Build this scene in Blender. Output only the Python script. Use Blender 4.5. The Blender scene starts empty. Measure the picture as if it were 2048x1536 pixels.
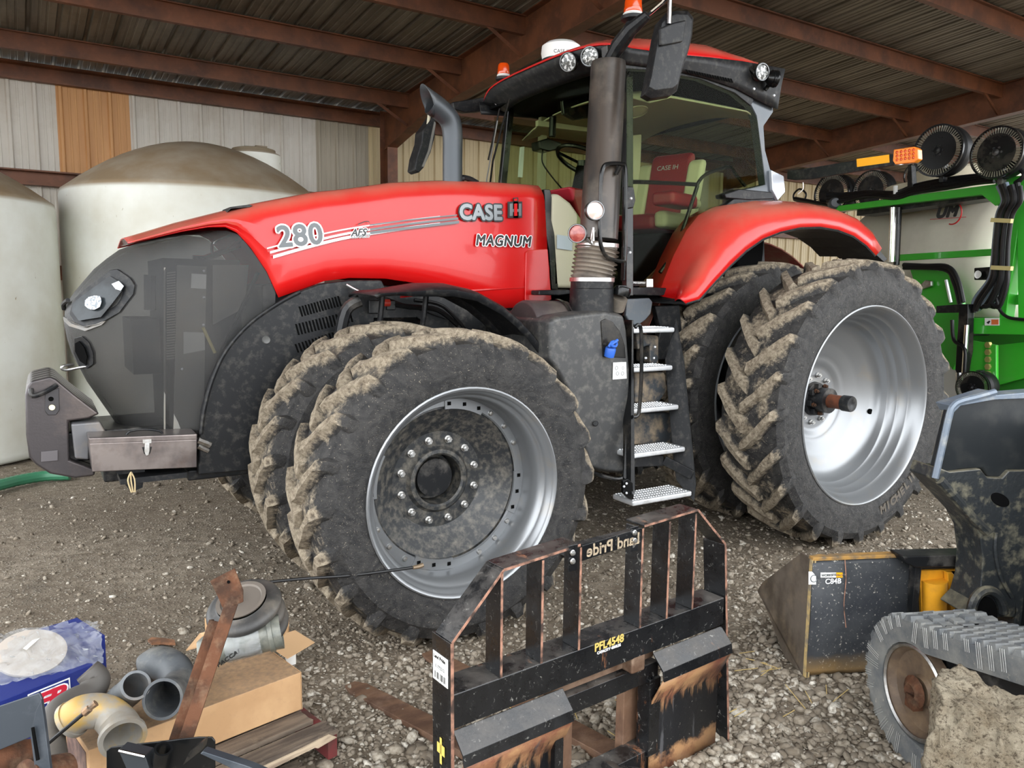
import bpy, math, random
import numpy as np
from mathutils import Vector, Matrix
random.seed(7); rng = np.random.default_rng(7)
S = bpy.context.scene; COL = S.collection
PI = math.pi
# ------------------------------------------------------------ camera, sky, exposure
CP = np.array([-1.7048, -4.8772, 1.7286]); YAW, PITCH, ROLL, FPX = .5513, -.1213, .0108, 1538.35
_f = np.array([math.sin(YAW)*math.cos(PITCH), math.cos(YAW)*math.cos(PITCH), math.sin(PITCH)])
_r0 = np.array([math.cos(YAW), -math.sin(YAW), 0.]); _u0 = np.cross(_r0, _f)
_c, _s = math.cos(ROLL), math.sin(ROLL)
CR = _c*_r0+_s*_u0; CU = _c*_u0-_s*_r0; CF = _f
cam = bpy.data.cameras.new('camera'); cam.sensor_width = 36; cam.lens = FPX/2048*36; cam.clip_end = 300; cam.clip_start = .05
co = bpy.data.objects.new('camera', cam); COL.objects.link(co); S.camera = co
co.matrix_world = Matrix(((CR[0], CU[0], -CF[0], CP[0]), (CR[1], CU[1], -CF[1], CP[1]), (CR[2], CU[2], -CF[2], CP[2]), (0, 0, 0, 1)))
S.view_settings.view_transform = 'Standard'; S.view_settings.look = 'None'; S.view_settings.gamma = 1
S.view_settings.use_curve_mapping = False; S.view_settings.exposure = 1.33
w = bpy.data.worlds.new('overcast_sky'); S.world = w; w.use_nodes = True
nt = w.node_tree; nt.nodes.clear()
wo = nt.nodes.new('ShaderNodeOutputWorld'); wb = nt.nodes.new('ShaderNodeBackground')
wb.inputs[0].default_value = (.94, .97, 1.0, 1); wb.inputs[1].default_value = 2.2
nt.links.new(wb.outputs[0], wo.inputs[0])
S.cycles.max_bounces = 8; S.cycles.diffuse_bounces = 5; S.cycles.glossy_bounces = 4; S.cycles.transparent_max_bounces = 16
S.cycles.transmission_bounces = 4; S.cycles.sample_clamp_indirect = 8; S.cycles.caustics_reflective = False; S.cycles.caustics_refractive = False

def at(x, y, ax, val):                     # a point of the photograph at a known real plane
    d = CF+(x-1024)/FPX*CR-(y-768)/FPX*CU
    i = 'xyz'.index(ax); t = (val-CP[i])/d[i]
    return CP+t*d
class Frame:                               # a thing's own axes: origin and heading
    def __init__(s, o, deg): s.o = np.array(o, float); s.a = math.radians(deg); s.c, s.s = math.cos(s.a), math.sin(s.a)
    def l(s, P):
        d = np.asarray(P, float)-s.o; return np.array([d[0]*s.c+d[1]*s.s, -d[0]*s.s+d[1]*s.c, d[2]])
    def at(s, x, y, ax, val):
        d = CF+(x-1024)/FPX*CR-(y-768)/FPX*CU; i = 'xyz'.index(ax)
        dl = np.array([d[0]*s.c+d[1]*s.s, -d[0]*s.s+d[1]*s.c, d[2]]); cl = s.l(CP)
        return cl+(val-cl[i])/dl[i]*dl
# ------------------------------------------------------------ mesh helpers
def unit(v): v = np.asarray(v, float); return v/(np.linalg.norm(v)+1e-12)
def frame_of(t):
    t = unit(t); a = np.array([0, 0, 1.]) if abs(t[2]) < .9 else np.array([1., 0, 0])
    x = unit(np.cross(a, t)); return x, np.cross(t, x)
def spl(pts, n=6, closed=False):
    P = [np.asarray(p, float) for p in pts]; out = []; m = len(P)
    for i in range(m if closed else m-1):
        if closed: a, b, c, d = P[i-1], P[i], P[(i+1) % m], P[(i+2) % m]
        else: a, b, c, d = P[max(i-1, 0)], P[i], P[i+1], P[min(i+2, m-1)]
        for k in range(n):
            t = k/n; out.append(.5*((2*b)+(c-a)*t+(2*a-5*b+4*c-d)*t*t+(3*b-a-3*c+d)*t**3))
    if not closed: out.append(P[-1])
    return out
class MB:
    def __init__(s): s.v = []; s.f = []
    def add(s, V, F):
        o = len(s.v); s.v += [tuple(map(float, p)) for p in V]; s.f += [tuple(i+o for i in f) for f in F]; return s
    def box(s, x0, x1, y0, y1, z0, z1):
        return s.add([(x, y, z) for z in (z0, z1) for y in (y0, y1) for x in (x0, x1)],
                     [(0, 2, 3, 1), (4, 5, 7, 6), (0, 1, 5, 4), (2, 6, 7, 3), (0, 4, 6, 2), (1, 3, 7, 5)])
    def hexa(s, P):                         # 8 corners ordered like box
        return s.add(P, [(0, 2, 3, 1), (4, 5, 7, 6), (0, 1, 5, 4), (2, 6, 7, 3), (0, 4, 6, 2), (1, 3, 7, 5)])
    def bar(s, p0, p1, w, h, up=(0, 0, 1)):  # rectangular bar, w across, h along up
        p0 = np.asarray(p0, float); p1 = np.asarray(p1, float); t = unit(p1-p0); a = unit(np.cross(t, up)); b = np.cross(a, t)
        V = [p+a*sx*w/2+b*sz*h/2 for p in (p0, p1) for sz in (-1, 1) for sx in (-1, 1)]
        return s.add(V, [(0, 1, 3, 2), (4, 6, 7, 5), (0, 4, 5, 1), (2, 3, 7, 6), (0, 2, 6, 4), (1, 5, 7, 3)])
    def tube(s, pts, r, n=8, caps=True, closed=False):
        P = [np.asarray(p, float) for p in pts]; m = len(P); R = r if hasattr(r, '__len__') else [r]*m
        V = []; x = None
        for i in range(m):
            if closed: t = P[(i+1) % m]-P[i-1]
            else: t = P[min(i+1, m-1)]-P[max(i-1, 0)]
            t = unit(t)
            if x is None: x, y = frame_of(t)
            else: x = unit(x-t*np.dot(x, t)); y = np.cross(t, x)
            for k in range(n):
                a = 2*PI*k/n; V.append(P[i]+R[i]*(math.cos(a)*x+math.sin(a)*y))
        F = [(i*n+k, i*n+(k+1) % n, ((i+1) % m)*n+(k+1) % n, ((i+1) % m)*n+k) for i in range(m if closed else m-1) for k in range(n)]
        if caps and not closed: F += [tuple(range(n))[::-1], tuple((m-1)*n+k for k in range(n))]
        return s.add(V, F)
    def cyl(s, p0, p1, r0, r1=None, n=16, caps=True): return s.tube([p0, p1], [r0, r0 if r1 is None else r1], n, caps)
    def lathe(s, prof, o=(0, 0, 0), ax=(0, 1, 0), n=32, closed=False, a0=0, a1=2*PI, caps=False):
        o = np.asarray(o, float); t = unit(ax); x, y = frame_of(t); full = abs(a1-a0-2*PI) < 1e-6; V = []
        if abs(t[1]) > .99: x = np.array([1., 0, 0]); y = np.array([0, 0, 1.])
        m = n if full else n+1; q = len(prof)
        for k in range(m):
            a = a0+(a1-a0)*k/n; d = math.cos(a)*x+math.sin(a)*y
            for (h, r) in prof: V.append(o+t*h+d*r)
        F = []
        for k in range(n):
            k2 = (k+1) % m
            for j in range(q if closed else q-1):
                j2 = (j+1) % q; F.append((k*q+j, k*q+j2, k2*q+j2, k2*q+j))
        return s.add(V, F)
    def prism(s, poly, vec):
        P = [np.asarray(p, float) for p in poly]; vec = np.asarray(vec, float); n = len(P)
        V = P+[p+vec for p in P]
        return s.add(V, [tuple(range(n))[::-1], tuple(range(n, 2*n))]+[(i, (i+1) % n, n+(i+1) % n, n+i) for i in range(n)])
    def strip(s, A, B, thick):              # a plate between two lines of points, with thickness vector
        A = [np.asarray(p, float) for p in A]; B = [np.asarray(p, float) for p in B]; t = np.asarray(thick, float); n = len(A); V = []
        for a, b in zip(A, B): V += [a, b, b+t, a+t]
        F = []
        for i in range(n-1):
            for j in range(4): F.append((i*4+j, i*4+(j+1) % 4, i*4+4+(j+1) % 4, i*4+4+j))
        F += [(3, 2, 1, 0), tuple((n-1)*4+j for j in range(4))]
        return s.add(V, F)
    def grid(s, G):
        ny = len(G); nx = len(G[0]); V = [p for row in G for p in row]
        return s.add(V, [(j*nx+i, j*nx+i+1, (j+1)*nx+i+1, (j+1)*nx+i) for j in range(ny-1) for i in range(nx-1)])
    def loft(s, rings, caps=True):
        n = len(rings[0]); m = len(rings); V = [p for r in rings for p in r]
        F = [(i*n+k, i*n+(k+1) % n, (i+1)*n+(k+1) % n, (i+1)*n+k) for i in range(m-1) for k in range(n)]
        if caps: F += [tuple(range(n))[::-1], tuple((m-1)*n+k for k in range(n))]
        return s.add(V, F)
    def ball(s, c, r, n=8, sc=(1, 1, 1)):
        V = []; F = []
        for i in range(n+1):
            a = PI*i/n
            for k in range(n*2):
                b = PI*k/n; V.append((c[0]+r*sc[0]*math.sin(a)*math.cos(b), c[1]+r*sc[1]*math.sin(a)*math.sin(b), c[2]+r*sc[2]*math.cos(a)))
        for i in range(n):
            for k in range(n*2): F.append((i*2*n+k, i*2*n+(k+1) % (2*n), (i+1)*2*n+(k+1) % (2*n), (i+1)*2*n+k))
        return s.add(V, F)
    def build(s, name, m, parent=None, smooth=True, bevel=0, ang=35, loc=None, solid=0, sub=0):
        me = bpy.data.meshes.new(name); me.from_pydata(s.v, [], s.f); me.materials.append(m); me.update()
        import bmesh
        bm = bmesh.new(); bm.from_mesh(me); bmesh.ops.remove_doubles(bm, verts=bm.verts, dist=1e-5) if len(bm.verts) < 60000 else None
        bmesh.ops.recalc_face_normals(bm, faces=bm.faces); bm.to_mesh(me); bm.free()
        if smooth: me.shade_smooth(); me.set_sharp_from_angle(angle=math.radians(ang))
        o = bpy.data.objects.new(name, me); COL.objects.link(o)
        if parent is not None: o.parent = parent
        if loc is not None: o.location = loc
        if solid: d = o.modifiers.new('s', 'SOLIDIFY'); d.thickness = solid; d.offset = 0
        if sub: d = o.modifiers.new('u', 'SUBSURF'); d.levels = sub; d.render_levels = sub
        if bevel:
            d = o.modifiers.new('b', 'BEVEL'); d.width = bevel; d.segments = 2; d.limit_method = 'ANGLE'; d.angle_limit = math.radians(32); d.harden_normals = True
        return o
def thing(name, label, cat, loc=(0, 0, 0), rz=0, group=None, kind=None):
    o = bpy.data.objects.new(name, None); COL.objects.link(o); o.location = loc; o.rotation_euler = (0, 0, rz)
    o.empty_display_size = .1
    if kind: o['kind'] = kind
    return tag(o, label, cat, group)
def tag(o, label=None, cat=None, group=None, kind=None):
    if label: o['label'] = label
    if cat: o['category'] = cat
    if group: o['group'] = group
    if kind: o['kind'] = kind
    return o
def dup(o, loc=None, parent=None, rot=None, scale=None):
    def rec(a, p):
        c = a.copy(); COL.objects.link(c); c.parent = p
        for ch in a.children: rec(ch, c)
        return c
    c = rec(o, parent if parent is not None else o.parent)
    if loc is not None: c.location = loc
    if rot is not None: c.rotation_euler = rot
    if scale is not None: c.scale = scale
    return c
def text(name, s, m, loc, size, rot, parent=None, ext=.001, off=0, shear=0, space=1, align='LEFT', sx=1, fat=0):
    c = bpy.data.curves.new(name, 'FONT'); c.body = s; c.size = size; c.extrude = ext; c.offset = off; c.shear = shear
    c.space_character = space; c.align_x = align; c.materials.append(m); c.resolution_u = 4
    t = bpy.data.objects.new('t', c); COL.objects.link(t); me = bpy.data.meshes.new_from_object(t.evaluated_get(bpy.context.evaluated_depsgraph_get())); bpy.data.objects.remove(t)
    if fat:                                # heavier print: the outline spread evenly
        k = 12 if fat > .004 else 6; V = [v.co.copy() for v in me.vertices]; F = [tuple(q.vertices) for q in me.polygons]; nv = len(V); VV = []; FF = []
        for j in range(k):
            dx, dy = fat*math.cos(2*PI*j/k), fat*math.sin(2*PI*j/k)
            VV += [(v.x+dx, v.y+dy, v.z+1e-5*j) for v in V]; FF += [tuple(i+j*nv for i in f) for f in F]
        me = bpy.data.meshes.new(name); me.from_pydata(VV, [], FF); me.materials.append(m)
    me.name = name; o = bpy.data.objects.new(name, me); COL.objects.link(o); o.location = loc; o.rotation_euler = rot; o.scale = (sx, 1, 1)
    if parent is not None: o.parent = parent
    return o
# ------------------------------------------------------------ materials
def C4(c): return (c[0], c[1], c[2], 1)
def srgb(r, g, b):
    f = lambda v: (v/255/12.92) if v/255 <= .04045 else ((v/255+.055)/1.055)**2.4
    return (f(r), f(g), f(b))
class NT:
    def __init__(s, name):
        s.m = bpy.data.materials.new(name); s.m.use_nodes = True; s.t = s.m.node_tree; s.t.nodes.clear()
        s.out = s.n('OutputMaterial'); s.co = s.n('TexCoord').outputs['Object']
    def n(s, k, **kw):
        o = s.t.nodes.new('ShaderNode'+k)
        for a, b in kw.items(): setattr(o, a, b)
        return o
    def put(s, sock, v):
        if isinstance(v, bpy.types.NodeSocket): s.t.links.new(v, sock)
        elif isinstance(v, (tuple, list)) and sock.type == 'RGBA': sock.default_value = C4(v)
        else: sock.default_value = v
    def noise(s, scale, detail=4, rough=.55, co=None, dist=0, stretch=None):
        o = s.n('TexNoise'); c = co or s.co
        if stretch:
            mp = s.n('Mapping'); mp.inputs['Scale'].default_value = stretch; s.put(mp.inputs[0], c); c = mp.outputs[0]
        s.put(o.inputs['Vector'], c); o.inputs['Scale'].default_value = scale; o.inputs['Detail'].default_value = detail
        o.inputs['Roughness'].default_value = rough; o.inputs['Distortion'].default_value = dist; return o.outputs['Fac']
    def ramp(s, v, lo, hi, a=0, b=1):
        o = s.n('MapRange'); s.put(o.inputs[0], v); o.inputs[1].default_value = lo; o.inputs[2].default_value = hi
        o.inputs[3].default_value = a; o.inputs[4].default_value = b; return o.outputs[0]
    def math(s, op, a, b=0): 
        o = s.n('Math', operation=op); s.put(o.inputs[0], a); s.put(o.inputs[1], b); return o.outputs[0]
    def mix(s, f, a, b):
        o = s.n('Mix', data_type='RGBA'); s.put(o.inputs[0], f); s.put(o.inputs[6], a); s.put(o.inputs[7], b); return o.outputs[2]
    def bsdf(s, col, rough=.5, metal=0, bump=None, bstr=.3, bdist=.01, coat=0, trans=0, alpha=1, spec=.5, emit=None, estr=0, sss=0):
        b = s.n('BsdfPrincipled'); s.put(b.inputs['Base Color'], col); s.put(b.inputs['Roughness'], rough); s.put(b.inputs['Metallic'], metal)
        s.put(b.inputs['Coat Weight'], coat); s.put(b.inputs['Transmission Weight'], trans); s.put(b.inputs['Alpha'], alpha)
        s.put(b.inputs['Specular IOR Level'], spec)
        if emit: s.put(b.inputs['Emission Color'], emit); b.inputs['Emission Strength'].default_value = estr
        if bump is not None:
            q = s.n('Bump'); s.put(q.inputs['Height'], bump); q.inputs['Strength'].default_value = bstr; q.inputs['Distance'].default_value = bdist
            s.put(b.inputs['Normal'], q.outputs[0])
        return b.outputs[0]
    def end(s, sh): s.put(s.out.inputs[0], sh); return s.m
    def up(s, lo=.2, hi=.9):
        g = s.n('NewGeometry'); x = s.n('SeparateXYZ'); s.put(x.inputs[0], g.outputs['Normal']); return s.ramp(x.outputs[2], lo, hi)
    def objxyz(s):
        x = s.n('SeparateXYZ'); s.put(x.inputs[0], s.co); return x.outputs
def mat(name, col, rough=.5, metal=0, col2=None, scale=5, lo=.42, hi=.62, bump=0, bscale=60, dust=None, dscale=4, dlo=.5, dhi=.75, damt=.7,
        updust=None, coat=0, spec=.5, stretch=None, chips=None, cscale=12, clo=.6, chi=.63):
    N = NT(name); c = col
    if col2 is not None: c = N.mix(N.ramp(N.noise(scale, 5, stretch=stretch), lo, hi), c, col2)
    r = rough
    if chips is not None: c = N.mix(N.ramp(N.noise(cscale, 6, .7), clo, chi), c, chips)
    if dust is not None:
        k = N.math('MULTIPLY', N.ramp(N.noise(dscale, 6, .65), dlo, dhi), damt); c = N.mix(k, c, dust); r = N.math('MAXIMUM', N.math('MULTIPLY', k, .9), rough)
    if updust is not None:
        k = N.math('MULTIPLY', N.up(.25, .95), N.ramp(N.noise(dscale*1.7, 4), .25, .7, .35, 1.)); c = N.mix(k, c, updust)
    bp = N.noise(bscale, 4) if bump else None
    return N.end(N.bsdf(c, r, metal, bp, bump, .01, coat, spec=spec))
DIRT = srgb(150, 132, 108); DUST = srgb(128, 118, 104)
m_red = mat('red_paint', srgb(190, 18, 18), .27, coat=.2, spec=.4, dust=srgb(180, 70, 56), dscale=2.2, dlo=.5, dhi=.9, damt=.2, updust=srgb(180, 110, 92))
m_black = mat('black_plastic', srgb(25, 26, 28), .45, spec=.3, dust=srgb(112, 108, 100), dscale=24, dlo=.5, dhi=.85, damt=.4, bump=.08, bscale=300)
m_blackgl = mat('black_gloss', srgb(16, 17, 18), .22, spec=.35, dust=DUST, damt=.25)
m_blackpaint = mat('black_steel_paint', srgb(22, 23, 25), .38, spec=.35, dust=srgb(130, 125, 118), dscale=9, dlo=.5, dhi=.8, damt=.5)
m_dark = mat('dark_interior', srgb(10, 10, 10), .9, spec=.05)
m_chrome = mat('chrome', (.8, .8, .8), .12, 1)
m_steel = mat('zinc_steel', (.62, .62, .61), .38, 1, col2=(.45, .43, .4), scale=30)
m_silver = mat('silver_wheel_paint', srgb(140, 142, 144), .34, .65, dust=srgb(160, 146, 122), dscale=5, dlo=.55, dhi=.85, damt=.55)
m_white = mat('white_plastic', srgb(232, 232, 228), .45)
m_tread = mat('step_aluminium', srgb(228, 230, 232), .35, .5, dust=DUST, dscale=14, damt=.4)
m_amber = mat('amber_lens', srgb(205, 70, 10), .15, coat=.5)
m_yellowdec = mat('yellow_reflector', srgb(250, 176, 30), .4)
m_beige = mat('beige_trim', srgb(190, 184, 160), .6)
m_seatred = mat('seat_red_leather', srgb(150, 22, 38), .45)
m_seatcream = mat('seat_cream_leather', srgb(214, 210, 180), .5)
m_lens = mat('lamp_lens', srgb(225, 228, 232), .12, .3)
m_decal = mat('decal_white', srgb(240, 240, 240), .4)
m_decgrey = mat('decal_grey', srgb(92, 96, 98), .35, .3)
m_decblk = mat('decal_black', srgb(26, 27, 28), .4)
m_primer = mat('red_oxide_primer', srgb(106, 62, 36), .55, col2=srgb(80, 46, 27), scale=3, dust=srgb(140, 84, 56), dscale=8, damt=.4, bump=.03)
m_rust = mat('rust', srgb(92, 60, 42), .8, 0, spec=.2, col2=srgb(60, 42, 32), scale=14, dust=srgb(134, 110, 88), dscale=20, damt=.5, bump=.25, bscale=120)
m_green = mat('green_paint', srgb(56, 176, 44), .3, coat=.4, dust=srgb(110, 160, 80), dscale=3, damt=.2)
m_hose = mat('black_hose', srgb(20, 20, 21), .42, spec=.35)
m_hose2 = mat('grey_hose', srgb(92, 98, 104), .4)
def f_poly():
    N = NT('white_poly_tank'); x = N.objxyz()
    c = N.mix(N.ramp(N.noise(1.5, 5), .4, .7), srgb(226, 227, 219), srgb(206, 203, 188))
    c = N.mix(N.ramp(N.noise(30, 2, .5, stretch=(1, 1, .4)), .74, .8), c, srgb(150, 135, 100))
    k = N.math('MULTIPLY', N.up(.28, .5), N.ramp(N.noise(2.5, 5), .2, .6, .7, 1.)); c = N.mix(k, c, srgb(150, 130, 104))
    return N.end(N.bsdf(c, .5, 0, N.noise(3, 3), .12, .05))
m_poly = f_poly()
def f_tire(name, R, tread0, mudcol=srgb(162, 150, 130), mudamt=1.):
    N = NT(name); x = N.objxyz()
    r = N.math('SQRT', N.math('ADD', N.math('MULTIPLY', x[0], x[0]), N.math('MULTIPLY', x[2], x[2])))
    n1 = N.noise(5, 7, .68, dist=.6); n2 = N.noise(38, 6, .75); n3 = N.noise(9, 5, .6, dist=2.5)
    rub = N.mix(N.ramp(n3, .35, .7), srgb(28, 28, 29), srgb(60, 58, 56))
    k = N.ramp(r, tread0, R-.015)
    k = N.ramp(N.math('ADD', N.math('MULTIPLY', k, .62), N.math('SUBTRACT', N.math('ADD', N.math('MULTIPLY', n1, .9), N.math('MULTIPLY', n2, .35)), .55)), .45, .60)
    mud = N.mix(N.ramp(n2, .35, .65), srgb(92, 80, 66), mudcol)
    c = N.mix(N.math('MULTIPLY', k, mudamt), rub, mud)
    st = N.noise(60, 3, .5, dist=3.5, stretch=(1, .3, 1)); c = N.mix(N.ramp(st, .66, .70, 0, .6), c, srgb(170, 160, 142))
    h = N.math('ADD', N.math('MULTIPLY', n1, .5), N.math('MULTIPLY', n2, .5))
    return N.end(N.bsdf(c, N.ramp(k, 0, 1, .55, .95), 0, h, .7, .03, spec=.35))
m_tireF = f_tire('front_tire_rubber_with_mud', .79, .66)
m_tireR = f_tire('rear_tire_rubber_with_mud', 1.0, .86)
def f_glass(name='cab_glass', tint=(.76, .80, .69)):
    N = NT(name); tr = N.n('BsdfTransparent'); N.put(tr.inputs[0], tint); gl = N.n('BsdfGlossy'); gl.inputs['Roughness'].default_value = .02
    lw = N.n('LayerWeight'); lw.inputs[0].default_value = .5; mx = N.n('MixShader')
    N.put(mx.inputs[0], N.math('ADD', N.math('MULTIPLY', N.math('POWER', lw.outputs['Facing'], 4.), .05), .0025)); N.put(mx.inputs[1], tr.outputs[0]); N.put(mx.inputs[2], gl.outputs[0])
    return N.end(mx.outputs[0])
m_glass = f_glass()
def f_nose():
    N = NT('perforated_nose_grille'); v = N.n('TexVoronoi'); v.feature = 'F1'; N.put(v.inputs['Vector'], N.co); v.inputs['Scale'].default_value = 160
    c = N.mix(N.ramp(N.noise(3, 5, .6), .4, .75), srgb(38, 38, 38), srgb(62, 60, 57))
    b = N.bsdf(c, .55, 0, v.outputs['Distance'], .12, .002)
    tr = N.n('BsdfTransparent'); mx = N.n('MixShader'); mx.inputs[0].default_value = .74
    N.put(mx.inputs[1], tr.outputs[0]); N.put(mx.inputs[2], b); return N.end(mx.outputs[0])
m_nose = f_nose()
# ------------------------------------------------------------ setting
BF = Frame((0, 0, 0), 1.2407); BA = BF.a
RS = .075
def rz_(v): return 4.78+(6.5-v)*RS        # height of the purlin tops along the slope
VB, VF = 7.82, -5.4                        # back wall, open front
U0, U1 = -5.2, 20.6
def f_ground():
    N = NT('dirt_and_gravel_floor'); n1 = N.noise(.9, 5, .6); n2 = N.noise(14, 5, .7); n3 = N.noise(55, 3, .6)
    v = N.n('TexVoronoi'); N.put(v.inputs['Vector'], N.co); v.inputs['Scale'].default_value = 55; v.inputs['Randomness'].default_value = 1
    hs = N.n('SeparateColor'); N.put(hs.inputs[0], v.outputs['Color'])
    c = N.mix(N.ramp(n1, .38, .62), srgb(120, 109, 95), srgb(152, 141, 125))
    c = N.mix(N.ramp(n2, .35, .7), srgb(96, 85, 72), c)
    st = N.mix(hs.outputs[0], srgb(125, 116, 103), srgb(186, 178, 164))
    k = N.math('MULTIPLY', N.ramp(v.outputs['Distance'], .42, .25), N.ramp(hs.outputs[1], .45, .55))
    c = N.mix(N.math('MULTIPLY', k, .9), c, st)
    k2 = N.ramp(N.noise(1.3, 4, .6, stretch=(1, .6, 1)), .62, .75, 0, .55); c = N.mix(k2, c, srgb(52, 48, 44))
    h = N.math('ADD', N.math('MULTIPLY', n3, .35), N.math('ADD', N.math('MULTIPLY', n2, .5), N.math('MULTIPLY', k, .5)))
    return N.end(N.bsdf(c, .92, 0, h, .9, .02, spec=.2))
m_ground = f_ground()
nx, ny = 150, 130
xs = np.concatenate([np.linspace(-30, -5, 8)[:-1], np.linspace(-5, 8, nx), np.linspace(8, 45, 10)[1:]])
ys = np.concatenate([np.linspace(-40, -5.5, 10)[:-1], np.linspace(-5.5, 6, ny), np.linspace(6, 30, 6)[1:]])
X, Y = np.meshgrid(xs, ys)
def bump2(X, Y): return .012*np.sin(X*1.7+.6*Y)*np.cos(Y*1.3-.4*X)+.008*np.sin(X*4.1+1)*np.sin(Y*3.7+X)+.004*np.sin(9*X+2*Y)*np.cos(8*Y-3*X)
Z = bump2(X, Y)-.01
g = MB(); g.grid([[(X[j, i], Y[j, i], Z[j, i]) for i in range(X.shape[1])] for j in range(X.shape[0])])
tag(g.build('floor', m_ground), kind='structure')
# loose gravel: one mesh, every stone a small faceted lump
def gravel(n):
    ph = (1+5**.5)/2
    I = np.array([(-1, ph, 0), (1, ph, 0), (-1, -ph, 0), (1, -ph, 0), (0, -1, ph), (0, 1, ph), (0, -1, -ph), (0, 1, -ph), (ph, 0, -1), (ph, 0, 1), (-ph, 0, -1), (-ph, 0, 1)])/1.9
    T = np.array([(0, 11, 5), (0, 5, 1), (0, 1, 7), (0, 7, 10), (0, 10, 11), (1, 5, 9), (5, 11, 4), (11, 10, 2), (10, 7, 6), (7, 1, 8), (3, 9, 4), (3, 4, 2), (3, 2, 6), (3, 6, 8), (3, 8, 9), (4, 9, 5), (2, 4, 11), (6, 2, 10), (8, 6, 7), (9, 8, 1)])
    x = rng.uniform(-3.2, 5.5, n*6); y = rng.uniform(-4.1, 3.8, n*6)
    d = np.hypot(x-CP[0], y-CP[1])
    den = np.clip((2.6/d)**2.1, 0, 1)*np.clip(.30+.8/(1+np.exp((y+1.9+.35*np.sin(2.3*x)+.25*np.sin(5*x+1))*3)), .2, 1)*np.clip(.35+.8/(1+np.exp(-(x+.9)*4)), 0, 1)
    keep = rng.random(n*6) < den; x = x[keep][:n]; y = y[keep][:n]; n = len(x)
    base = rng.lognormal(math.log(.0074), .45, n); near = 1/(1+np.exp((y+2.1)*3))*1/(1+np.exp(-(x+.6)*4)); base = np.clip(base*(1+.75*near), .003, .03)
    sc = base[:, None]*np.stack([rng.uniform(.9, 1.5, n), rng.uniform(.7, 1.1, n), rng.uniform(.45, .8, n)], 1)
    a = rng.uniform(0, 2*PI, n); tl = rng.normal(0, .3, (n, 2))
    V = I[None]*sc[:, None]*rng.uniform(.78, 1.2, (n, 12, 1))
    ca, sa = np.cos(a)[:, None], np.sin(a)[:, None]
    vx = V[:, :, 0]*ca-V[:, :, 1]*sa; vy = V[:, :, 0]*sa+V[:, :, 1]*ca; vz = V[:, :, 2]+vx*tl[:, :1]+vy*tl[:, 1:]
    V = np.stack([vx+x[:, None], vy+y[:, None], vz+(bump2(x, y)-.01+sc[:, 2]*.35)[:, None]], -1).reshape(-1, 3)
    F = (T[None]+12*np.arange(n)[:, None, None]).reshape(-1)
    me = bpy.data.meshes.new('gravel'); me.vertices.add(len(V)); me.vertices.foreach_set('co', V.ravel())
    me.loops.add(len(F)); me.loops.foreach_set('vertex_index', F); me.polygons.add(len(F)//3)
    me.polygons.foreach_set('loop_start', np.arange(0, len(F), 3)); me.polygons.foreach_set('loop_total', np.full(len(F)//3, 3))
    at_ = me.attributes.new('tone', 'FLOAT', 'POINT'); at_.data.foreach_set('value', np.repeat(rng.random(n), 12).astype(np.float32))
    me.update(); me.validate()
    N = NT('gravel_stone'); q = N.n('Attribute'); q.attribute_name = 'tone'; r = N.n('ValToRGB'); N.put(r.inputs[0], q.outputs['Fac'])
    cr = r.color_ramp; cr.elements[0].color = C4(srgb(104, 95, 84)); cr.elements[1].color = C4(srgb(214, 208, 196))
    for p_, c_ in ((.3, srgb(138, 128, 114)), (.6, srgb(160, 150, 135)), (.85, srgb(182, 174, 160))): cr.elements.new(p_).color = C4(c_)
    c = N.mix(N.ramp(N.noise(70, 4), .4, .7), r.outputs[0], srgb(120, 108, 92))
    me.materials.append(N.end(N.bsdf(c, .9, 0, N.noise(300, 3), .4, .003, spec=.25)))
    o = bpy.data.objects.new('gravel', me); COL.objects.link(o)
    tag(o, 'loose grey and tan gravel scattered over the shed floor', 'gravel', kind='stuff')
gravel(56000)

# corrugated sheet profile along u, 0.914 m cover, ribs every 0.305 m
def sheet_prof(w=.914, rib=.032, n=3):
    P = [(0, 0)]
    for k in range(n):
        b = k*w/n
        for du, h in ((.02, 0), (.038, rib), (.068, rib), (.086, 0), (.145, 0), (.152, .006), (.17, .006), (.177, 0), (.222, 0), (.229, .006), (.247, .006), (.254, 0)): P.append((b+du, h))
    P.append((w, 0)); return P
PR = sheet_prof()
ceil_root = thing('ceiling', None, None, rz=BA, kind='structure')
m_roof = mat('galvalume_roof_sheet', srgb(128, 122, 110), .5, .3, col2=srgb(98, 92, 81), scale=2, stretch=(2, .3, 1), dust=srgb(84, 74, 60), dscale=3, damt=.5)
t0 = np.array([0, VF, rz_(VF)+.012]); t1 = np.array([0, VB+.15, rz_(VB+.15)+.012])
mesh = None; u = U0-.3; i = 0
while u < U1+.3:
    if mesh is None:
        b = MB(); A = [t0+np.array([p, 0, h]) for p, h in PR]; Bq = [t1+np.array([p, 0, h]) for p, h in PR]
        b.strip(A, Bq, (0, 0, .002)); ro = b.build('roof_panel', m_roof, ceil_root, smooth=False); ro.location = (u, 0, 0); mesh = ro
    else:
        ro = mesh.copy(); COL.objects.link(ro); ro.location = (u, 0, 0)
    u += .914
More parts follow.
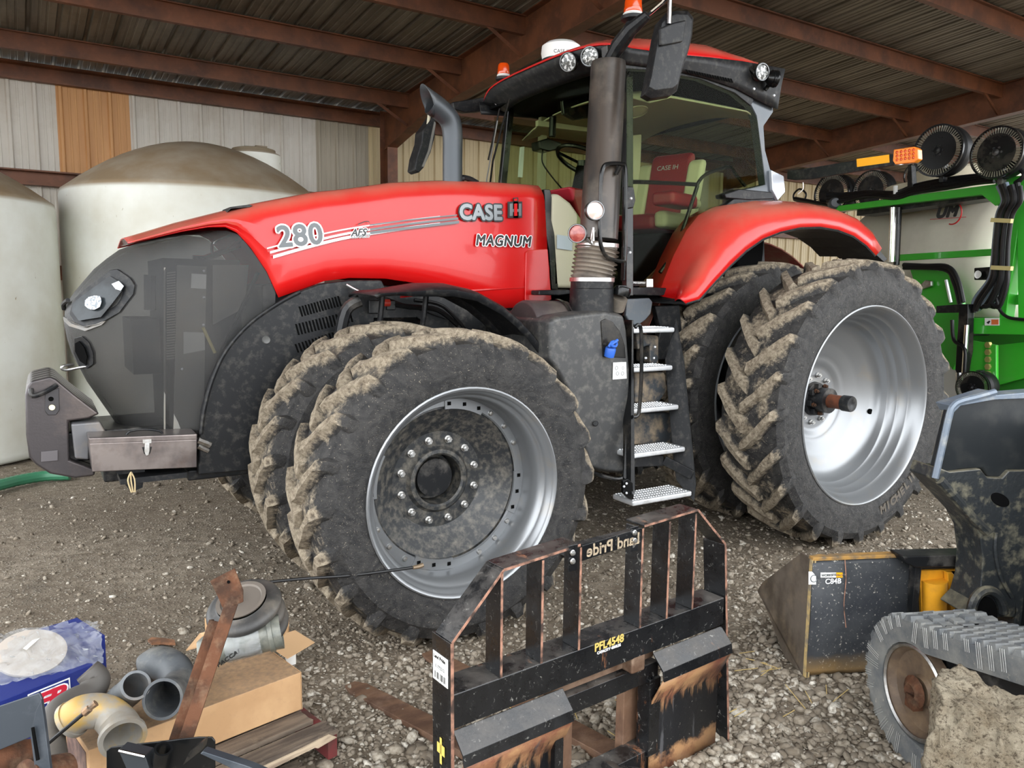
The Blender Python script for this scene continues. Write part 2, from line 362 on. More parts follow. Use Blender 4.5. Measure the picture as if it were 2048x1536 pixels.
# purlins (Z section) per bay, rafters, flange braces
FR = [-4.75, 3.60, 11.92, 20.3]
PV = [6.63, 4.92, 3.33, 1.80, .36, -1.16, -2.68, -4.2]
def zsec(v, z, dep=.205, fl=.065, t=.006, flip=1):
    q = flip
    return [(v, z), (v-q*fl, z), (v-q*fl, z-.016), (v-q*fl+q*t, z-.016), (v-q*fl+q*t, z-t), (v-q*t, z-t), (v-q*t, z-dep), (v+q*fl, z-dep), (v+q*fl, z-dep+.016), (v+q*fl-q*t, z-dep+.016), (v+q*fl-q*t, z-dep+t), (v, z-dep+t)]
for v in PV:
    z = rz_(v)
    for a, bb in zip([U0-.2]+FR, FR+[U1+.2]):
        if bb-a < .3: continue
        b = MB(); b.prism([(a+.008, p, q) for p, q in zsec(v, z)], (bb-a-.016, 0, 0)); b.build('purlin', m_primer, ceil_root, smooth=False)
for v in (VB-.05,):
    for a, bb in zip([U0-.2]+FR, FR+[U1+.2]):
        if bb-a < .3: continue
        b = MB(); z = rz_(v); b.prism([(a+.01, v-.0, z), (a+.01, v-.10, z), (a+.01, v-.10, z-.03), (a+.01, v-.01, z-.04), (a+.01, v-.01, z-.2), (a+.01, v-.09, z-.215), (a+.01, v-.09, z-.235), (a+.01, v, z-.235)], (bb-a-.02, 0, 0)); b.build('eave_strut', m_primer, ceil_root, smooth=False)
for uf in FR:
    b = MB(); tw = .007
    vs = [VB-.42, 6.1, 3.9, 0, VF+.2]; dp = [.68, .50, .50, .50, .50]
    top = [(v, rz_(v)) for v in vs]; bot = [(v, rz_(v)-d) for v, d in zip(vs, dp)]
    poly = top+bot[::-1]
    b.prism([(uf-tw/2, p, q) for p, q in poly], (tw, 0, 0))
    for L, dz in ((top, -.006), (bot, -.006)):
        for (p, q), (p2, q2) in zip(L[:-1], L[1:]):
            b.hexa([(uf+sx*.09, pp, qq+zz) for zz in (dz, .006) for pp, qq in ((p, q), (p2, q2)) for sx in (-1, 1)])
    b.build('rafter', m_primer, ceil_root, smooth=False)
    for v in PV:
        if v < VF+.4: continue
        for sg in (-1, 1):
            if uf+sg*.8 > U1: continue
            b = MB(); zt = rz_(v)-.14; b.bar((uf+sg*.62, v+.012, zt), (uf+sg*.03, v+.012, rz_(v)-.47), .045, .005, up=(0, 1, 0)); b.bar((uf+sg*.62, v+.03, zt), (uf+sg*.03, v+.03, rz_(v)-.47), .005, .04, up=(0, 1, 0))
            b.build('flange_brace', m_primer, ceil_root, smooth=False)
# back wall
wall = thing('wall_back', None, None, rz=BA, kind='structure')
m_siding = {
 'white': mat('siding_white', srgb(196, 190, 180), .5, col2=srgb(184, 177, 165), scale=2, lo=.3, hi=.7, stretch=(2, 1, .4), dust=srgb(150, 136, 112), dscale=2, damt=.4),
 'orange': mat('siding_orange', srgb(194, 144, 92), .55, col2=srgb(176, 126, 78), scale=4, lo=.3, hi=.7, stretch=(4, 1, .25)),
 'tan': mat('siding_tan', srgb(196, 178, 140), .5, col2=srgb(182, 163, 125), scale=2, lo=.3, hi=.7, stretch=(2, 1, .4)),
 'grey': mat('siding_warm_grey', srgb(160, 150, 132), .5, col2=srgb(148, 138, 120), scale=2, lo=.3, hi=.7, stretch=(2, 1, .4))}
def siding(parent, org, du, n, cols, ztop, nrm, z0=.05):
    proto = {}
    for i in range(n):
        k = cols(i)
        if k not in proto:
            b = MB(); A = []; Bq = []
            for p, h in PR:
                q = np.array(nrm)*h; base = np.array(du)*p
                A.append(base+q+np.array([0, 0, z0])); Bq.append(base+q+np.array([0, 0, ztop]))
            b.strip(A, Bq, np.array(nrm)*.002); o = b.build('wall_panel', m_siding[k], parent, smooth=False); proto[k] = o
        else: o = proto[k].copy(); COL.objects.link(o)
        o.location = np.array(org)+np.array(du)*(i*.914)
uo = BF.at(110, 172, 'y', VB)[0]            # left edge of the orange sheet
nl = int((uo-U0)/.914)+1; u_start = uo-nl*.914
def wcol(i):
    k = i-nl
    if k == 0 or k == 12: return 'orange'
    if k < 4: return 'white'
    if k == 4: return 'grey'
    if k == 13: return 'white'
    return 'tan'
siding(wall, (u_start, VB, 0), (1, 0, 0), 28, wcol, rz_(VB), (0, -1, 0))
for zc in (3.175, 1.90):
    for a, bb in zip([U0]+FR, FR+[U1]):
        if bb-a < .6: continue
        b = MB(); b.prism([(a+.12, p, zc+q) for p, q in ((VB-.036, -.1), (VB-.2, -.1), (VB-.2, -.08), (VB-.05, -.085), (VB-.05, .085), (VB-.2, .08), (VB-.2, .1), (VB-.036, .1))], (bb-a-.24, 0, 0)); b.build('girt', m_primer, wall, smooth=False)
for uf in FR:
    b = MB(); zt = rz_(VB-.3)-.6
    b.box(uf-.09, uf+.09, VB-.25, VB-.238, 0, rz_(VB)); b.box(uf-.09, uf+.09, VB-.55, VB-.538, 0, zt); b.box(uf-.004, uf+.004, VB-.54, VB-.24, 0, rz_(VB)-.03)
    b.build('column', m_primer, wall, smooth=False)
# ------------------------------------------------------------ tractor
TR = thing('tractor', 'red farm tractor with dual muddy wheels and black nose parked under the roof', 'tractor')
def tire_mb(R, hw, rl, N_, h, dth, wb, wt, yl):
    m = MB(); c = R-h; lo = rl+.004
    prof = [(-yl+.03, lo-.02), (-yl+.004, lo), (-yl-.006, lo+.03), (-yl-.022, lo+(c-lo)*.4), (-yl-.018, lo+(c-lo)*.62), (-hw-.012, c-.075), (-hw+.012, c-.028), (-hw*.6, c-.008), (0, c)]
    prof = prof+[(-a, b) for a, b in prof[-2::-1]]
    m.lathe(prof, n=72)
    def rc(y):
        y = abs(y)
        return np.interp(y, [0, hw*.6, hw-.012, hw+.012, yl+.018, yl+.022], [c, c-.008, c-.028, c-.075, lo+(c-lo)*.62, lo+(c-lo)*.4])
    for side in (-1, 1):
        for k in range(N_):
            th0 = 2*PI*(k+(.5 if side > 0 else 0))/N_
            # stations: (y, radial top, base sink, theta shift)
            st = []
            for t in np.linspace(0, 1, 6):
                y = -.012+(hw-.004)*t; st.append((y, R-.012*(y/hw)**2*1.5-.002, rc(y)-.02, dth*(1-t**1.15), 1))
            st.append((hw+.012, R-.05, rc(hw+.0)-.06, -.008, .95)); st.append((hw+.019, R-.085, c-.12, -.018, .8)); st.append((hw+.016, R-.135, c-.17, -.03, .5))
            V = []
            for (y, rt, rb, dt, wf) in st:
                j = rng.normal(0, .0028, 4); jr = abs(rng.normal(0, .004))
                th = th0+dt
                for q, (ww, rr) in enumerate(((-wb, rb), (-wt, rt), (wt, rt), (wb, rb))):
                    a = th+ww*wf/2/R*(1.15 if q in (0, 3) else 1)+(j[q]/R if q in (1, 2) else 0); r2 = rr-(jr if q in (1, 2) else 0)
                    V.append((r2*math.cos(a), side*(y-(.014 if q in (0, 3) and y > hw else 0)+(j[q] if y < hw else 0)), r2*math.sin(a)))
            n = len(st); F = [(i*4+j, i*4+j+1, i*4+5+j, i*4+4+j) for i in range(n-1) for j in range(3)]
            F += [(0, 1, 2, 3), tuple((n-1)*4+j for j in range(4))[::-1]]
            m.add(V, F)
    return m
tF = tire_mb(.79, .19, .505, 22, .047, .23, .105, .05, .195)
tR = tire_mb(1.0, .235, .672, 24, .055, .23, .12, .055, .228)
ZF, ZR, XR = .7604, .972, 3.055
# front rim
def rim_front():
    m = MB(); m.lathe([(.2, .50), (.2, .515), (.185, .515), (.17, .488), (.1, .475), (-.02, .455), (-.10, .468), (-.13, .472), (-.165, .49), (-.185, .515), (-.2, .515), (-.204, .508), (-.198, .498), (-.190, .494), (-.180, .490), (-.172, .480), (-.150, .476), (-.138, .468), (-.130, .456), (-.095, .452), (-.085, .446), (-.05, .445), (-.02, .440), (.03, .436), (.16, .45), (.19, .49), (.2, .50)], n=72); return m
wf = rim_front().build('front_wheel', m_silver, TR, ang=50, loc=(0, -1.52, ZF))
tF.build('tire', m_tireF, wf, ang=28)
m = MB(); m.lathe([(.030, .45), (.012, .445), (.012, .398), (.022, .392), (.030, .40)], n=96); 
for g_ in range(4):
    for q in range(7):
        a = math.radians(g_*90+62+q*5.2); a2 = a+math.radians(5.2)
        P = []
        for rr in (.383, .437):
            for aa in (a, a2):
                P += [(rr*math.cos(aa), y, rr*math.sin(aa)) for y in (.006, .02)]
        if q < 6: m.hexa([P[0], P[1], P[2], P[3], P[4], P[5], P[6], P[7]])
m.build('wheel_rim_flange', m_silver, wf, ang=30)
m_hub = mat('black_wheel_disc', srgb(34, 36, 38), .45, dust=srgb(140, 132, 118), dscale=26, dlo=.44, dhi=.8, damt=.6)
m = MB(); m.lathe([(.034, .400), (.030, .385), (.075, .33), (.128, .262), (.136, .250), (.138, .175), (.132, .168), (.118, .158), (.116, .140), (.125, .130), (.20, .128), (.235, .127)], n=64)
m.build('wheel_disc', m_hub, wf, ang=30)
m = MB(); m.lathe([(.225, .0001), (.222, .12), (.235, .128)], n=40); m.lathe([(.222, .001), (.205, .005), (.203, .018), (.222, .022)], (0, 0, 0), n=16)
for a in (60, 240): m.lathe([(.222, .001), (.214, .03), (.210, .042), (.222, .046)], (.06*math.cos(math.radians(a)), 0, .06*math.sin(math.radians(a))), n=20)
m.build('hub_cap', m_hub, wf)
def hexnut(m, o, r, h, ax=(0, -1, 0)):
    o = np.array(o, float); ax = unit(ax); m.cyl(o, o+ax*h*.35, r*1.25, n=14); m.cyl(o+ax*h*.35, o+ax*h, r, n=6); m.cyl(o+ax*h, o+ax*h*1.25, r*.55, n=8)
proto = None
for k in range(12):
    a = 2*PI*(k+.5)/12
    if proto is None:
        m = MB(); hexnut(m, (0, 0, 0), .0155, .03); proto = m.build('lug_nut', m_steel, wf, loc=(.213*math.cos(a), .137, .213*math.sin(a)))
    else: dup(proto, (.213*math.cos(a), .137, .213*math.sin(a)))
bp = None; hp = None
for g_ in range(4):
    for q in range(3):
        a = math.radians(g_*90+62-45+8+q*15); c = (.418*math.cos(a), .012, .418*math.sin(a))
        if bp is None: m = MB(); m.lathe([(0, .014), (-.004, .014), (-.010, .010), (-.011, .001)], n=14); bp = m.build('rim_bolt', m_steel, wf, loc=c)
        else: dup(bp, c)
        a = math.radians(g_*90+62+4+q*12); c = (.41*math.cos(a), .003, .41*math.sin(a))
        if hp is None: m = MB(); m.box(-.009, .009, -.0, .004, -.009, .009); hp = m.build('square_hole', m_dark, wf, loc=c)
        else: dup(hp, c)
# inner front wheel + far side pair
wf2 = rim_front().build('front_wheel', m_silver, TR, ang=50, loc=(0, -.76, ZF)); t_ = dup([c for c in wf.children if c.name.startswith('tire')][0], parent=wf2); t_.rotation_euler = (0, .11, 0)
m = MB(); m.lathe([(.1, .45), (.1, .1), (.16, .1), (.16, .0001)], n=32); m.build('wheel_disc', m_hub, wf2)
for y, ry in ((.76, .2), (1.52, .35)):
    o = dup(wf2, (0, y, ZF)); o.scale = (1, -1, 1)
# rear rim
def rim_rear():
    m = MB(); m.lathe([(.228, .672), (.228, .684), (.20, .665), (.14, .64), (.0, .625), (-.12, .64), (-.2, .665), (-.222, .684), (-.232, .684), (-.236, .676), (-.228, .664), (-.214, .660), (-.205, .650), (-.188, .647), (-.180, .640), (-.150, .637), (-.138, .620), (-.130, .616), (-.085, .612), (-.070, .596), (-.062, .592), (-.02, .588), (-.006, .570), (.0, .566), (.04, .562), (.055, .550), (.075, .54), (.10, .50),
     (.135, .42), (.150, .395), (.155, .36), (.180, .32), (.186, .29), (.188, .262), (.205, .245), (.208, .215), (.208, .12), (.2, .0001)], n=96); return m
wr = rim_rear().build('rear_wheel', m_silver, TR, ang=50, loc=(XR, -1.52, ZR))
tR.build('tire', m_tireR, wr, ang=28)
m = MB(); m.cyl((0, .21, 0), (0, .175, 0), .125, .118, 32); m.cyl((0, .18, 0), (0, .10, 0), .088, .08, 28)
for k in range(8):
    a = 2*PI*k/8+.2; m.box(.098*math.cos(a)-.02, .098*math.cos(a)+.02, .14, .18, .098*math.sin(a)-.02, .098*math.sin(a)+.02)
m.build('axle_hub', m_blackpaint, wr, bevel=.004)
m = MB(); m.cyl((0, .2, 0), (0, -.045, 0), .049, .049, 28); m.build('axle_shaft', mat('rusty_axle_steel', srgb(132, 78, 54), .6, .3, col2=srgb(100, 62, 46), scale=18), wr)
m = MB(); m.lathe([(-.04, .05), (-.04, .056), (-.10, .056), (-.108, .052), (-.108, .02), (-.104, .012), (-.104, .0001)], n=28); m.build('axle_end_cap', m_black, wr)
proto = None
for k in range(10):
    a = 2*PI*(k+.3)/10; c = (.172*math.cos(a), .205, .172*math.sin(a))
    if proto is None: m = MB(); hexnut(m, (0, 0, 0), .0145, .03); proto = m.build('lug_nut', m_steel, wr, loc=c)
    else: dup(proto, c)
    a2 = 2*PI*(k+.5)/10
proto = None
for k in range(6):
    a = 2*PI*k/6+.3; c = (.1*math.cos(a), .138, .1*math.sin(a))
    if proto is None: m = MB(); hexnut(m, (0, 0, 0), .012, .022); proto = m.build('hub_bolt', m_rust, wr, loc=c)
    else: dup(proto, c)
m = MB(); m.cyl((.505, .094, -.115), (.505, .080, -.115), .020, n=20); m.build('disc_hole', m_dark, wr)
wr2 = rim_rear().build('rear_wheel', m_silver, TR, ang=50, loc=(XR, -.78, ZR)); t_ = dup([c for c in wr.children if c.name.startswith('tire')][0], parent=wr2); t_.rotation_euler = (0, .13, 0)
for y in (.78, 1.52):
    o = dup(wr2, (XR, y, ZR)); o.scale = (1, -1, 1)
# sidewall lettering
def ringtext(s, R, a_mid, size, parent, y, m_, sx=1.0):
    n = len(s); w_ = size*.72/R
    for i, ch in enumerate(s):
        if ch == ' ': continue
        a = a_mid+(i-(n-1)/2)*w_   # bottom reading
        p = (R*math.cos(a), y, R*math.sin(a))
        text('sidewall_lettering', ch, m_, p, size, (PI/2, -(a+PI/2), 0), parent, ext=.003, off=.004, align='CENTER', sx=sx)
m_letter = mat('rubber_letter', srgb(84, 77, 68), .7)
ringtext('MICHELIN', .80, math.radians(-58), .085, wr, -.247, m_letter)
ringtext('BKT FARM', .60, math.radians(90), .05, wf, -.219, m_tireF) if False else None

# ---------------- hood
hx = [-1.279, -1.021, -.786, -.612, -.273, -.085, .206, .565, .95, 1.264]; hz = [1.959, 2.054, 2.128, 2.183, 2.27, 2.301, 2.362, 2.406, 2.425, 2.431]
bx = [-1.282, -1.199, -1.022, -.89, -.805, -.748, -.68, -.594, -.533, -.412, -.263, -.111, .111, .311, .502, .976, 1.168, 1.342]
bz = [1.949, 1.973, 2.023, 2.051, 2.055, 2.028, 1.952, 1.819, 1.673, 1.717, 1.771, 1.791, 1.791, 1.767, 1.732, 1.610, 1.616, 1.633]
wx = [-1.282, -1.1, -.8, -.5, 0, 1.4]; wy = [.30, .355, .40, .42, .43, .435]
def hoodcol(x, s, xr=None):
    zt = np.interp(x, hx, hz); zb = min(np.interp(x, bx, bz), zt-.006); w_ = np.interp(x, wx, wy); H = zt-zb
    P = []
    for f in (0, .18, .36, .54, .70): P.append((-(w_+(.012 if .2 < f < .5 else 0)), zb+H*f*.9))
    k = min(.10, H*.35)
    P += [(-(w_-.002), zt-k), (-(w_-.012), zt-k*.55), (-(w_-.035), zt-k*.2), (-(w_-.07), zt+.008), (-(w_-.15), zt+.022), (-.10, zt+.03), (0, zt+.032)]
    P = P+[(-a, b) for a, b in P[-2::-1]]
    xx = x if xr is None else xr
    return [(xx(b) if callable(xx) else xx, a, b) for a, b in P]
cols = [-1.282, -1.24, -1.199, -1.11, -1.022, -.95, -.89, -.845, -.805, -.775, -.748, -.715, -.68, -.637, -.594, -.563, -.533, -.47, -.412, -.34, -.263, -.18, -.111, 0, .111, .21, .311, .41, .502, .62, .74, .86, .976, 1.07, 1.168]
G = [hoodcol(x, 1) for x in cols]
xrear = lambda z: np.interp(z, [1.629, 1.904, 2.107, 2.423], [1.342, 1.307, 1.290, 1.264])
G.append(hoodcol(1.264, 1, xrear))
m = MB(); m.grid(G); hood = m.build('hood', m_red, TR, ang=32, solid=.006)
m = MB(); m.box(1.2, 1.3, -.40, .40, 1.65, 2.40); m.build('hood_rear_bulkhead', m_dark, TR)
# raised rear corner panel of the hood
m = MB(); A = [tuple(at(x, y, 'y', -.442)) for x, y in ((1048, 612), (1050, 505), (1058, 500), (1094, 498), (1102, 606))]
m.prism(A, (0, -.012, 0)); m.build('hood_corner_panel', m_red, TR, bevel=.006)
m = MB(); A = [tuple(at(x, y, 'y', -.443)) for x, y in ((800, 592), (900, 582), (1048, 573), (1048, 575), (900, 585), (800, 596))]; m.prism(A, (0, -.004, 0)); m.build('hood_crease', m_red, TR)
m = MB(); m.prism([at(x, y, 'y', -.35) for x, y in ((455, 424), (462, 417), (500, 414), (505, 411), (498, 409), (460, 414))], (0, .2, 0)); m.build('hood_latch_pad', m_black, TR)
# hood decals
def ribbon(m, pts, w_, y, th=-.0015):
    P = [at(a, b, 'y', y) for a, b in spl([np.array(q, float) for q in pts], 5)]
    A = [p+np.array([0, 0, w_/2]) for p in P]; B = [p-np.array([0, 0, w_/2]) for p in P]; m.strip(A, B, (0, th, 0))
YD = -.4505
m = MB(); ribbon(m, [(546, 514), (620, 493), (700, 474), (810, 457), (880, 448)], .017, YD); ribbon(m, [(540, 505), (620, 484), (700, 466), (810, 449), (880, 441)], .013, YD); ribbon(m, [(534, 497), (620, 474), (700, 457), (810, 441), (880, 433)], .008, YD)
m.build('hood_stripe', m_decal, TR)
m = MB(); ribbon(m, [(740, 466), (810, 457), (918, 444)], .0165, YD-.002); ribbon(m, [(740, 459), (810, 449), (916, 437)], .0125, YD-.002); ribbon(m, [(740, 450), (810, 441), (914, 430)], .0075, YD-.002)
m.build('hood_stripe', m_decgrey, TR)
def tx(s, x, y, size, ang, m_, dy=0, **k):
    return text(k.pop('name', 'decal_lettering'), s, m_, at(x, y, 'y', YD-dy), size, (PI/2, -math.radians(ang), 0), TR, **k)
for dy, f1, mm in ((.003, 1, m_decal), (.005, 0, m_decgrey)):
    tx('280', 557, 494, .165, 7, mm, dy, fat=.013 if f1 else .0045, space=1.06, sx=1.02)
    tx('AFS', 702, 472, .058, 5, m_decal if f1 else m_decblk, dy, fat=.0055 if f1 else .0014, shear=.35)
    tx('CONNECT', 702, 476, .024, 5, m_decal if f1 else m_decgrey, dy, fat=.003 if f1 else .0004, shear=.35)
    tx('MAGNUM', 951, 490, .096, 1, m_decal if f1 else m_decblk, dy, fat=.0085 if f1 else .0032, shear=.18, space=1.10, sx=.94)
m_badge = mat('badge_satin_metal', srgb(120, 124, 126), .3, .5)
for dy, f_, mm in ((.002, .0145, m_decblk), (.008, .0055, m_badge)):
    tx('CASE', 919, 438, .132, 2.5, mm, dy, fat=f_, sx=1.0, space=1.04, name='badge_lettering')
def badge(px0, py0, px1, py1, m_, dy, nm='badge_lettering'):
    m = MB(); m.prism([at(a, b, 'y', YD-dy) for a, b in ((px0, py1), (px1, py1-.4), (px1, py0), (px0, py0+.4))], (0, -.004, 0)); return m.build(nm, m_, TR)
badge(1015, 403, 1044, 436, m_decblk, .001); badge(1026, 395, 1036, 436, m_decblk, .001)
badge(1019, 407, 1025, 432, m_badge, .006); badge(1037, 407, 1042, 432, m_badge, .006); badge(1021, 418, 1041, 424, m_badge, .005)
badge(1028, 397, 1034, 402, m_red, .008); badge(1028, 407, 1034, 432, m_red, .009)
# swoosh round AFS
m = MB(); ribbon(m, [(716, 449), (730, 443), (739, 445), (737, 458), (728, 468)], .005, YD-.003); m.build('decal_swoosh', m_decblk, TR)

# ---------------- nose
zf_z = [.90, .93, 1.208, 1.386, 1.546, 1.652, 1.718, 1.84, 1.95, 2.0, 2.03, 2.05]; zf_x = [-1.335, -1.35, -1.50, -1.571, -1.592, -1.562, -1.512, -1.414, -1.275, -1.11, -.99, -.90]
zr_z = [.90, .937, 1.06, 1.223, 1.385, 1.534, 1.645, 1.673, 1.819, 1.952, 2.028, 2.05]; zr_x = [-.99, -.985, -.968, -.924, -.84, -.702, -.545, -.535, -.597, -.684, -.752, -.82]
def nose_y(x, z):
    xf = np.interp(z, zf_z, zf_x); w_ = .415-.0*z; t = np.clip((-.5-x)/(-.5-xf), 0, 1); return -w_*(1-t**3.2)**(1/2.2)
zz = [.90, .96, 1.04, 1.12, 1.2, 1.28, 1.36, 1.44, 1.52, 1.58, 1.64, 1.7, 1.76, 1.82, 1.88, 1.93, 1.97, 2.0, 2.02, 2.04]
G = []
for z in zz:
    xf = np.interp(z, zf_z, zf_x); xr = np.interp(z, zr_z, zr_x); row = []
    for k in range(19):
        t = (k/18)**1.9; x = xf+(xr-xf)*t; row.append((x, nose_y(x, z) if k else 0, z))
    G.append(row+[(x, -y, z) for x, y, z in row[1:]][::1] if False else row)
m = MB(); m.grid(G); m.grid([[(x, -y, z) for x, y, z in r] for r in G]); m.build('nose_grille', m_nose, TR, ang=60)
def nat(px, py, off=0):                    # point of the photograph on the nose surface
    y = -.35
    for _ in range(25):
        p = at(px, py, 'y', y); y = .6*y+.4*nose_y(p[0], p[2])
    p = at(px, py, 'y', y)
    return p+np.array([-.35, -1, 0])*off
def npatch(pts, off, th, nm, m_, sub=0, bevel=0, ring=None):
    m = MB(); P = [nat(a, b, off) for a, b in pts]; Q_ = [nat(a, b, off-th) for a, b in pts]; n = len(P)
    c = sum(P)/n; V = P+Q_+[c-np.array([0, -.0, 0])]; F = [(i, (i+1) % n, n+(i+1) % n, n+i) for i in range(n)]+[((i+1) % n, i, 2*n) for i in range(n)]
    m.add(V, F); return m.build(nm, m_, TR, bevel=bevel)
npatch([(146, 602), (170, 578), (222, 540), (236, 538), (262, 556), (271, 570), (268, 588), (240, 625), (212, 641), (175, 655), (150, 645), (140, 628)], .014, .05, 'headlight_bezel', m_black, bevel=.004)
npatch([(148, 606), (175, 585), (222, 552), (238, 562), (249, 577), (228, 605), (204, 634), (160, 641), (146, 622)], .020, .01, 'headlight_lens', mat('headlight_smoked_lens', srgb(22, 25, 27), .2, 0, spec=.3, col2=srgb(52, 57, 60), scale=6))
npatch([(203, 592), (192, 591), (180, 594), (173, 601), (173, 611), (181, 618), (192, 619), (202, 614), (206, 603)], .025, .006, 'led_lamp', mat('led_lamp_glass', srgb(120, 128, 134), .2, 0, col2=srgb(225, 230, 235), scale=70, lo=.46, hi=.54))
npatch([(226, 568), (240, 562), (250, 572), (244, 581), (234, 578)], .024, .005, 'position_lamp', m_lens)
npatch([(128, 633), (150, 646), (168, 654), (200, 648), (214, 641), (205, 650), (172, 662), (140, 652), (129, 641)], .016, .03, 'bumper_lip', mat('dusty_grey_plastic', srgb(112, 110, 106), .5, dust=DIRT, damt=.5), bevel=.003)
npatch([(150, 676), (165, 672), (178, 684), (187, 705), (188, 728), (176, 737), (160, 733), (148, 705)], .012, .05, 'tow_recess_frame', m_black, bevel=.003)
npatch([(152, 686), (160, 682), (170, 695), (176, 712), (174, 730), (162, 722), (152, 702)], .016, .01, 'tow_recess', m_dark)
m = MB(); m.tube(spl([nat(175, 733, .0), nat(160, 735, .03), nat(142, 738, .05), nat(131, 736, .05), nat(133, 730, .05), nat(150, 728, .02)], 4), .007); m.build('tow_loop', m_steel, TR)
m = MB(); m.tube(spl([nat(128, 618, .0), nat(131, 608, .03), nat(140, 600, .03)], 4), .012); m.build('nose_hook', m_black, TR)
# behind the grille: radiator pack, side plate, pipes
m_rad = mat('radiator_fins', srgb(60, 60, 58), .6, .3); m_plate = mat('cooling_side_plate', srgb(120, 118, 112), .5, dust=DIRT, damt=.5)
def pq(pts, y, th): return [at(a, b, 'y', y) for a, b in pts], (0, th, 0)
m = MB(); m.prism(*pq([(354, 530), (413, 533), (407, 860), (347, 860)], -.36, .03)); m.build('radiator_side_plate', m_plate, TR)
m = MB(); m.prism(*pq([(425, 530), (497, 530), (490, 615), (425, 650)], -.34, .03)); m.build('air_filter_box', m_plate, TR)
m = MB(); m.box(-1.12, -.72, -.33, .33, .95, 1.88); m.build('radiator_pack', m_rad, TR)
m = MB()
for k in range(34): m.prism(*pq([(334, 545+k*5.2), (351, 543+k*5.2), (351, 545.5+k*5.2), (334, 547.5+k*5.2)], -.352, .012))
m.build('radiator_fins', m_plate, TR).__setitem__('kind', 'stuff')
m = MB(); m.prism(*pq([(328, 535), (331, 535), (331, 860), (328, 860)], -.36, .01)); m.build('radiator_rail', m_plate, TR)
m = MB(); m.prism(*pq([(383, 547), (413, 549), (412, 578), (382, 576)], -.363, .002)); m.build('warning_label', m_white, TR)
m = MB(); m.prism(*pq([(367, 664), (409, 665), (410, 700), (367, 708)], -.363, .002)); m.build('label_plate', mat('label_silver', srgb(190, 190, 186), .4, .5), TR)
m = MB(); m.tube([at(406, 655, 'y', -.37), at(430, 706, 'y', -.37)], .009); m.build('yellow_rod', mat('rod_yellow', srgb(214, 200, 130), .5), TR)
m = MB(); m.tube(spl([at(385, 515, 'y', -.3), at(430, 512, 'y', -.3), at(480, 480, 'y', -.28), at(520, 455, 'y', -.28)], 5), .012); m.tube(spl([at(425, 510, 'y', -.3), at(427, 484, 'y', -.28), at(460, 470, 'y', -.28)], 4), .009)
m.tube([at(400, 520, 'y', -.3), at(480, 490, 'y', -.28)], .016); m.build('coolant_pipe', m_chrome, TR)
m = MB(); m.tube([at(300, 550, 'y', -.3), at(300, 620, 'y', -.3)], .03); m.box(-1.28, -1.14, -.25, .25, 1.25, 1.55); m.build('front_cooler', m_rad, TR)
m = MB(); m.tube([at(516, 545, 'y', -.34), at(445, 700, 'y', -.34)], .012, 6); m.build('nose_frame_rod', m_black, TR)
for (a, b) in ((408, 542), (408, 595), (407, 650), (364, 738)):
    m = MB(); m.ball(at(a, b, 'y', -.362), .009, 5); m.build('panel_stud', m_lens, TR)

# ---------------- front arch liner with vent slots
F_ = [(557, 606), (600, 582), (640, 567), (700, 560), (764, 560), (772, 577), (762, 590), (900, 640), (900, 900), (540, 930), (500, 942), (396, 951), (399, 868), (404, 820), (420, 760), (450, 700), (500, 645)]
m = MB(); m.prism([at(a, b, 'y', -.47) for a, b in F_], (0, .05, 0)); m.build('front_arch_panel', m_black, TR, bevel=.012)
m = MB(); P = spl([at(a, b, 'y', -.475) for a, b in ((600, 584), (557, 607), (500, 647), (452, 702), (424, 762), (408, 822), (402, 868))], 4); m.tube(P, .011, 8); m.build('arch_beading', m_black, TR)
for (xa, ya, xb, yb, n, L) in ((597, 613, 674, 592, 14, 20), (590, 648, 697, 622, 17, 22), (589, 688, 703, 652, 18, 17)):
    m = MB()
    for k in range(n):
        t = k/(n-1); cx, cy = xa+(xb-xa)*t, ya+(yb-ya)*t
        m.prism([at(a, b, 'y', -.4705) for a, b in ((cx, cy), (cx+3.6, cy), (cx+9.6, cy+L), (cx+6, cy+L))], (0, -.002, 0))
    m.build('vent_slots', m_dark, TR)['kind'] = 'stuff'
m = MB(); m.lathe([(0, .0001), (0, .008), (-.003, .02), (.012, .028)], at(533, 680, 'y', -.475), (0, 1, 0), 16); m.build('panel_bolt', mat('dusty_bolt', srgb(84, 84, 82), .5), TR)
# ---------------- front wing over the inner wheel
A = []; B = []; 
wp = [(-.165, 1.690), (-.131, 1.706), (-.04, 1.712), (.045, 1.722), (.17, 1.735), (.291, 1.737), (.452, 1.708), (.621, 1.628), (.73, 1.55), (.82, 1.468), (.91, 1.365), (.985, 1.262), (1.05, 1.14)]
sec = [(-1.00, -.045), (-1.008, -.012), (-.985, .0), (-.85, .022), (-.7, .024), (-.58, .012), (-.56, -.03)]
rows = []
for i, (x, z) in enumerate(wp):
    a = wp[max(i-1, 0)]; b = wp[min(i+1, len(wp)-1)]; t = unit((b[0]-a[0], b[1]-a[1])); nrm = np.array([-t[1], t[0]]); k = 1 if i > 3 else (.35 if i < 3 else .7)
    rows.append([(x+nrm[0]*h*k, y if i > 2 else y*.97, z+nrm[1]*h*k) for y, h in sec])
m = MB(); m.grid(rows); m.build('front_wing', m_black, TR, solid=.012, ang=30)
m = MB()
for x, z in ((.02, 1.25), (.30, 1.24)): m.tube(spl([(x, -.62, 1.715), (x-.02, -.60, 1.5), (x-.05, -.5, 1.2)], 4), .018)
m.tube(spl([(-.12, -.62, 1.66), (-.2, -.60, 1.60), (-.24, -.58, 1.4)], 4), .035); m.build('wing_bracket', m_blackpaint, TR)
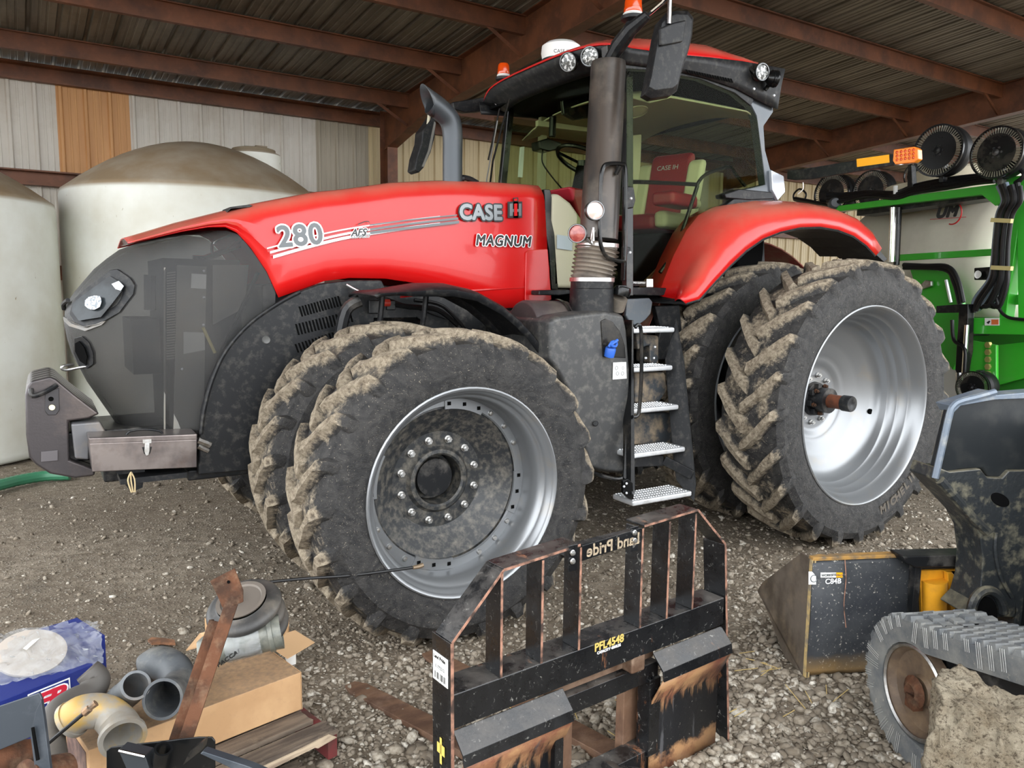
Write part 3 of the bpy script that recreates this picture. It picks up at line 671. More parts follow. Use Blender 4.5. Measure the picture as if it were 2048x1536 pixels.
# ---------------- engine and chassis
m = MB(); m.box(-.95, 1.9, -.22, .22, .62, 1.15); m.box(-.6, 1.25, -.33, .33, 1.1, 1.75); m.box(1.2, 3.3, -.40, .40, .6, 1.55); m.build('engine_block', m_blackpaint, TR, bevel=.02)
m = MB(); m.cyl((.02, -.42, 1.50), (.30, -.42, 1.50), .075, .075, 20); m.cyl((.30, -.42, 1.50), (.34, -.42, 1.50), .08, .06, 20); m.cyl((.34, -.42, 1.49), (.52, -.42, 1.47), .05, .05, 16); m.build('filter_canister', m_blackgl, TR)
m = MB(); m.box(-.02, .05, -.5, -.4, 1.58, 1.66); m.build('engine_bracket', m_blackpaint, TR, bevel=.006)
m = MB(); m.box(.1, .16, -.48, -.4, 1.6, 1.66); m.build('engine_bracket', m_blackpaint, TR, bevel=.006)
m = MB(); m.cyl((.06, -.5, 1.645), (.11, -.5, 1.645), .022, n=12); m.build('red_connector', mat('connector_red', srgb(200, 60, 45), .4), TR)
m = MB(); m.tube(spl([(-.16, -.5, 1.75), (-.05, -.52, 1.70), (.1, -.5, 1.715), (.3, -.48, 1.70)], 5), .008); m.build('brake_line', m_steel, TR)
m = MB(); m.tube(spl([(.1, -.46, 1.64), (.25, -.47, 1.62), (.45, -.46, 1.60), (.6, -.45, 1.5)], 5), .016); m.tube(spl([(.3, -.44, 1.66), (.5, -.45, 1.62), (.7, -.46, 1.42)], 5), .012); m.build('engine_hose', m_hose, TR)
m = MB(); m.cyl((0, -1.35, ZF), (0, 1.35, ZF), .10, n=20); m.box(-.25, .25, -.5, .5, .62, .9); m.build('front_axle', m_blackpaint, TR); m = MB(); m.cyl((XR, -1.45, ZR), (XR, 1.45, ZR), .09, n=20); m.cyl((XR, -.7, ZR), (XR, .7, ZR), .24, n=24); m.build('rear_axle', m_blackpaint, TR)
# ---------------- front support with weight block
WY = -.33
m = MB(); m.prism([at(a, b, 'y', WY) for a, b in ((50, 790), (54, 772), (62, 762), (100, 753), (112, 758), (150, 790), (200, 828), (176, 838), (137, 843), (140, 920), (190, 938), (190, 952), (150, 957), (100, 948), (72, 930), (58, 915), (52, 870))], (0, .10, 0))
ws = m.build('suitcase_weight', mat('cast_weight_paint', srgb(70, 66, 67), .34, .5, dust=srgb(132, 116, 106), dscale=3, damt=.35, bump=.05, bscale=90), TR, bevel=.012)
m = MB(); m.prism([at(a, b, 'y', WY-.002) for a, b in ((90, 784), (118, 776), (119, 820), (112, 830), (96, 830), (90, 822))], (0, -.006, 0)); m.build('weight_recess', mat('weight_recess_paint', srgb(60, 58, 60), .4, .4), ws, bevel=.004)
m = MB(); m.cyl(at(102, 798, 'y', WY-.008), at(102, 798, 'y', WY-.012), .012, n=14); m.build('weight_hole', m_dark, ws)
m = MB(); m.cyl(at(104, 815, 'y', WY-.006), at(104, 815, 'y', WY-.018), .014, n=12); m.build('weight_bolt', mat('brass_bolt', srgb(200, 190, 150), .4, .6), ws)
m = MB(); m.tube(spl([at(62, 778, 'y', WY-.01), at(66, 792, 'y', WY-.03), at(90, 784, 'y', WY-.03), at(114, 770, 'y', WY-.012)], 4), .012); m.build('weight_handle', m_blackpaint, ws)
m = MB(); m.prism([at(a, b, 'y', WY-.002) for a, b in ((82, 903), (116, 900), (116, 921), (82, 924))], (0, -.005, 0)); m.build('weight_pad', mat('weight_pad_paint', srgb(96, 92, 94), .4, .4), ws, bevel=.003)
for k in range(1, 5): dup(ws, (0, .115*k, 0)).scale = (1, 1, 1)
m = MB(); m.box(-1.62, -.9, -.26, .26, .80, .96); m.box(-1.45, -.5, -.22, .22, .66, .84); m.build('front_support', m_blackpaint, TR, bevel=.012)
m = MB(); m.prism([at(a, b, 'y', -.36) for a, b in ((142, 848), (200, 843), (214, 868), (180, 880), (178, 920), (150, 918))], (0, .2, 0)); m.build('weight_bracket', mat('bracket_grey_paint', srgb(104, 104, 106), .4, .3, dust=DIRT), TR, bevel=.01)
m = MB(); m.prism([at(a, b, 'y', -.42) for a, b in ((230, 940), (290, 940), (285, 975), (262, 985))], (0, .02, 0)); m.build('mud_flap', m_black, TR)
m = MB(); m.box(-1.05, -.35, -.40, .40, .66, .72); m.build('front_skid_plate', m_black, TR, bevel=.01)
m = MB(); m.tube([at(395, 880, 'y', -.48), at(420, 890, 'y', -.47)], .02); m.tube([at(395, 892, 'y', -.48), at(416, 902, 'y', -.47)], .015); m.build('strap_bracket', m_steel, TR)
# ---------------- rear fenders
cr = [at(x, y, 'y', -1.02) for x, y in ((1347, 606), (1362, 560), (1382, 510), (1408, 458), (1432, 428), (1462, 411), (1510, 403), (1560, 403), (1610, 407), (1655, 415), (1700, 434), (1728, 462), (1744, 500))]
li = [at(x, y, 'y', -1.24) for x, y in ((1372, 608), (1398, 600), (1432, 562), (1462, 530), (1492, 502), (1525, 479), (1560, 465), (1600, 456), (1640, 455), (1675, 461), (1706, 473), (1732, 492), (1750, 512))]
rows = []
for a, b in zip(cr, li):
    d = b-a; row = [np.array([a[0], -.72, a[2]-.015]), np.array([a[0], -.86, a[2]])]
    for t, bul in ((0, .0), (.15, .012), (.35, .035), (.55, .05), (.75, .05), (.92, .025), (1, 0)):
        p = a+d*t; out = unit(np.array([a[0]-XR, 0, a[2]-ZR])); row.append(p+out*bul*1.2+np.array([0, -bul*.6, 0]))
    rows.append(row)
m = MB(); m.grid(rows); fen = m.build('rear_fender', m_red, TR, solid=.01, ang=50)
rows2 = [[r[-1]+np.array([0, .004, 0]), r[-1]+.006*unit(np.array([XR-r[-1][0], 0, ZR-r[-1][2]])), r[-1]+np.array([0, .5, 0])+.02*unit(np.array([r[-1][0]-XR, 0, r[-1][2]-ZR]))] for r in rows]
m = MB(); m.grid(rows2); m.build('fender_liner', m_black, TR, solid=.01)
m = MB(); m.tube([r[-1] for r in rows], .008, 6); m.build('fender_lip', m_black, TR)
mm = MB(); mm.v = [(a, -b, c) for a, b, c in (tuple(p) for r in rows for p in r)]; nn = len(rows[0]); mm.f = [(j*nn+i, j*nn+i+1, (j+1)*nn+i+1, (j+1)*nn+i) for j in range(len(rows)-1) for i in range(nn-1)]
mm.build('rear_fender', m_red, TR, solid=.01, ang=50)
m = MB(); m.prism([at(a, b, 'y', -1.2) for a, b in ((1737, 478), (1744, 484), (1775, 518), (1768, 524), (1752, 510), (1738, 492))], (0, .35, 0)); m.build('fender_mud_flap', m_black, TR, bevel=.004)
A = []; B = []
for k in range(20):
    a = math.radians(20+k*7.5); A.append((XR-.05+1.13*math.cos(a), -.72, ZR+.02+1.13*math.sin(a))); B.append((XR-.05+1.10*math.cos(a), -.36, ZR+.02+1.10*math.sin(a)))
m = MB(); m.strip(A, B, (0, 0, .01)); m.prism([(XR-.05+1.12*math.cos(math.radians(20+k*7.5)), -.38, ZR+.02+1.12*math.sin(math.radians(20+k*7.5))) for k in range(20)], (0, .02, 0)); m.build('inner_fender', mat('dusty_red_paint', srgb(138, 34, 34), .6, dust=DIRT, dscale=5, dlo=.35, dhi=.7, damt=.8, updust=DIRT), TR)

# ---------------- cab frame
YC = -.86
def yp(pts, y): return [at(a, b, 'y', y) for a, b in pts]
m = MB(); m.prism([(1.60, -.93, 1.70), (1.66, -.93, 1.70), (1.735, -.77, 3.22), (1.675, -.77, 3.22)], (0, .05, 0)); m.build('front_pillar', m_blackgl, TR, bevel=.006)
m = MB(); m.prism([(1.60, .88, 1.70), (1.66, .88, 1.70), (1.735, .72, 3.22), (1.675, .72, 3.22)], (0, .05, 0)); m.build('front_pillar', m_blackgl, TR, bevel=.006)
# door header, C pillar with its stepped outline
C_ = [(1500, 172), (1535, 190), (1546, 203), (1547, 224), (1528, 252), (1531, 300), (1541, 338), (1568, 352), (1571, 385), (1556, 402), (1478, 395), (1482, 380), (1531, 368), (1513, 232), (1500, 206), (1482, 196)]
m = MB(); m.prism(yp(C_, YC+.02), (0, .07, 0)); m.build('rear_pillar', mat('glossy_grey_pillar', srgb(70, 76, 82), .22, .2, dust=DUST, damt=.2), TR, bevel=.008)
m = MB(); m.prism(yp([(1543, 340), (1568, 352), (1571, 384), (1556, 401), (1545, 380)], YC-.005), (0, .05, 0)); m.build('lamp_housing', mat('clear_housing', srgb(190, 196, 204), .2, .3), TR, bevel=.006)
m = MB(); m.prism(yp([(1250, 138), (1300, 140), (1400, 158), (1470, 186), (1502, 212), (1508, 200), (1500, 186), (1440, 160), (1380, 146), (1250, 127)], YC), (0, .06, 0)); m.build('door_header', m_black, TR, bevel=.006)
m = MB(); m.prism(yp([(1468, 398), (1440, 418), (1412, 450), (1388, 492), (1362, 540), (1347, 578), (1355, 583), (1372, 545), (1396, 498), (1420, 455), (1446, 426), (1475, 408), (1545, 402), (1545, 394)], YC-.02), (0, .07, 0)); m.build('door_rear_frame', m_black, TR, bevel=.005)
m = MB(); m.prism(yp([(1243, 574), (1350, 576), (1348, 588), (1320, 592), (1243, 590)], YC-.05), (0, .12, 0)); m.build('cab_sill', m_black, TR, bevel=.008)
m = MB(); m.prism(yp([(1450, 388), (1480, 378), (1545, 384), (1548, 398), (1500, 400), (1452, 396)], YC-.03), (0, .10, 0)); m.build('rear_trim', m_black, TR, bevel=.008)
# panes
dg = yp([(1255, 136), (1300, 141), (1400, 160), (1468, 188), (1500, 212), (1515, 240), (1530, 370), (1482, 380), (1466, 396), (1438, 416), (1410, 448), (1386, 490), (1360, 538), (1345, 576), (1250, 574)], YC)
m = MB(); m.prism(dg, (0, .004, 0)); m.build('door_glass', m_glass, TR, smooth=False)
rows = []
for i in range(9):
    z = 1.72+(3.24-1.72)*i/8; row = []
    yw = .90-(z-1.72)*.105; xb = 1.63+(z-1.72)*.05
    for k in range(13):
        s_ = -1+2*k/12; row.append((xb-.13*(1-s_*s_), yw*s_, z+.02*(1-s_*s_)*(i/8)))
    rows.append(row)
m = MB(); m.grid(rows); m.build('windscreen', m_glass, TR, solid=.004)
m = MB(); m.tube([rows[-1][k] for k in range(13)], .02, 6); m.build('windscreen_header', m_black, TR)
m = MB(); m.prism([(x, .84, z) for x, _, z in dg], (0, .004, 0)); m.build('far_side_glass', m_glass, TR, smooth=False)
m = MB(); m.prism([(3.02, -.74, 2.25), (3.02, .74, 2.25), (2.98, .70, 3.15), (2.98, -.70, 3.15)], (.004, 0, 0)); m.build('rear_glass', m_glass, TR, smooth=False)
m = MB(); m.prism([(2.93, .80, 1.75), (3.04, .80, 1.75), (3.04, .74, 3.2), (2.93, .74, 3.2)], (0, .06, 0)); m.prism([(2.98, -.84, 1.75), (3.04, -.84, 1.75), (3.04, -.78, 2.4), (2.98, -.78, 2.4)], (0, .06, 0)); m.build('rear_post', m_black, TR)
m = MB(); m.prism([(2.05, .83, 1.75), (2.12, .83, 1.75), (2.10, .77, 3.2), (2.03, .77, 3.2)], (0, .05, 0)); m.build('door_post', m_beige, TR, bevel=.01)
m = MB(); m.tube([(1.50, .42, 3.20), (1.46, .60, 2.75), (1.50, .78, 2.30)], .008, 6); m.tube([(1.46, .50, 3.14), (1.43, .62, 2.76)], .007, 6); m.build('wiper', m_blackgl, TR)
m = MB(); m.tube([(1.455, .52, 3.05), (1.44, .66, 2.62), (1.47, .79, 2.28)], .005, 6); m.build('wiper_blade', m_silver, TR)
# floor, rear bulkhead, headliner
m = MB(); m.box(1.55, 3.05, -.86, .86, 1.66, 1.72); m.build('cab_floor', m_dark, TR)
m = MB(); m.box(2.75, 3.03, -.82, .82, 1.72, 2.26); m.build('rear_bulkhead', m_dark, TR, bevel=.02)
m = MB()
rows = []
for i in range(7):
    x = 1.86+(2.98-1.86)*i/6; rows.append([(x, yy, 3.185-.14*abs(yy/.8)**2.5-(.06 if i in (0, 6) else 0)) for yy in np.linspace(-.80, .80, 11)])
m.grid(rows); m.build('headliner', m_beige, TR, solid=.01)
m = MB(); m.lathe([(0, .085), (.008, .085), (.008, .075), (.001, .06), (0, .0001)], at(1272, 225, 'y', -.6), (0, .3, 1), 28); m.build('speaker_ring', m_beige, TR)
# seat (turned a little to the door)
SF = thing('operator_seat', None, None); SF.parent = TR; SF.location = (2.50, -.12, 1.72); SF.rotation_euler = (0, 0, math.radians(18))
def cush(sec, pts, nm, m_, par, bevel=0):
    m = MB(); m.loft([[np.array(p)+np.array([sx*w_/2, 0, 0]) for p in ()] for _ in ()], False) if False else None
def rbox(x0, x1, y0, y1, z0, z1, nm, m_, par, bv=.03):
    m = MB(); m.box(x0, x1, y0, y1, z0, z1); return m.build(nm, m_, par, bevel=bv)
rbox(-.28, .20, -.19, .19, .48, .60, 'seat_cushion', m_seatred, SF, .04); rbox(-.26, .22, -.29, -.17, .49, .62, 'seat_bolster', m_seatcream, SF, .04); rbox(-.26, .22, .17, .29, .49, .62, 'seat_bolster', m_seatcream, SF, .04)
def back(y0, y1, nm, m_, top, th=.11, x0=.17):
    m = MB(); m.prism([(x0, y0, .60), (x0+th, y0, .60), (x0+th+.13, y0, top), (x0+.17, y0, top+.02), (x0+.12, y0, top-.02)], (0, y1-y0, 0)); m.build(nm, m_, SF, bevel=.03)
back(-.18, .18, 'seat_back', m_seatred, 1.12, .10); back(-.30, -.17, 'back_bolster', m_seatcream, 1.05, .09, .14); back(.17, .30, 'back_bolster', m_seatcream, 1.05, .09, .14)
rbox(-.16, .18, -.20, .20, .02, .46, 'seat_pedestal', m_dark, SF, .03)
rbox(-.34, .02, -.44, -.34, .64, .71, 'armrest', m_seatcream, SF, .03); rbox(-.55, -.16, -.50, -.32, .62, .72, 'arm_console', m_seatred, SF, .03)
text('headrest_lettering', 'CASE IH', m_lens, (.262, .11, 1.00), .055, (math.radians(76), 0, -PI/2), SF, ext=.001)
# steering wheel and dash
m = MB(); c0 = np.array([1.93, .02, 2.72]); m.tube([c0+.215*np.array([math.cos(a)*.9, math.sin(a), -math.cos(a)*.44]) for a in np.linspace(0, 2*PI, 33)[:-1]], .017, 8, closed=True)
sw = m.build('steering_wheel', m_blackgl, TR)
m = MB()
for a in (.3, 2.4, 4.5): m.tube([c0+(0, 0, -.03), c0+.2*np.array([math.cos(a)*.9, math.sin(a), -math.cos(a)*.44])], .012, 6)
m.cyl(c0+(0, 0, -.06), c0+(0, 0, .0), .05); m.build('wheel_spokes', m_blackgl, sw)
m = MB(); m.tube(spl([c0+(0, 0, -.05), c0+(-.06, 0, -.3), c0+(-.14, 0, -.6), c0+(-.16, 0, -1.0)], 4), [.055]*4+[.075]*4+[.1]*5, 12); m.build('steering_column', m_dark, TR)
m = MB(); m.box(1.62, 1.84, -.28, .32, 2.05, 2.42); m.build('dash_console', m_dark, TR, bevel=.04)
m = MB(); m.prism(yp([(1101, 388), (1118, 386), (1142, 404), (1163, 434), (1178, 480), (1186, 540), (1188, 578), (1104, 576)], -.42), (0, .5, 0)); m.build('front_cowl_trim', m_beige, TR, bevel=.03)
m = MB(); m.prism(yp([(1138, 372), (1180, 380), (1182, 450), (1160, 440)], -.38), (0, .3, 0)); m.build('red_cowl_trim', m_seatred, TR, bevel=.02)
m = MB(); m.prism(yp([(1114, 469), (1146, 474), (1144, 501), (1114, 497)], -.435), (0, .002, 0)); m.build('paper_tag', mat('paper_tag', srgb(170, 180, 186), .6), TR)
m = MB(); m.prism(yp([(1078, 282), (1096, 276), (1122, 284), (1126, 296), (1100, 303), (1080, 298)], .25), (0, .12, 0)); m.tube([at(1104, 275, 'y', .3), at(1106, 232, 'y', .3)], .03, 8); m.build('monitor', m_blackgl, TR, bevel=.01)
m = MB(); m.tube(spl([at(1086, 300, 'y', .3), at(1085, 325, 'y', .3), at(1105, 355, 'y', .28), at(1128, 382, 'y', .25)], 5), .006, 6); m.build('monitor_cable', m_hose, TR)
m = MB(); m.prism(yp([(1042, 294), (1049, 293), (1045, 355), (1038, 354)], .70), (0, .02, 0)); m.build('painted_window_glint', mat('bright_strip', srgb(235, 240, 245), .2), TR)  # pale strip painted in for a glint at the far window
m = MB(); m.prism(yp([(1125, 200), (1180, 190), (1182, 235), (1150, 240), (1128, 228)], .1), (0, .04, 0)); m.build('interior_mirror', m_blackgl, TR, bevel=.008)
m = MB(); m.prism(yp([(1076, 240), (1178, 255), (1178, 264), (1076, 252)], .4), (0, .04, 0)); m.build('display_rail', m_beige, TR, bevel=.005)
m = MB(); m.prism(yp([(1304, 250), (1455, 210), (1462, 222), (1310, 264)], .55), (0, .05, 0)); m.build('roller_blind', m_beige, TR, bevel=.005)
m = MB(); m.prism(yp([(1254, 270), (1262, 274), (1256, 302), (1250, 300)], -.72), (0, .01, 0)); m.build('warning_card', m_white, TR)
m = MB(); m.prism(yp([(1251, 272), (1284, 268), (1282, 330), (1274, 400), (1262, 420), (1256, 420), (1256, 300)], -.05), (0, .05, 0)) ; m.build('side_trim', m_beige, TR, bevel=.01)
# door bars seen through and on the glass
def ytube(pts, y, r, nm, m_, n=8, k=4):
    m = MB(); m.tube(spl(yp(pts, y), k), r, n); return m.build(nm, m_, TR)
ytube([(1256, 372), (1262, 364), (1330, 366), (1392, 369)], -.80, .014, 'door_handrail', m_blackgl)
ytube([(1393, 371), (1410, 350), (1450, 335), (1462, 336), (1472, 350), (1490, 372)], -.80, .013, 'door_handrail', m_blackgl)
ytube([(1395, 371), (1372, 440), (1350, 500), (1320, 545)], -.80, .014, 'door_handrail', m_blackgl)
m = MB(); m.prism(yp([(1252, 372), (1268, 373), (1272, 400), (1268, 416), (1252, 418)], -.885), (0, .04, 0)); m.build('door_latch', m_black, TR, bevel=.01)
m = MB(); m.prism(yp([(1250, 492), (1262, 494), (1262, 520), (1258, 560), (1248, 562)], -.90), (0, .04, 0)); m.build('door_pull', m_black, TR, bevel=.008)
for (a, b) in ((1262, 397), (1260, 505), (1405, 478), (1508, 178), (1548, 191)):
    m = MB(); m.ball(at(a, b, 'y', -.92), .010, 5); m.build('bolt_head', m_lens, TR)
m = MB(); m.prism(yp([(1262, 562), (1292, 562), (1292, 572), (1262, 572)], -.866), (0, -.001, 0)); m.build('sill_label', m_blackgl, TR)
tx2 = text('label_lettering', 'PREMIER EQUIPMENT', m_decal, at(1262, 567, 'y', -.869), .018, (PI/2, 0, 0), TR, ext=.0004, sx=.75)
m = MB(); m.prism(yp([(1293, 558), (1306, 558), (1306, 574), (1293, 574)], -.866), (0, -.001, 0)); m.build('sill_label', m_white, TR)
# ---------------- roof
def rsec(x, t):
    hw = .90; zt = np.interp(x, [1.40, 1.47, 1.6, 1.9, 2.4, 2.8, 3.0, 3.05], [3.32, 3.36, 3.40, 3.46, 3.50, 3.46, 3.40, 3.33])
    return zt
def roofgrid(zlo_f, infl=0):
    rows = []
    for x in (1.40, 1.44, 1.52, 1.62, 1.8, 2.1, 2.4, 2.7, 2.9, 3.0, 3.05):
        zt = rsec(x, 0); row = []
        # plan: sides bulge a little, front corner swept back
        for s_ in np.linspace(-1, 1, 25):
            hw = .90; y = hw*s_; e = abs(s_); xx = x+(.14*e**3*(1 if x < 2 else 0)*(2.0-x)/.6)
            edge = zlo_f(x, s_)
            z = zt-(zt-edge)*e**7; row.append((xx, y, z))
        rows.append(row)
    return rows
edge = lambda x, s_: np.interp(x, [1.4, 1.6, 2.0, 2.5, 3.05], [3.27, 3.25, 3.28, 3.33, 3.35])
m = MB(); R_ = roofgrid(edge); m.grid(R_); m.build('cab_roof', m_red, TR, solid=.012, ang=45)
# black lower roof band, near side and front and rear
def band(path_top, path_bot, nm, m_, solid=.015):
    m = MB(); rows = []
    for a, b in zip(path_top, path_bot):
        a = np.array(a); b = np.array(b); mid = (a+b)/2; rows.append([a, a*.65+b*.35+np.array([0, 0, 0]), mid, a*.25+b*.75, b])
    m.grid(rows); return m.build(nm, m_, TR, solid=solid, ang=60)
xs_ = [1.50, 1.6, 1.8, 2.0, 2.3, 2.6, 2.85, 2.98, 3.04]
nt_ = [(x, -.905, np.interp(x, [1.4, 1.6, 2.0, 2.5, 3.05], [3.28, 3.265, 3.29, 3.34, 3.36])) for x in xs_]
nb_ = [(x, -.865, np.interp(x, [1.5, 2.0, 2.5, 2.9, 3.04], [3.17, 3.20, 3.185, 3.10, 3.08])) for x in xs_]
band(nt_, nb_, 'roof_side_band', m_black); band([(a, -b, c) for a, b, c in nt_], [(a, -b, c) for a, b, c in nb_], 'roof_side_band', m_black)
ys_ = np.linspace(-.905, .905, 17)
fx = lambda y: 1.42+.12*abs(y/.9)**3
band([(fx(y), y, 3.33-.05*abs(y/.9)**4) for y in ys_], [(fx(y)+.16, y*.86, 3.20-.0*abs(y)) for y in ys_], 'roof_front_band', m_black, .03)
band([(3.05, y, 3.36) for y in ys_], [(3.03, y*.95, 3.10) for y in ys_], 'roof_rear_band', m_black, .02)
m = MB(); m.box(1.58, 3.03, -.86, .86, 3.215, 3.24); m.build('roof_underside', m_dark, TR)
m = MB()
for k in range(18): m.prism(yp([(1372+k*5.2, 139+k*1.05), (1375+k*5.2, 139.6+k*1.05), (1378.5+k*5.2, 146+k*1.15), (1375.5+k*5.2, 145.4+k*1.15)], -.893), (0, .004, 0))
m.build('roof_vent_slots', m_dark, TR)['kind'] = 'stuff'
# work lamps
def lamp(c, ax, r, parent=TR, lens=None, nm='work_lamp'):
    ax = unit(ax); m = MB(); c = np.array(c, float)
    m.lathe([(-.062, .0001), (-.062, r*.5), (-.03, r*.9), (-.03, r*1.0), (-.022, r*.9), (-.014, r*1.0), (-.008, r*.92), (0, r*1.02), (.012, r*1.02), (.012, r*.90), (.002, r*.88)], c, ax, 28)
    o = m.build(nm, m_blackgl, parent)
    m = MB(); m.lathe([(.003, r*.88), (.008, r*.5), (.009, .0001)], c, ax, 24); m.build('lens', lens or mat_lens, o)
    m = MB(); m.lathe([(.011, r*.96), (.014, r*.95), (.014, r*.90), (.011, r*.88)], c, ax, 28, closed=True); m.build('chrome_ring', m_silver, o)
    return o
mat_lens = mat('led_lens', srgb(84, 86, 84), .2, .1, col2=srgb(215, 216, 214), scale=55, lo=.5, hi=.56)
lamp(at(1137, 124, 'x', 1.43), (-.85, -.45, -.25), .062); lamp(at(1180, 113, 'x', 1.46), (-.85, -.5, -.2), .062)
lamp(at(1011, 182, 'x', 1.55), (-.8, -.5, -.3), .058); lamp(at(1000, 198, 'x', 1.60), (-.8, -.55, -.3), .058)
lamp(at(1523, 144, 'y', -.95), (-.15, -1, -.1), .060); lamp(at(1549, 158, 'y', -.97), (1, -.35, -.1), .058)
m = MB(); m.tube([at(1500, 135, 'y', -.9), at(1512, 150, 'y', -.93), at(1545, 150, 'y', -.93)], .02); m.tube([at(1530, 180, 'y', -.9), at(1545, 160, 'y', -.93)], .015); m.build('lamp_bracket', m_blackgl, TR)
for (a, b) in ((1224, 95), (1224, 107)):
    m = MB(); m.ball(at(a, b, 'y', -.96), .014, 5); m.build('bolt_head', m_lens, TR)
m = MB(); m.prism([at(a, b, 'y', -.94) for a, b in ((1214, 90), (1230, 88), (1232, 116), (1216, 114))], (0, .06, 0)); m.build('mirror_mount_plate', m_blackgl, TR, bevel=.004)
# GPS dome and beacons
c = at(1122, 108, 'y', .1); m = MB(); m.lathe([(-.05, .14), (.0, .15), (.05, .145), (.075, .11), (.08, .0001)], c, (0, 0, 1), 32); gp = m.build('satellite_receiver', m_white, TR)
m = MB(); m.lathe([(-.09, .13), (-.05, .148)], c, (0, 0, 1), 32); m.build('receiver_base', m_black, gp)
text('receiver_lettering', 'CASE IH', m_decblk, at(1107, 105, 'y', -.045), .036, (PI/2, 0, -.5), gp, ext=.001)
def beacon(c, s=1.):
    c = np.array(c, float); m = MB(); m.lathe([(0, .052*s), (.008, .056*s), (.028*s, .055*s), (.03*s, .052*s), (.06*s, .052*s), (.085*s, .048*s), (.095*s, .04*s), (.097*s, .0001)], c, (0, 0, 1), 28); o = m.build('beacon', m_amber, TR)
    m = MB(); m.lathe([(-.02, .05*s), (-.005, .06*s), (.002, .055*s), (.002, .0001)], c, (0, 0, 1), 28); m.build('beacon_collar', m_white, o)
    m = MB(); m.lathe([(-.10, .02), (-.06, .03), (-.04, .07*s), (-.02, .072*s), (-.018, .0001)], c, (0, 0, 1), 28); m.build('beacon_base', m_black, o)
beacon(at(1266, 27, 'y', -.95), 1.05); beacon(at(1007, 150, 'y', .62), .9)
# near mirror
MY = -1.38
m = MB(); m.tube([at(1215, 128, 'y', -.9), at(1238, 90, 'y', -1.0), at(1262, 58, 'y', -1.1), at(1295, 30, 'y', -1.2)], [.035, .05, .045, .03], 10); ar = m.build('mirror_arm', m_black, TR)
m = MB(); m.tube([at(1258, 62, 'y', -.97), at(1260, 48, 'y', -.96)], .03); m.build('beacon_stalk', m_black, TR)
m = MB(); m.tube([at(1298, 28, 'y', -1.2), at(1325, 5, 'y', -1.32), at(1340, -12, 'y', MY)], .012); m.tube([at(1340, -12, 'y', MY-.05), at(1338, 48, 'y', MY-.05)], .014); m.build('mirror_rod', m_chrome, TR)
P = [(1318, 42), (1332, 26), (1352, 21), (1376, 22), (1387, 35), (1384, 72), (1376, 105), (1364, 140), (1354, 182), (1342, 191), (1302, 197), (1288, 189), (1294, 165), (1302, 120), (1310, 75)]
P0 = [at(a, b, 'y', MY) for a, b in P]; cc = sum(P0)/len(P0)
m = MB(); m.loft([[p+np.array([.03, .07, 0]) for p in P0], P0, [cc+(p-cc)*.86+np.array([-.02, -.035, 0]) for p in P0], [cc+(p-cc)*.5+np.array([-.03, -.045, 0]) for p in P0]]); mi = m.build('mirror_housing', m_black, TR, ang=25, bevel=.004)
m = MB(); m.prism([at(a, b, 'y', MY-.035) for a, b in ((1315, 58), (1340, 48), (1366, 42), (1360, 86), (1330, 92), (1316, 94))], (0, -.03, 0)); m.build('mirror_clamp_cover', m_black, mi, bevel=.01)
m = MB(); m.prism([cc+(p-cc)*.93+np.array([.035, .071, 0]) for p in P0], (0, .003, 0)); m.build('mirror_glass', m_chrome, mi)
# far mirror and its arm
m = MB(); m.prism([at(a, b, 'y', 1.05) for a, b in ((905, 204), (975, 193), (1000, 196), (1000, 220), (975, 222), (930, 225), (908, 218))], (0, .06, 0)); m.build('mirror_arm', m_black, TR, bevel=.01)
P = [(858, 245), (868, 228), (872, 240), (870, 275), (862, 305), (848, 335), (838, 346), (829, 340), (833, 315), (843, 285), (845, 262)]
m = MB(); m.prism([at(a, b, 'y', 1.25) for a, b in P], (0, .16, 0)); mi2 = m.build('mirror_housing', m_black, TR, bevel=.012)
m = MB(); m.prism([at(a, b, 'y', 1.24) for a, b in ((869, 243), (872, 246), (862, 298), (848, 334), (844, 333), (857, 300))], (0, .03, 0)); m.build('mirror_edge', m_plate, mi2)
m = MB(); m.tube([at(859, 225, 'y', 1.28), at(855, 260, 'y', 1.28)], .015); m.build('mirror_rod', m_beige, mi2)
# exhaust stack
P = spl([at(x, y, 'y', -.30) for x, y in ((905, 372), (905, 320), (905, 268), (899, 240), (881, 220), (860, 205))], 6)
m = MB(); n0 = len(m.v); m.tube(P, [.062]*9+list(np.linspace(.062, .070, len(P)-9)), 24, caps=False); t = unit(P[-1]-P[-2]); n_ = 24
for i in range(len(m.v)-n_, len(m.v)):
    v = np.array(m.v[i]); dd = v-P[-1]; k = dd @ unit(np.cross(np.array([0, -1., 0]), t)); m.v[i] = tuple(v+t*(abs(0)+(-k)*1.1*(1)+.02))
m.build('exhaust_stack', mat('exhaust_dark_steel', srgb(66, 70, 74), .4, .4, dust=srgb(110, 104, 96), dscale=4, damt=.4), TR, solid=.004)
m = MB(); m.tube(spl([at(925, 355, 'y', -.3), at(940, 358, 'y', -.3), at(955, 366, 'y', -.3)], 4), .018); m.cyl(at(921, 357, 'y', -.3), at(926, 357, 'y', -.3), .024); m.build('drain_hose', m_hose, TR)
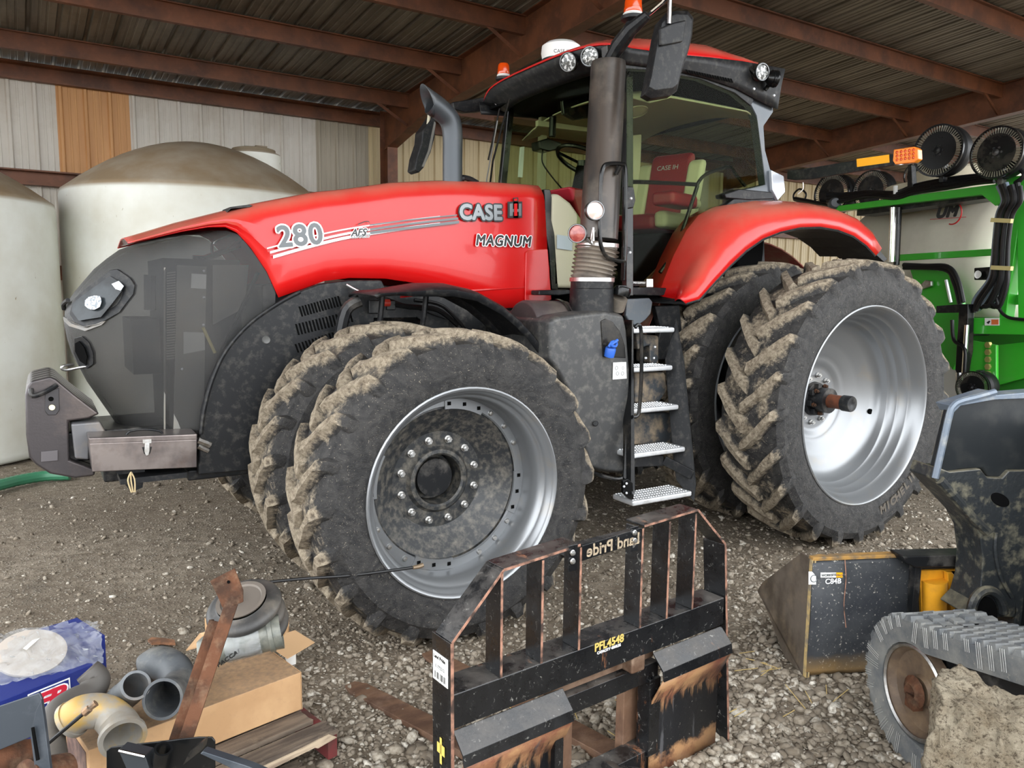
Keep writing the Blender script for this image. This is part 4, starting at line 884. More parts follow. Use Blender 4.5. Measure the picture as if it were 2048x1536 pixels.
# ---------------- after-treatment tube with bellows
ty = -.95; tc = [at(x, y, 'y', ty) for x, y in ((1217, 124), (1206, 330), (1197, 478))]
m_tube = mat('dusty_tube', srgb(48, 45, 43), .36, .15, col2=srgb(72, 63, 56), scale=4, stretch=(2, 2, .5), dust=DUST, dscale=6, damt=.35)
m = MB(); m.tube([tc[0]+(0, 0, .0), tc[0]-(0, 0, .03), tc[1], tc[1]-(0, 0, .01), tc[2]], [.104, .109, .112, .118, .122], 36); m.build('air_tube', m_tube, TR, ang=50)
tb = [at(x, y, 'y', ty) for x, y in ((1196, 488), (1184, 562), (1184, 618))]
z0, z1 = tb[1][2], tb[0][2]; prof = [(0, .128), (.015, .14)]
nb = 7
for k in range(nb):
    h = .03+(z1-z0-.05)*k/nb; s_ = (z1-z0-.05)/nb; prof += [(h, .120), (h+s_*.25, .124), (h+s_*.5, .143), (h+s_*.75, .124)]
prof += [(z1-z0-.02, .12), (z1-z0-.02, .126), (z1-z0, .126)]
m = MB(); m.lathe(prof, tb[1], unit(tb[0]-tb[1]), 40); m.build('bellows', mat('dusty_rubber_bellows', srgb(138, 128, 116), .6, col2=srgb(90, 84, 78), scale=5), TR, ang=60)
for q, r in ((tb[1]+(0, 0, .008), .138), (tb[0]-(0, 0, .012), .128)):
    m = MB(); m.lathe([(-.012, r), (-.012, r+.004), (.012, r+.004), (.012, r)], q, (0, 0, 1), 40, closed=True); m.build('hose_clamp', m_steel, TR)
m = MB(); m.lathe([(-.30, .14), (-.05, .14), (-.045, .135), (0, .135)], tb[1], (0, 0, 1), 36); m.build('tube_socket', m_black, TR)
def lp(pts, y): return spl(yp(pts, y), 4, closed=True)
m = MB(); m.tube(lp([(1202, 362), (1206, 336), (1216, 328), (1242, 328), (1251, 340), (1251, 430), (1250, 512), (1246, 522), (1228, 520), (1210, 510), (1200, 480), (1200, 430)], -1.10), .013, 8, closed=True); m.build('grab_rail', m_blackgl, TR)
m = MB(); m.tube([at(1232, 348, 'y', -1.08), at(1240, 332, 'y', -1.1)], .014); m.build('rail_bracket', m_blackgl, TR)
lamp(at(1190, 421, 'y', -1.10), (-.35, -1, 0), .058, lens=mat('clear_red_lens', srgb(225, 190, 180), .1, .2, col2=srgb(235, 225, 220), scale=30, coat=.5)); lamp(at(1155, 467, 'y', -1.12), (-.75, -.7, -.05), .056, lens=mat('red_lens', srgb(140, 50, 45), .2, col2=srgb(170, 90, 80), scale=30, coat=.5))
m = MB(); m.tube([at(1172, 478, 'y', -1.06), at(1182, 487, 'y', -1.06), at(1187, 460, 'y', -1.06)], .012); m.tube([at(1187, 455, 'y', -1.08), at(1187, 482, 'y', -1.08)], .008); m.build('lamp_bracket', m_steel, TR)
m = MB(); m.prism(yp([(1089, 378), (1101, 379), (1104, 395), (1103, 440), (1110, 470), (1116, 560), (1117, 580), (1104, 578), (1098, 500), (1092, 470)], -.42), (0, .06, 0)); m.build('hood_seal', m_blackgl, TR, bevel=.006)
m = MB(); m.prism(yp([(1078, 581), (1140, 579), (1142, 588), (1120, 591), (1078, 590)], -.62), (0, .1, 0)); m.build('step_bracket', m_black, TR, bevel=.008)
# ---------------- fuel tank
TY = -1.12
P = [(1098, 640), (1112, 632), (1160, 625), (1212, 620), (1250, 628), (1256, 660), (1262, 740), (1262, 944), (1240, 949), (1205, 945), (1180, 938), (1160, 860), (1130, 770), (1110, 735), (1098, 720)]
P0 = yp(P, TY)
m = MB(); m.loft([[p+np.array([0, .75, 0]) for p in P0], [p+np.array([0, .05, 0]) for p in P0], [p for p in [sum(P0)/len(P0)*.03+q*.97 for q in P0]]]); tk = m.build('fuel_tank', mat('scuffed_black_tank', srgb(56, 56, 56), .48, dust=srgb(140, 136, 126), dscale=18, dlo=.48, dhi=.85, damt=.5, bump=.1, bscale=200, chips=srgb(140, 136, 128), cscale=24, clo=.66, chi=.7), TR, bevel=.02, ang=40)
m = MB(); m.cyl(at(1044, 664, 'y', -.80), at(1130, 664, 'y', -.80), .20, .20, 40); m.build('after_treatment_can', mat('dusty_maroon_black', srgb(66, 58, 58), .45, dust=DUST, damt=.4), TR, bevel=.02)
m = MB(); m.lathe([(0, .205), (.02, .207), (.02, .19)], at(1108, 662, 'y', -.80), (1, 0, 0), 40); m.build('can_band', m_blackgl, TR)
m = MB(); m.ball(at(1170, 850, 'y', -1.05), .28, 16, (.55, .33, 1.25)); m.build('tank_bulge', m_black, tk) if False else None
# recess pocket with blue cap
m = MB(); m.prism(yp([(1202, 642), (1212, 637), (1226, 644), (1240, 662), (1250, 690), (1252, 716), (1206, 714)], TY-.006), (0, .03, 0)); m.build('filler_pocket', m_blackgl, tk, bevel=.004)
m_blue = mat('blue_cap', srgb(44, 96, 190), .45)
c = at(1221, 699, 'y', TY-.03); m = MB(); m.lathe([(-.045, .032), (.005, .034), (.012, .03), (.014, .0001)], c, (0, -.3, 1), 24); cp_ = m.build('fluid_cap', m_blue, tk)
m = MB(); m.tube(spl([c+np.array(q) for q in ((-.03, -.02, .02), (-.01, -.03, .05), (.03, -.02, .04), (.02, -.02, .02), (-.02, -.03, .03), (.03, -.03, .06))], 4), .009); m.build('cap_tether', m_blue, cp_)
m = MB(); m.prism(yp([(1226, 725), (1252, 724), (1253, 757), (1225, 759)], TY-.005), (0, -.002, 0)); lb = m.build('safety_label', m_white, tk)
m_blk2 = m_decgrey
for (a, b, r) in ((1233, 736, 4), (1246, 736, 3), (1235, 747, 4), (1245, 747, 4)):
    m = MB(); m.lathe([(0, r*.0031), (0, r*.0023)], at(a, b, 'y', TY-.0085), (0, 1, 0), 14); m.build('safety_symbol', m_blk2, lb)
m = MB(); m.tube([at(1233, 618, 'y', -1.0), at(1240, 596, 'y', -1.04)], [.05, .05], 20); m.build('filler_neck', mat('dusty_neck', srgb(120, 110, 98), .6, col2=srgb(80, 76, 70)), TR)
m = MB(); m.lathe([(-.01, .052), (.02, .056), (.045, .05), (.05, .03), (.045, .0001)], at(1243, 588, 'y', -1.06), unit((.15, -.15, 1)), 14); m.box(*[v for v in (at(1243, 572, 'y', -1.07)[0]-.035, at(1243, 572, 'y', -1.07)[0]+.035, -1.085, -1.06, at(1243, 572, 'y', -1.07)[2]-.02, at(1243, 572, 'y', -1.07)[2]+.005)]); m.build('fuel_cap', m_blackgl, TR, bevel=.004)
m = MB(); m.cyl(at(1191, 847, 'y', TY-.0), at(1191, 847, 'y', TY-.02), .018, .014); m.build('tank_plug', m_black, tk)
m = MB(); m.tube(spl(yp([(1175, 942), (1205, 952), (1235, 958), (1256, 950)], TY), 4), .014); m.build('tank_guard', m_blackgl, TR)
m = MB(); P_ = yp([(1254, 598), (1300, 596), (1306, 604), (1302, 628), (1292, 640), (1275, 652), (1262, 648), (1252, 632)], -.95); m.prism(P_, (0, .03, 0)); m.build('cover_plate', mat('grey_cover', srgb(78, 84, 90), .5, dust=DUST), TR, bevel=.01)
# ---------------- ladder
STP = [((1268, 1350), 654, 666, -1.02, .17), ((1268, 1346), 731, 743, -1.08, .17), ((1264, 1358), 810, 824, -1.16, .18), ((1263, 1371), 895, 911, -1.26, .19), ((1266, 1384), 986, 1003, -1.38, .20)]
def tread_step(x0, x1, z, y, d):
    m = MB(); m.box(x0, x1, y, y+d, z-.035, z); st = m.build('step', m_tread, TR, bevel=.012)
    m = MB(); nx_ = int((x1-x0-.03)/.021)
    for j in range(5):
        for i in range(nx_): m.lathe([(0, .008), (.005, .006), (.005, .0001)], (x0+.02+i*.021, y+.025+j*(d-.04)/4, z-.0015), (0, 0, 1), 5)
    g = m.build('grip_studs', m_tread, st); g['kind'] = 'stuff'
for (xa, xb), ya, yb, y, d in STP:
    a = at(xa, yb, 'y', y); b = at(xb, yb, 'y', y); tread_step(a[0], b[0], (a[2]+b[2])/2+.035, y, d)
def side(px, nm, flip):
    pts = []
    for (xx, yy, y) in px: pts.append(at(xx, yy, 'y', y))
    return pts
m = MB(); m.prism([at(1352, 638, 'y', -1.0), at(1368, 720, 'y', -1.04), at(1392, 968, 'y', -1.30), at(1388, 1004, 'y', -1.40), at(1352, 960, 'y', -1.22), at(1345, 900, 'y', -1.1), at(1335, 780, 'y', -1.0), at(1330, 720, 'y', -.92)], (.012, .01, 0)); m.build('ladder_side', m_black, TR, bevel=.003)
m = MB(); m.prism([at(1264, 640, 'y', -1.02), at(1267, 640, 'y', -1.02), at(1268, 900, 'y', -1.25), at(1270, 985, 'y', -1.36), at(1264, 990, 'y', -1.38), at(1262, 960, 'y', -1.3)], (.0, .08, 0)); m.build('ladder_side', m_blackgl, TR, bevel=.002)
m = MB(); m.prism(yp([(1246, 962), (1256, 958), (1266, 966), (1268, 1000), (1258, 998), (1246, 986)], -1.36), (0, .02, 0)); m.build('ladder_hinge_plate', m_blackgl, TR, bevel=.003)
for (a, b) in ((1253, 967), (1253, 986), (1248, 973), (1317, 926), (1308, 716), (1291, 716), (1310, 694), (1292, 716)):
    m = MB(); m.ball(at(a, b, 'y', -1.37 if a < 1260 else -1.05), .008, 5); m.build('bolt_head', m_lens, TR)
m = MB(); m.prism(yp([(1265, 912), (1328, 912), (1328, 932), (1268, 934)], -1.2), (0, .02, 0)); m.bar(at(1328, 920, 'y', -1.2), at(1385, 950, 'y', -1.34), .02, .06); m.build('ladder_brace', m_black, TR, bevel=.003)
m = MB(); m.prism(yp([(1272, 665), (1318, 672), (1318, 730), (1300, 726), (1300, 690), (1276, 700)], -.88), (0, .15, 0)); m.prism(yp([(1270, 745), (1330, 745), (1336, 780), (1318, 806), (1270, 806)], -.95), (0, .2, 0)); m.prism(yp([(1266, 826), (1345, 826), (1350, 890), (1266, 890)], -.98), (0, .2, 0)); m.build('battery_box', mat('mudded_box', srgb(52, 56, 60), .55, dust=DIRT, dscale=8, dlo=.45, dhi=.65, damt=.8), TR, bevel=.012)
m = MB(); m.tube(spl(yp([(1270, 655), (1276, 650), (1282, 662), (1283, 740), (1279, 815), (1274, 832), (1264, 834)], -1.2), 4), .012); m.build('ladder_handrail', m_blackgl, TR)
m = MB(); m.prism(yp([(1310, 612), (1360, 610), (1366, 680), (1345, 720), (1305, 720), (1322, 660)], -.8), (0, .05, 0)); m.build('cab_support', m_black, TR, bevel=.01)
m = MB(); m.cyl(at(1352, 945, 'y', -1.0), at(1356, 948, 'y', -1.1), .03, n=12); m.build('suspension_bolt', mat('brown_bolt', srgb(120, 105, 88), .7), TR)
# ---------------- marker lamp arm
MX = 3.35
def xp(pts, x): return [at(a, b, 'x', x) for a, b in pts]
m = MB(); m.prism(xp([(1574, 342), (1586, 340), (1630, 334), (1785, 308), (1788, 330), (1625, 358), (1588, 360), (1574, 358)], MX), (.03, 0, 0)); ma = m.build('marker_arm', m_black, TR, bevel=.004)
m = MB(); m.prism(xp([(1713, 318), (1778, 309), (1779, 325), (1714, 334)], MX-.004), (.003, 0, 0)); m.build('reflector', m_yellowdec, ma)
m = MB(); m.prism(xp([(1787, 299), (1828, 293), (1836, 298), (1837, 318), (1828, 325), (1790, 329), (1785, 322)], MX-.02), (.05, 0, 0)); lm = m.build('marker_lamp', mat('orange_lamp', srgb(238, 130, 40), .2, coat=.6), ma, bevel=.006)
m = MB()
for r_ in range(3):
    for c_ in range(5): m.ball(at(1794+c_*8.2, 304.5-c_*1.2+r_*7.5, 'x', MX-.02), .011, 4, (.5, 1, 1))
m.build('marker_leds', m_amber, lm)['kind'] = 'stuff'
m = MB(); m.tube(spl(xp([(1606, 365), (1606, 378), (1596, 388)], MX), 4), .004); m.build('marker_cable', m_white, TR)
# ---------------- toolbox resting on the front support
TBY = -.56
tb_ = thing('toolbox', 'worn bare-metal toolbox with a single front latch resting on the tractor front support', 'toolbox', tuple(at(290, 945, 'y', TBY)))
o_ = np.array(tb_.location)
def T(px, py, y=TBY): return at(px, py, 'y', y)-o_
m_tb = mat('bare_metal_toolbox', srgb(150, 141, 137), .30, .8, col2=srgb(112, 104, 103), scale=6, dust=srgb(120, 100, 88), dscale=9, damt=.4)
m = MB(); m.prism([T(179, 887), T(394, 879), T(394, 935), T(185, 944)], (0, .2, 0)); m.build('box_body', m_tb, tb_, bevel=.004)
m = MB(); m.prism([T(177, 876), T(395, 868), T(395, 880), T(179, 889)], (0, .2, 0)); ld = m.build('lid', m_tb, tb_, bevel=.006)
m = MB(); m.tube(spl([T(252, 870, TBY+.06), T(262, 862, TBY+.06), T(290, 859, TBY+.06), T(318, 862, TBY+.06), T(326, 869, TBY+.06)], 4), .006); m.build('handle', m_black, tb_)
m = MB(); m.prism([T(285, 879), T(303, 878), T(303, 886), T(285, 887)], (0, -.010, 0)); la = m.build('latch', m_steel, tb_, bevel=.002)
m = MB(); m.prism([T(289, 886), T(299, 886), T(299, 900), T(297, 910), T(291, 911), T(288, 902)], (0, -.016, 0)); m.build('latch_hasp', m_steel, la, bevel=.003)
m = MB(); m.prism([T(284, 894), T(304, 893), T(300, 907), T(288, 908)], (0, -.006, 0)); m.build('latch_base', m_blackpaint, la, bevel=.002)
m = MB(); m.box(*(lambda a: (a[0]-.3, a[0]+.05, -.02, .25, .0, .0))(T(300, 940))) if False else None
m = MB(); q = at(290, 948, 'y', -.5); m.box(q[0]-.12, q[0]+.20, -.54, -.34, q[2]-.035, q[2]-.006); m.build('support_tray', m_black, TR)
m = MB()
for dx in (-.012, .0, .014): m.tube(spl([at(262, 944, 'y', -.57)+np.array([0, 0, 0]), at(262, 960, 'y', -.57)+np.array([dx*1.2, 0, 0]), at(262, 985, 'y', -.57)+np.array([dx*.6+.01, 0, 0])], 4), .004, 5)
tag(m.build('twine', mat('sisal_twine', srgb(190, 170, 130), .8)), 'frayed sisal twine hanging under the metal toolbox', 'twine')
# ------------------------------------------------------------ poly tanks
def polytank(label, c, R, zs, zt, cap, capR=.28):
    t = thing('storage_tank', label, 'tank', (c[0], c[1], 0), group='white poly tanks along the back wall')
    m = MB(); pr = [(0, .0001), (0, R-.05), (.03, R-.01), (.08, R), (zs*.45, R+.006), (zs-.12, R), (zs-.04, R-.015), (zs, R-.07)]
    for k in range(1, 10):
        a = k/10; pr.append((zs+(zt-zs)*math.sin(a*PI/2)**1.05, (R-.07)*(1-a)**.92+.0)) if False else pr.append((zs+(zt-zs)*(1-((1-a))**1.9), (R-.07)*(1-a)))
    pr.append((zt, .0001)); m.lathe(pr, (0, 0, 0), (0, 0, 1), 72); m.build('tank_body', m_poly, t, ang=50)
    if cap:
        q = cap; m = MB(); m.lathe([(-.25, capR), (.10, capR), (.12, capR-.02), (.125, .0001)], q, (0, 0, 1), 36); l = m.build('manway_neck', m_poly, t)
        m = MB(); m.lathe([(.11, capR*.82), (.17, capR*.80), (.18, capR*.7), (.18, .0001)], q, (0, 0, 1), 30); m.box(q[0]-.02, q[0]+.12, q[1]-.2, q[1]-.1, q[2]+.16, q[2]+.2); m.build('manway_lid', mat('tank_lid', srgb(120, 105, 82), .6), l)
    return t
polytank('white poly tank cut by the left edge of the picture, dusty dome', (-2.80, 4.95), 1.32, 2.62, 3.12, None)
q = at(508, 318, 'y', 5.42)
polytank('white poly tank behind the tractor nose with a round manway neck on its dusty dome', (.05, 5.42), 1.495, 2.86, 3.47, (q[0]-.05, 0, q[2]-.06), .33)
m = MB(); m.tube(spl([at(-60, 985, 'z', .05), at(0, 970, 'z', .05), at(40, 960, 'z', .05), at(90, 952, 'z', .05), at(140, 950, 'z', .05)], 8), [.045+.004*(i % 2) for i in range(33)], 10)
tag(m.build('hose', mat('green_hose', srgb(58, 120, 88), .5)), 'green corrugated suction hose lying at the foot of the left tank', 'hose')

# ------------------------------------------------------------ green planter behind the rear wheel
PFo = (5.9, 0., 0.); PFr = Frame(PFo, math.degrees(math.atan2(-.955, -.296)))
PL = thing('planter', 'green field planter with white tank, folded row units and bundled hoses behind the rear wheel', 'planter', PFo, PFr.a)
def P2(px, py, y=0.): return PFr.at(px, py, 'y', y)
def plate(pts, y, th, nm, m_, par=None, bevel=.006, **k):
    m = MB(); m.prism([P2(a, b, y) for a, b in pts], (0, th, 0)); return m.build(nm, m_, par or PL, bevel=bevel, **k)
plate([(1655, 425), (1672, 412), (1990, 368), (2008, 372), (2008, 402), (1990, 412), (1962, 389), (1950, 391), (1700, 420)], 0, .12, 'top_beam', m_green)
plate([(1990, 366), (2030, 352), (2060, 350), (2060, 640), (2036, 640), (2034, 470), (2010, 640), (1998, 640), (2012, 415), (1994, 412)], .02, .10, 'tower_frame', m_green)
plate([(1945, 636), (2090, 636), (2090, 670), (1945, 668)], -.12, .18, 'toolbar', m_green)
plate([(1944, 640), (1934, 645), (1932, 662), (1938, 672), (1944, 670)], -.13, .2, 'toolbar_end', m_black)
plate([(1820, 540), (1828, 535), (1902, 545), (1925, 600), (1925, 700), (1905, 740), (1880, 700), (1868, 650), (1840, 600)], .25, .04, 'hitch_plate', m_green)
plate([(1940, 680), (1992, 690), (1992, 765), (1940, 770)], -.02, .03, 'bolt_plate', m_green)
plate([(1992, 690), (2090, 680), (2090, 745), (2000, 770), (1990, 768)], .3, .05, 'rear_plate', m_green)
plate([(2000, 590), (2090, 588), (2090, 608), (2000, 610)], .1, .08, 'cross_rail', m_green)
for k in range(5):
    c = P2(1974, 690+k*14.5, -.04); m = MB(); m.tube([c+(0, .03, 0), c], .03, 6); m.build('plate_bolt', mat('zinc_yellow_bolt', srgb(190, 180, 110), .35, .6) if k == 0 else bpy.data.materials['zinc_yellow_bolt'], PL)
m = MB(); c0 = P2(1905, 480, .9); c1 = c0*1
L0 = P2(1760, 480, 1.0)[0]; L1 = P2(2080, 480, 1.0)[0]; zc = (P2(1880, 405, .9)[2]+P2(1880, 640, .9)[2])/2; RR = .68
pr = [(0, .0001), (0, RR*.55), (.03, RR*.8), (.09, RR*.94), (.18, RR), (L1-L0-.18, RR), (L1-L0-.03, RR*.85), (L1-L0, RR*.5), (L1-L0, .0001)]
m.lathe(pr, (L0, 1.0, zc), (1, 0, 0), 48); m.build('liquid_tank', mat('off_white_tank', srgb(206, 200, 184), .45, dust=DUST, dscale=1.5, damt=.25), PL, ang=50)
m = MB(); m.lathe([(-.35, .82), (-.16, .78), (-.13, .56), (-.03, .54), (.0, .5), (.0, .0001)], P2(1935, 341, .95), (0, 0, 1), 40); m.build('tank_dome', mat('cream_dome', srgb(216, 206, 182), .45), PL)
def tband(px0, py0, px1, py1, h0, h1): pass
yb = 1.0-RR-.01
plate([(1798, 509), (1990, 497), (1990, 511), (1798, 522)], yb, .03, 'tank_band', m_green)
text('tank_lettering', 'UM', m_decblk, P2(1871, 436, yb-.015), .150, (PI/2, 0, 0), PL, ext=.002, fat=.010, shear=.3, sx=1.15, space=1.1)
m = MB(); c = P2(1906, 427, yb-.02); m.tube([c+.105*np.array([math.cos(a), 0, math.sin(a)]) for a in np.linspace(math.radians(-110), math.radians(120), 20)], .007, 6); m.tube([P2(1860, 439, yb-.02), P2(1932, 434, yb-.02)], .003, 5); m.build('tank_logo_ring', mat('logo_red', srgb(200, 40, 40), .4), PL)
# cylinders and uprights
m = MB(); m.tube([P2(1787, 415, .02), P2(1783, 524, .02)], .035, 16); m.build('chrome_cylinder', m_chrome, PL)
m = MB(); m.tube([P2(1798, 415, .08), P2(1793, 530, .08)], .03, 12); m.build('black_cylinder', m_blackgl, PL)
plate([(1918, 610), (1936, 608), (1934, 700), (1926, 745), (1914, 748), (1910, 740)], -.2, .07, 'jack_leg', m_blackgl)
m = MB(); m.tube([P2(1934, 650, -.2), P2(1928, 748, -.2)], .02, 10); m.tube([P2(1920, 745, -.2), P2(1920, 775, -.2)], .035, 10); m.build('jack_cylinder', m_chrome, PL)
plate([(1872, 612), (1925, 608), (1925, 625), (1872, 626)], -.15, .06, 'jack_bracket', m_black)
plate([(1850, 560), (1862, 562), (1862, 572), (1840, 580), (1838, 572)], .2, .03, 'latch_plate', m_steel)
m = MB(); m.tube([P2(1892, 560, .2), P2(1902, 605, .2)], .015, 8); m.build('hitch_pin', m_lens, PL)
plate([(1948, 536), (1988, 533), (1988, 560), (1970, 560), (1948, 560)], .0, .06, 'gauge_box', m_blackgl)
m = MB(); m.lathe([(0, .0001), (0, .032), (-.01, .036)], P2(1957, 549, -.03), (0, 1, 0), 20); m.build('pressure_gauge', m_white, PL)
plate([(1970, 636), (1999, 636), (1999, 651), (1970, 651)], -.125, -.003, 'caution_label', m_white, bevel=0)
plate([(1983, 639), (1997, 639), (1997, 649), (1983, 649)], -.129, -.002, 'caution_stripe', mat('label_orange', srgb(210, 110, 60), .5), bevel=0)
plate([(1973, 645), (1979, 641), (1981, 643), (1977, 648)], -.129, -.002, 'caution_symbol', m_decblk, bevel=0)
m = MB(); m.tube([P2(1791, 395, .05), P2(1791, 372, .05)], .022, 10); m.build('white_sensor', m_white, PL)
# bundled hoses down the tower and along the beam
hb = mat('hose_painted_blue_sheen', srgb(120, 132, 146), .25)  # bluish sheen put into the base colour of these hoses
for k in range(9):
    dx = (k-4)*5.2; dy = -.10-.04*(k % 3); r_ = .016+.004*(k % 2)
    pts = [(2018+dx*1.1, 372-(k % 4)*2), (2024+dx*.9, 400), (2010+dx*.75, 430), (2003+dx*.7, 480), (2000+dx*.75, 530), (1996+dx*.9, 560+k), (1980+dx*1.2-6, 598+k*2), (1962+dx*.9, 628-(k*3))]
    m = MB(); m.tube(spl([P2(a, b, dy) for a, b in pts], 5), r_, 8); m.build('hose_in_bundle', m_hose if k % 3 else hb, PL)
for k in range(4):
    m = MB(); m.tube(spl([P2(2030, 372-k*2, -.1), P2(2048, 348, -.1), P2(2020, 333-k*3, -.08), P2(1994, 345+k*3, -.06), P2(2004, 372, -.08), P2(2018, 400, -.1)], 5), .017, 8); m.build('looped_hose', m_hose, PL)
for (py, s_) in ((440, 1), (535, 1)):
    m = MB(); a = P2(1984, py, -.2); b = P2(2024, py+2, -.2); m.bar(a, b, .03, .035); m.build('hose_tie', mat('tie_tan', srgb(190, 176, 120), .5) if py == 440 else bpy.data.materials['tie_tan'], PL)
for k in range(4):
    m = MB(); m.tube(spl([P2(1990, 362-k*4, -.02+k*.03), P2(1950, 366-k*4, .0+k*.03), P2(1890, 376-k*5, .0+k*.03), P2(1830, 385-k*4, .0+k*.03), P2(1790, 396-k*3, .0+k*.03), P2(1740, 392-k*2, .0+k*.03), P2(1690, 402-k*4, .0+k*.03), P2(1655, 405-k*5, .03)], 5), .022+.003*k, 8); m.build('beam_hose', m_hose, PL)
m = MB(); m.tube(spl([P2(1808, 530, .1), P2(1850, 532, .1), P2(1895, 534, .1), P2(1915, 560, .1), P2(1926, 605, .1)], 6), .025, 8); m.tube(spl([P2(1808, 536, .1), P2(1888, 539, .1), P2(1908, 566, .1), P2(1920, 612, .1)], 6), .02, 8); m.build('hitch_hose', m_hose, PL)
m = MB(); m.tube(spl([P2(2006, 470, -.15), P2(1992, 560, -.15), P2(1996, 610, -.16), P2(2015, 634, -.16), P2(2060, 640, -.16)], 6), .014, 8); m.tube(spl([P2(1904, 640, -.2), P2(1908, 680, -.2), P2(1930, 700, -.22), P2(1930, 760, -.22), P2(1950, 785, -.22)], 6), .016, 8); m.build('loose_hose', m_hose, PL)
m = MB(); m.tube(spl([P2(1615, 410, .2), P2(1590, 400, .2), P2(1588, 388, .2), P2(1600, 378, .2), P2(1612, 388, .2), P2(1608, 402, .2)], 6), .012, 6); m.tube([P2(1590, 398, .2), P2(1640, 408, .2), P2(1680, 415, .1)], .03, 8); m.build('hose_coupling', m_hose, PL)
m = MB(); m.lathe([(0, .0001), (0, .05), (.03, .07), (.09, .075), (.1, .05), (.1, .0001)], P2(1672, 405, -.02), unit((-.6, .3, -.1)), 18); m.build('coupler_body', mat('coupler_grey', srgb(70, 74, 78), .4), PL)
# slotted seed discs with their gauge wheels
def disc(px, py, r_px, y):
    c = P2(px, py, y); d0 = np.linalg.norm(c-PFr.l(CP)); R = r_px/FPX*d0*.98; ax = unit(np.array([.30, -1, .0]))
    m = MB(); m.lathe([(0, .0001), (0, R*.72), (.006, R*.74), (.006, .0001)], c, ax, 40); o = m.build('seed_disc', m_blackgl, PL)
    m = MB(); X_, Y_ = frame_of(ax)
    for k in range(56):
        a = 2*PI*k/56; u_ = math.cos(a)*X_+math.sin(a)*Y_; v_ = -math.sin(a)*X_+math.cos(a)*Y_
        m.prism([c+u_*R*.74-v_*R*.012, c+u_*R*.96-v_*R*.022, c+u_*R*.96+v_*R*.022, c+u_*R*.74+v_*R*.012], ax*.006)
    m.build('disc_vanes', mat('vane_painted_light', srgb(128, 124, 112), .3, .6) if 'vane_painted_light' not in bpy.data.materials else bpy.data.materials['vane_painted_light'], o)['kind'] = 'stuff'  # light shining through the slits is put into the vane colour
    m = MB(); m.lathe([(-.01, R*.96), (-.01, R*1.03), (.012, R*1.03), (.012, R*.96)], c, ax, 48, closed=True); m.build('disc_rim', m_blackgl, o)
    m = MB(); m.lathe([(.006, R*.13), (.02, R*.13), (.022, R*.08), (.03, .0001)], c, ax, 20); 
    for k in range(6):
        a = 2*PI*k/6; m.lathe([(.005, .01), (.014, .009), (.015, .0001)], c+(math.cos(a)*X_+math.sin(a)*Y_)*R*.2, ax, 8)
    m.build('disc_hub', m_steel if False else m_blackpaint, o)
    m = MB(); cc_ = c-ax*.13; m.lathe([(-.05, R*.7), (-.06, R*.85), (-.045, R*.98), (0, R*1.02), (.045, R*.98), (.06, R*.85), (.05, R*.7)], cc_, ax, 40, closed=True); m.build('gauge_wheel_tire', m_hose, o)
    m = MB(); m.bar(c-ax*.10+np.array([0, 0, R*1.05]), c-ax*.12+np.array([.0, .0, -R*1.2]), .04, .07, up=ax); m.build('row_unit_arm', m_blackpaint, o)
disc(1876, 301, 43, -.1); disc(1993, 305, 42, -.25); disc(1663, 388, 36, .5); disc(1741, 381, 35, .7); disc(1832, 350, 22, 1.1)
disc(1945, 775, 28, -.35)
m = MB(); m.lathe([(0, .0001), (0, .25), (.12, .25), (.12, .0001)], P2(1895, 775, .3), (0, 1, 0), 24); m.build('closing_wheel', m_white, PL)
plate([(1815, 330), (1822, 330), (1826, 395), (1814, 395)], .05, .06, 'unit_post', m_blackpaint)
plate([(1640, 350), (1652, 346), (1660, 395), (1645, 400)], .6, .1, 'unit_post', m_blackpaint)
m = MB(); m.box(P2(1700, 400)[0], P2(2060, 400)[0], .1, .35, P2(1850, 400)[2]-.05, P2(1850, 400)[2]+.05); m.build('rear_beam', m_blackpaint, PL)
m = MB(); m.box(P2(1880, 700)[0], P2(2120, 700)[0], .36, 1.2, .45, 1.52); m.build('planter_chassis', mat('green_frame_painted_shade', srgb(40, 120, 34), .4), PL)  # darker green has the shade put into its colour; box fills a bright gap
for k in (0, 1):
    m = MB(); c = (P2(1960, 700)[0]+k*1.0-.2, .9, .42); m.lathe([(-.14, .18), (-.16, .3), (-.12, .41), (0, .42), (.12, .41), (.16, .3), (.14, .18)], c, (0, 1, 0), 36, closed=True); m.build('transport_wheel', m_tireF if False else m_hose, PL)
# ------------------------------------------------------------ pallet fork frame, standing on the gravel
FFo = (-.83, -3.07, 0.); FF = Frame(FFo, 5.2)
FK = thing('pallet_fork_frame', 'black chipped pallet fork frame with welded guard bars standing in front of the tractor', 'pallet fork', FFo, FF.a)
def F2(px, py, y=0.): return FF.at(px, py, 'y', y)
def f_fork():
    N = NT('chipped_black_fork_paint'); n1 = N.noise(7, 7, .7); n2 = N.noise(55, 4, .7); n3 = N.noise(4, 6, .65, stretch=(2.5, 1, .5))
    c = N.mix(N.math('MULTIPLY', N.ramp(N.noise(38, 6, .8, dist=1.5), .60, .66), N.ramp(n1, .40, .60)), srgb(16, 17, 19), srgb(150, 148, 142))
    c = N.mix(N.ramp(n3, .62, .68, 0, .85), c, srgb(140, 92, 62)); c = N.mix(N.math('MULTIPLY', N.up(.4, .9), N.ramp(n1, .4, .65, .0, .55)), c, srgb(118, 112, 106))
    return N.end(N.bsdf(c, N.ramp(n1, .4, .7, .22, .5), 0, n2, .15, .004))
m_fork = f_fork(); m_edge = mat('bare_rusty_edge', srgb(160, 118, 98), .6, .2, col2=srgb(60, 46, 40), scale=22)
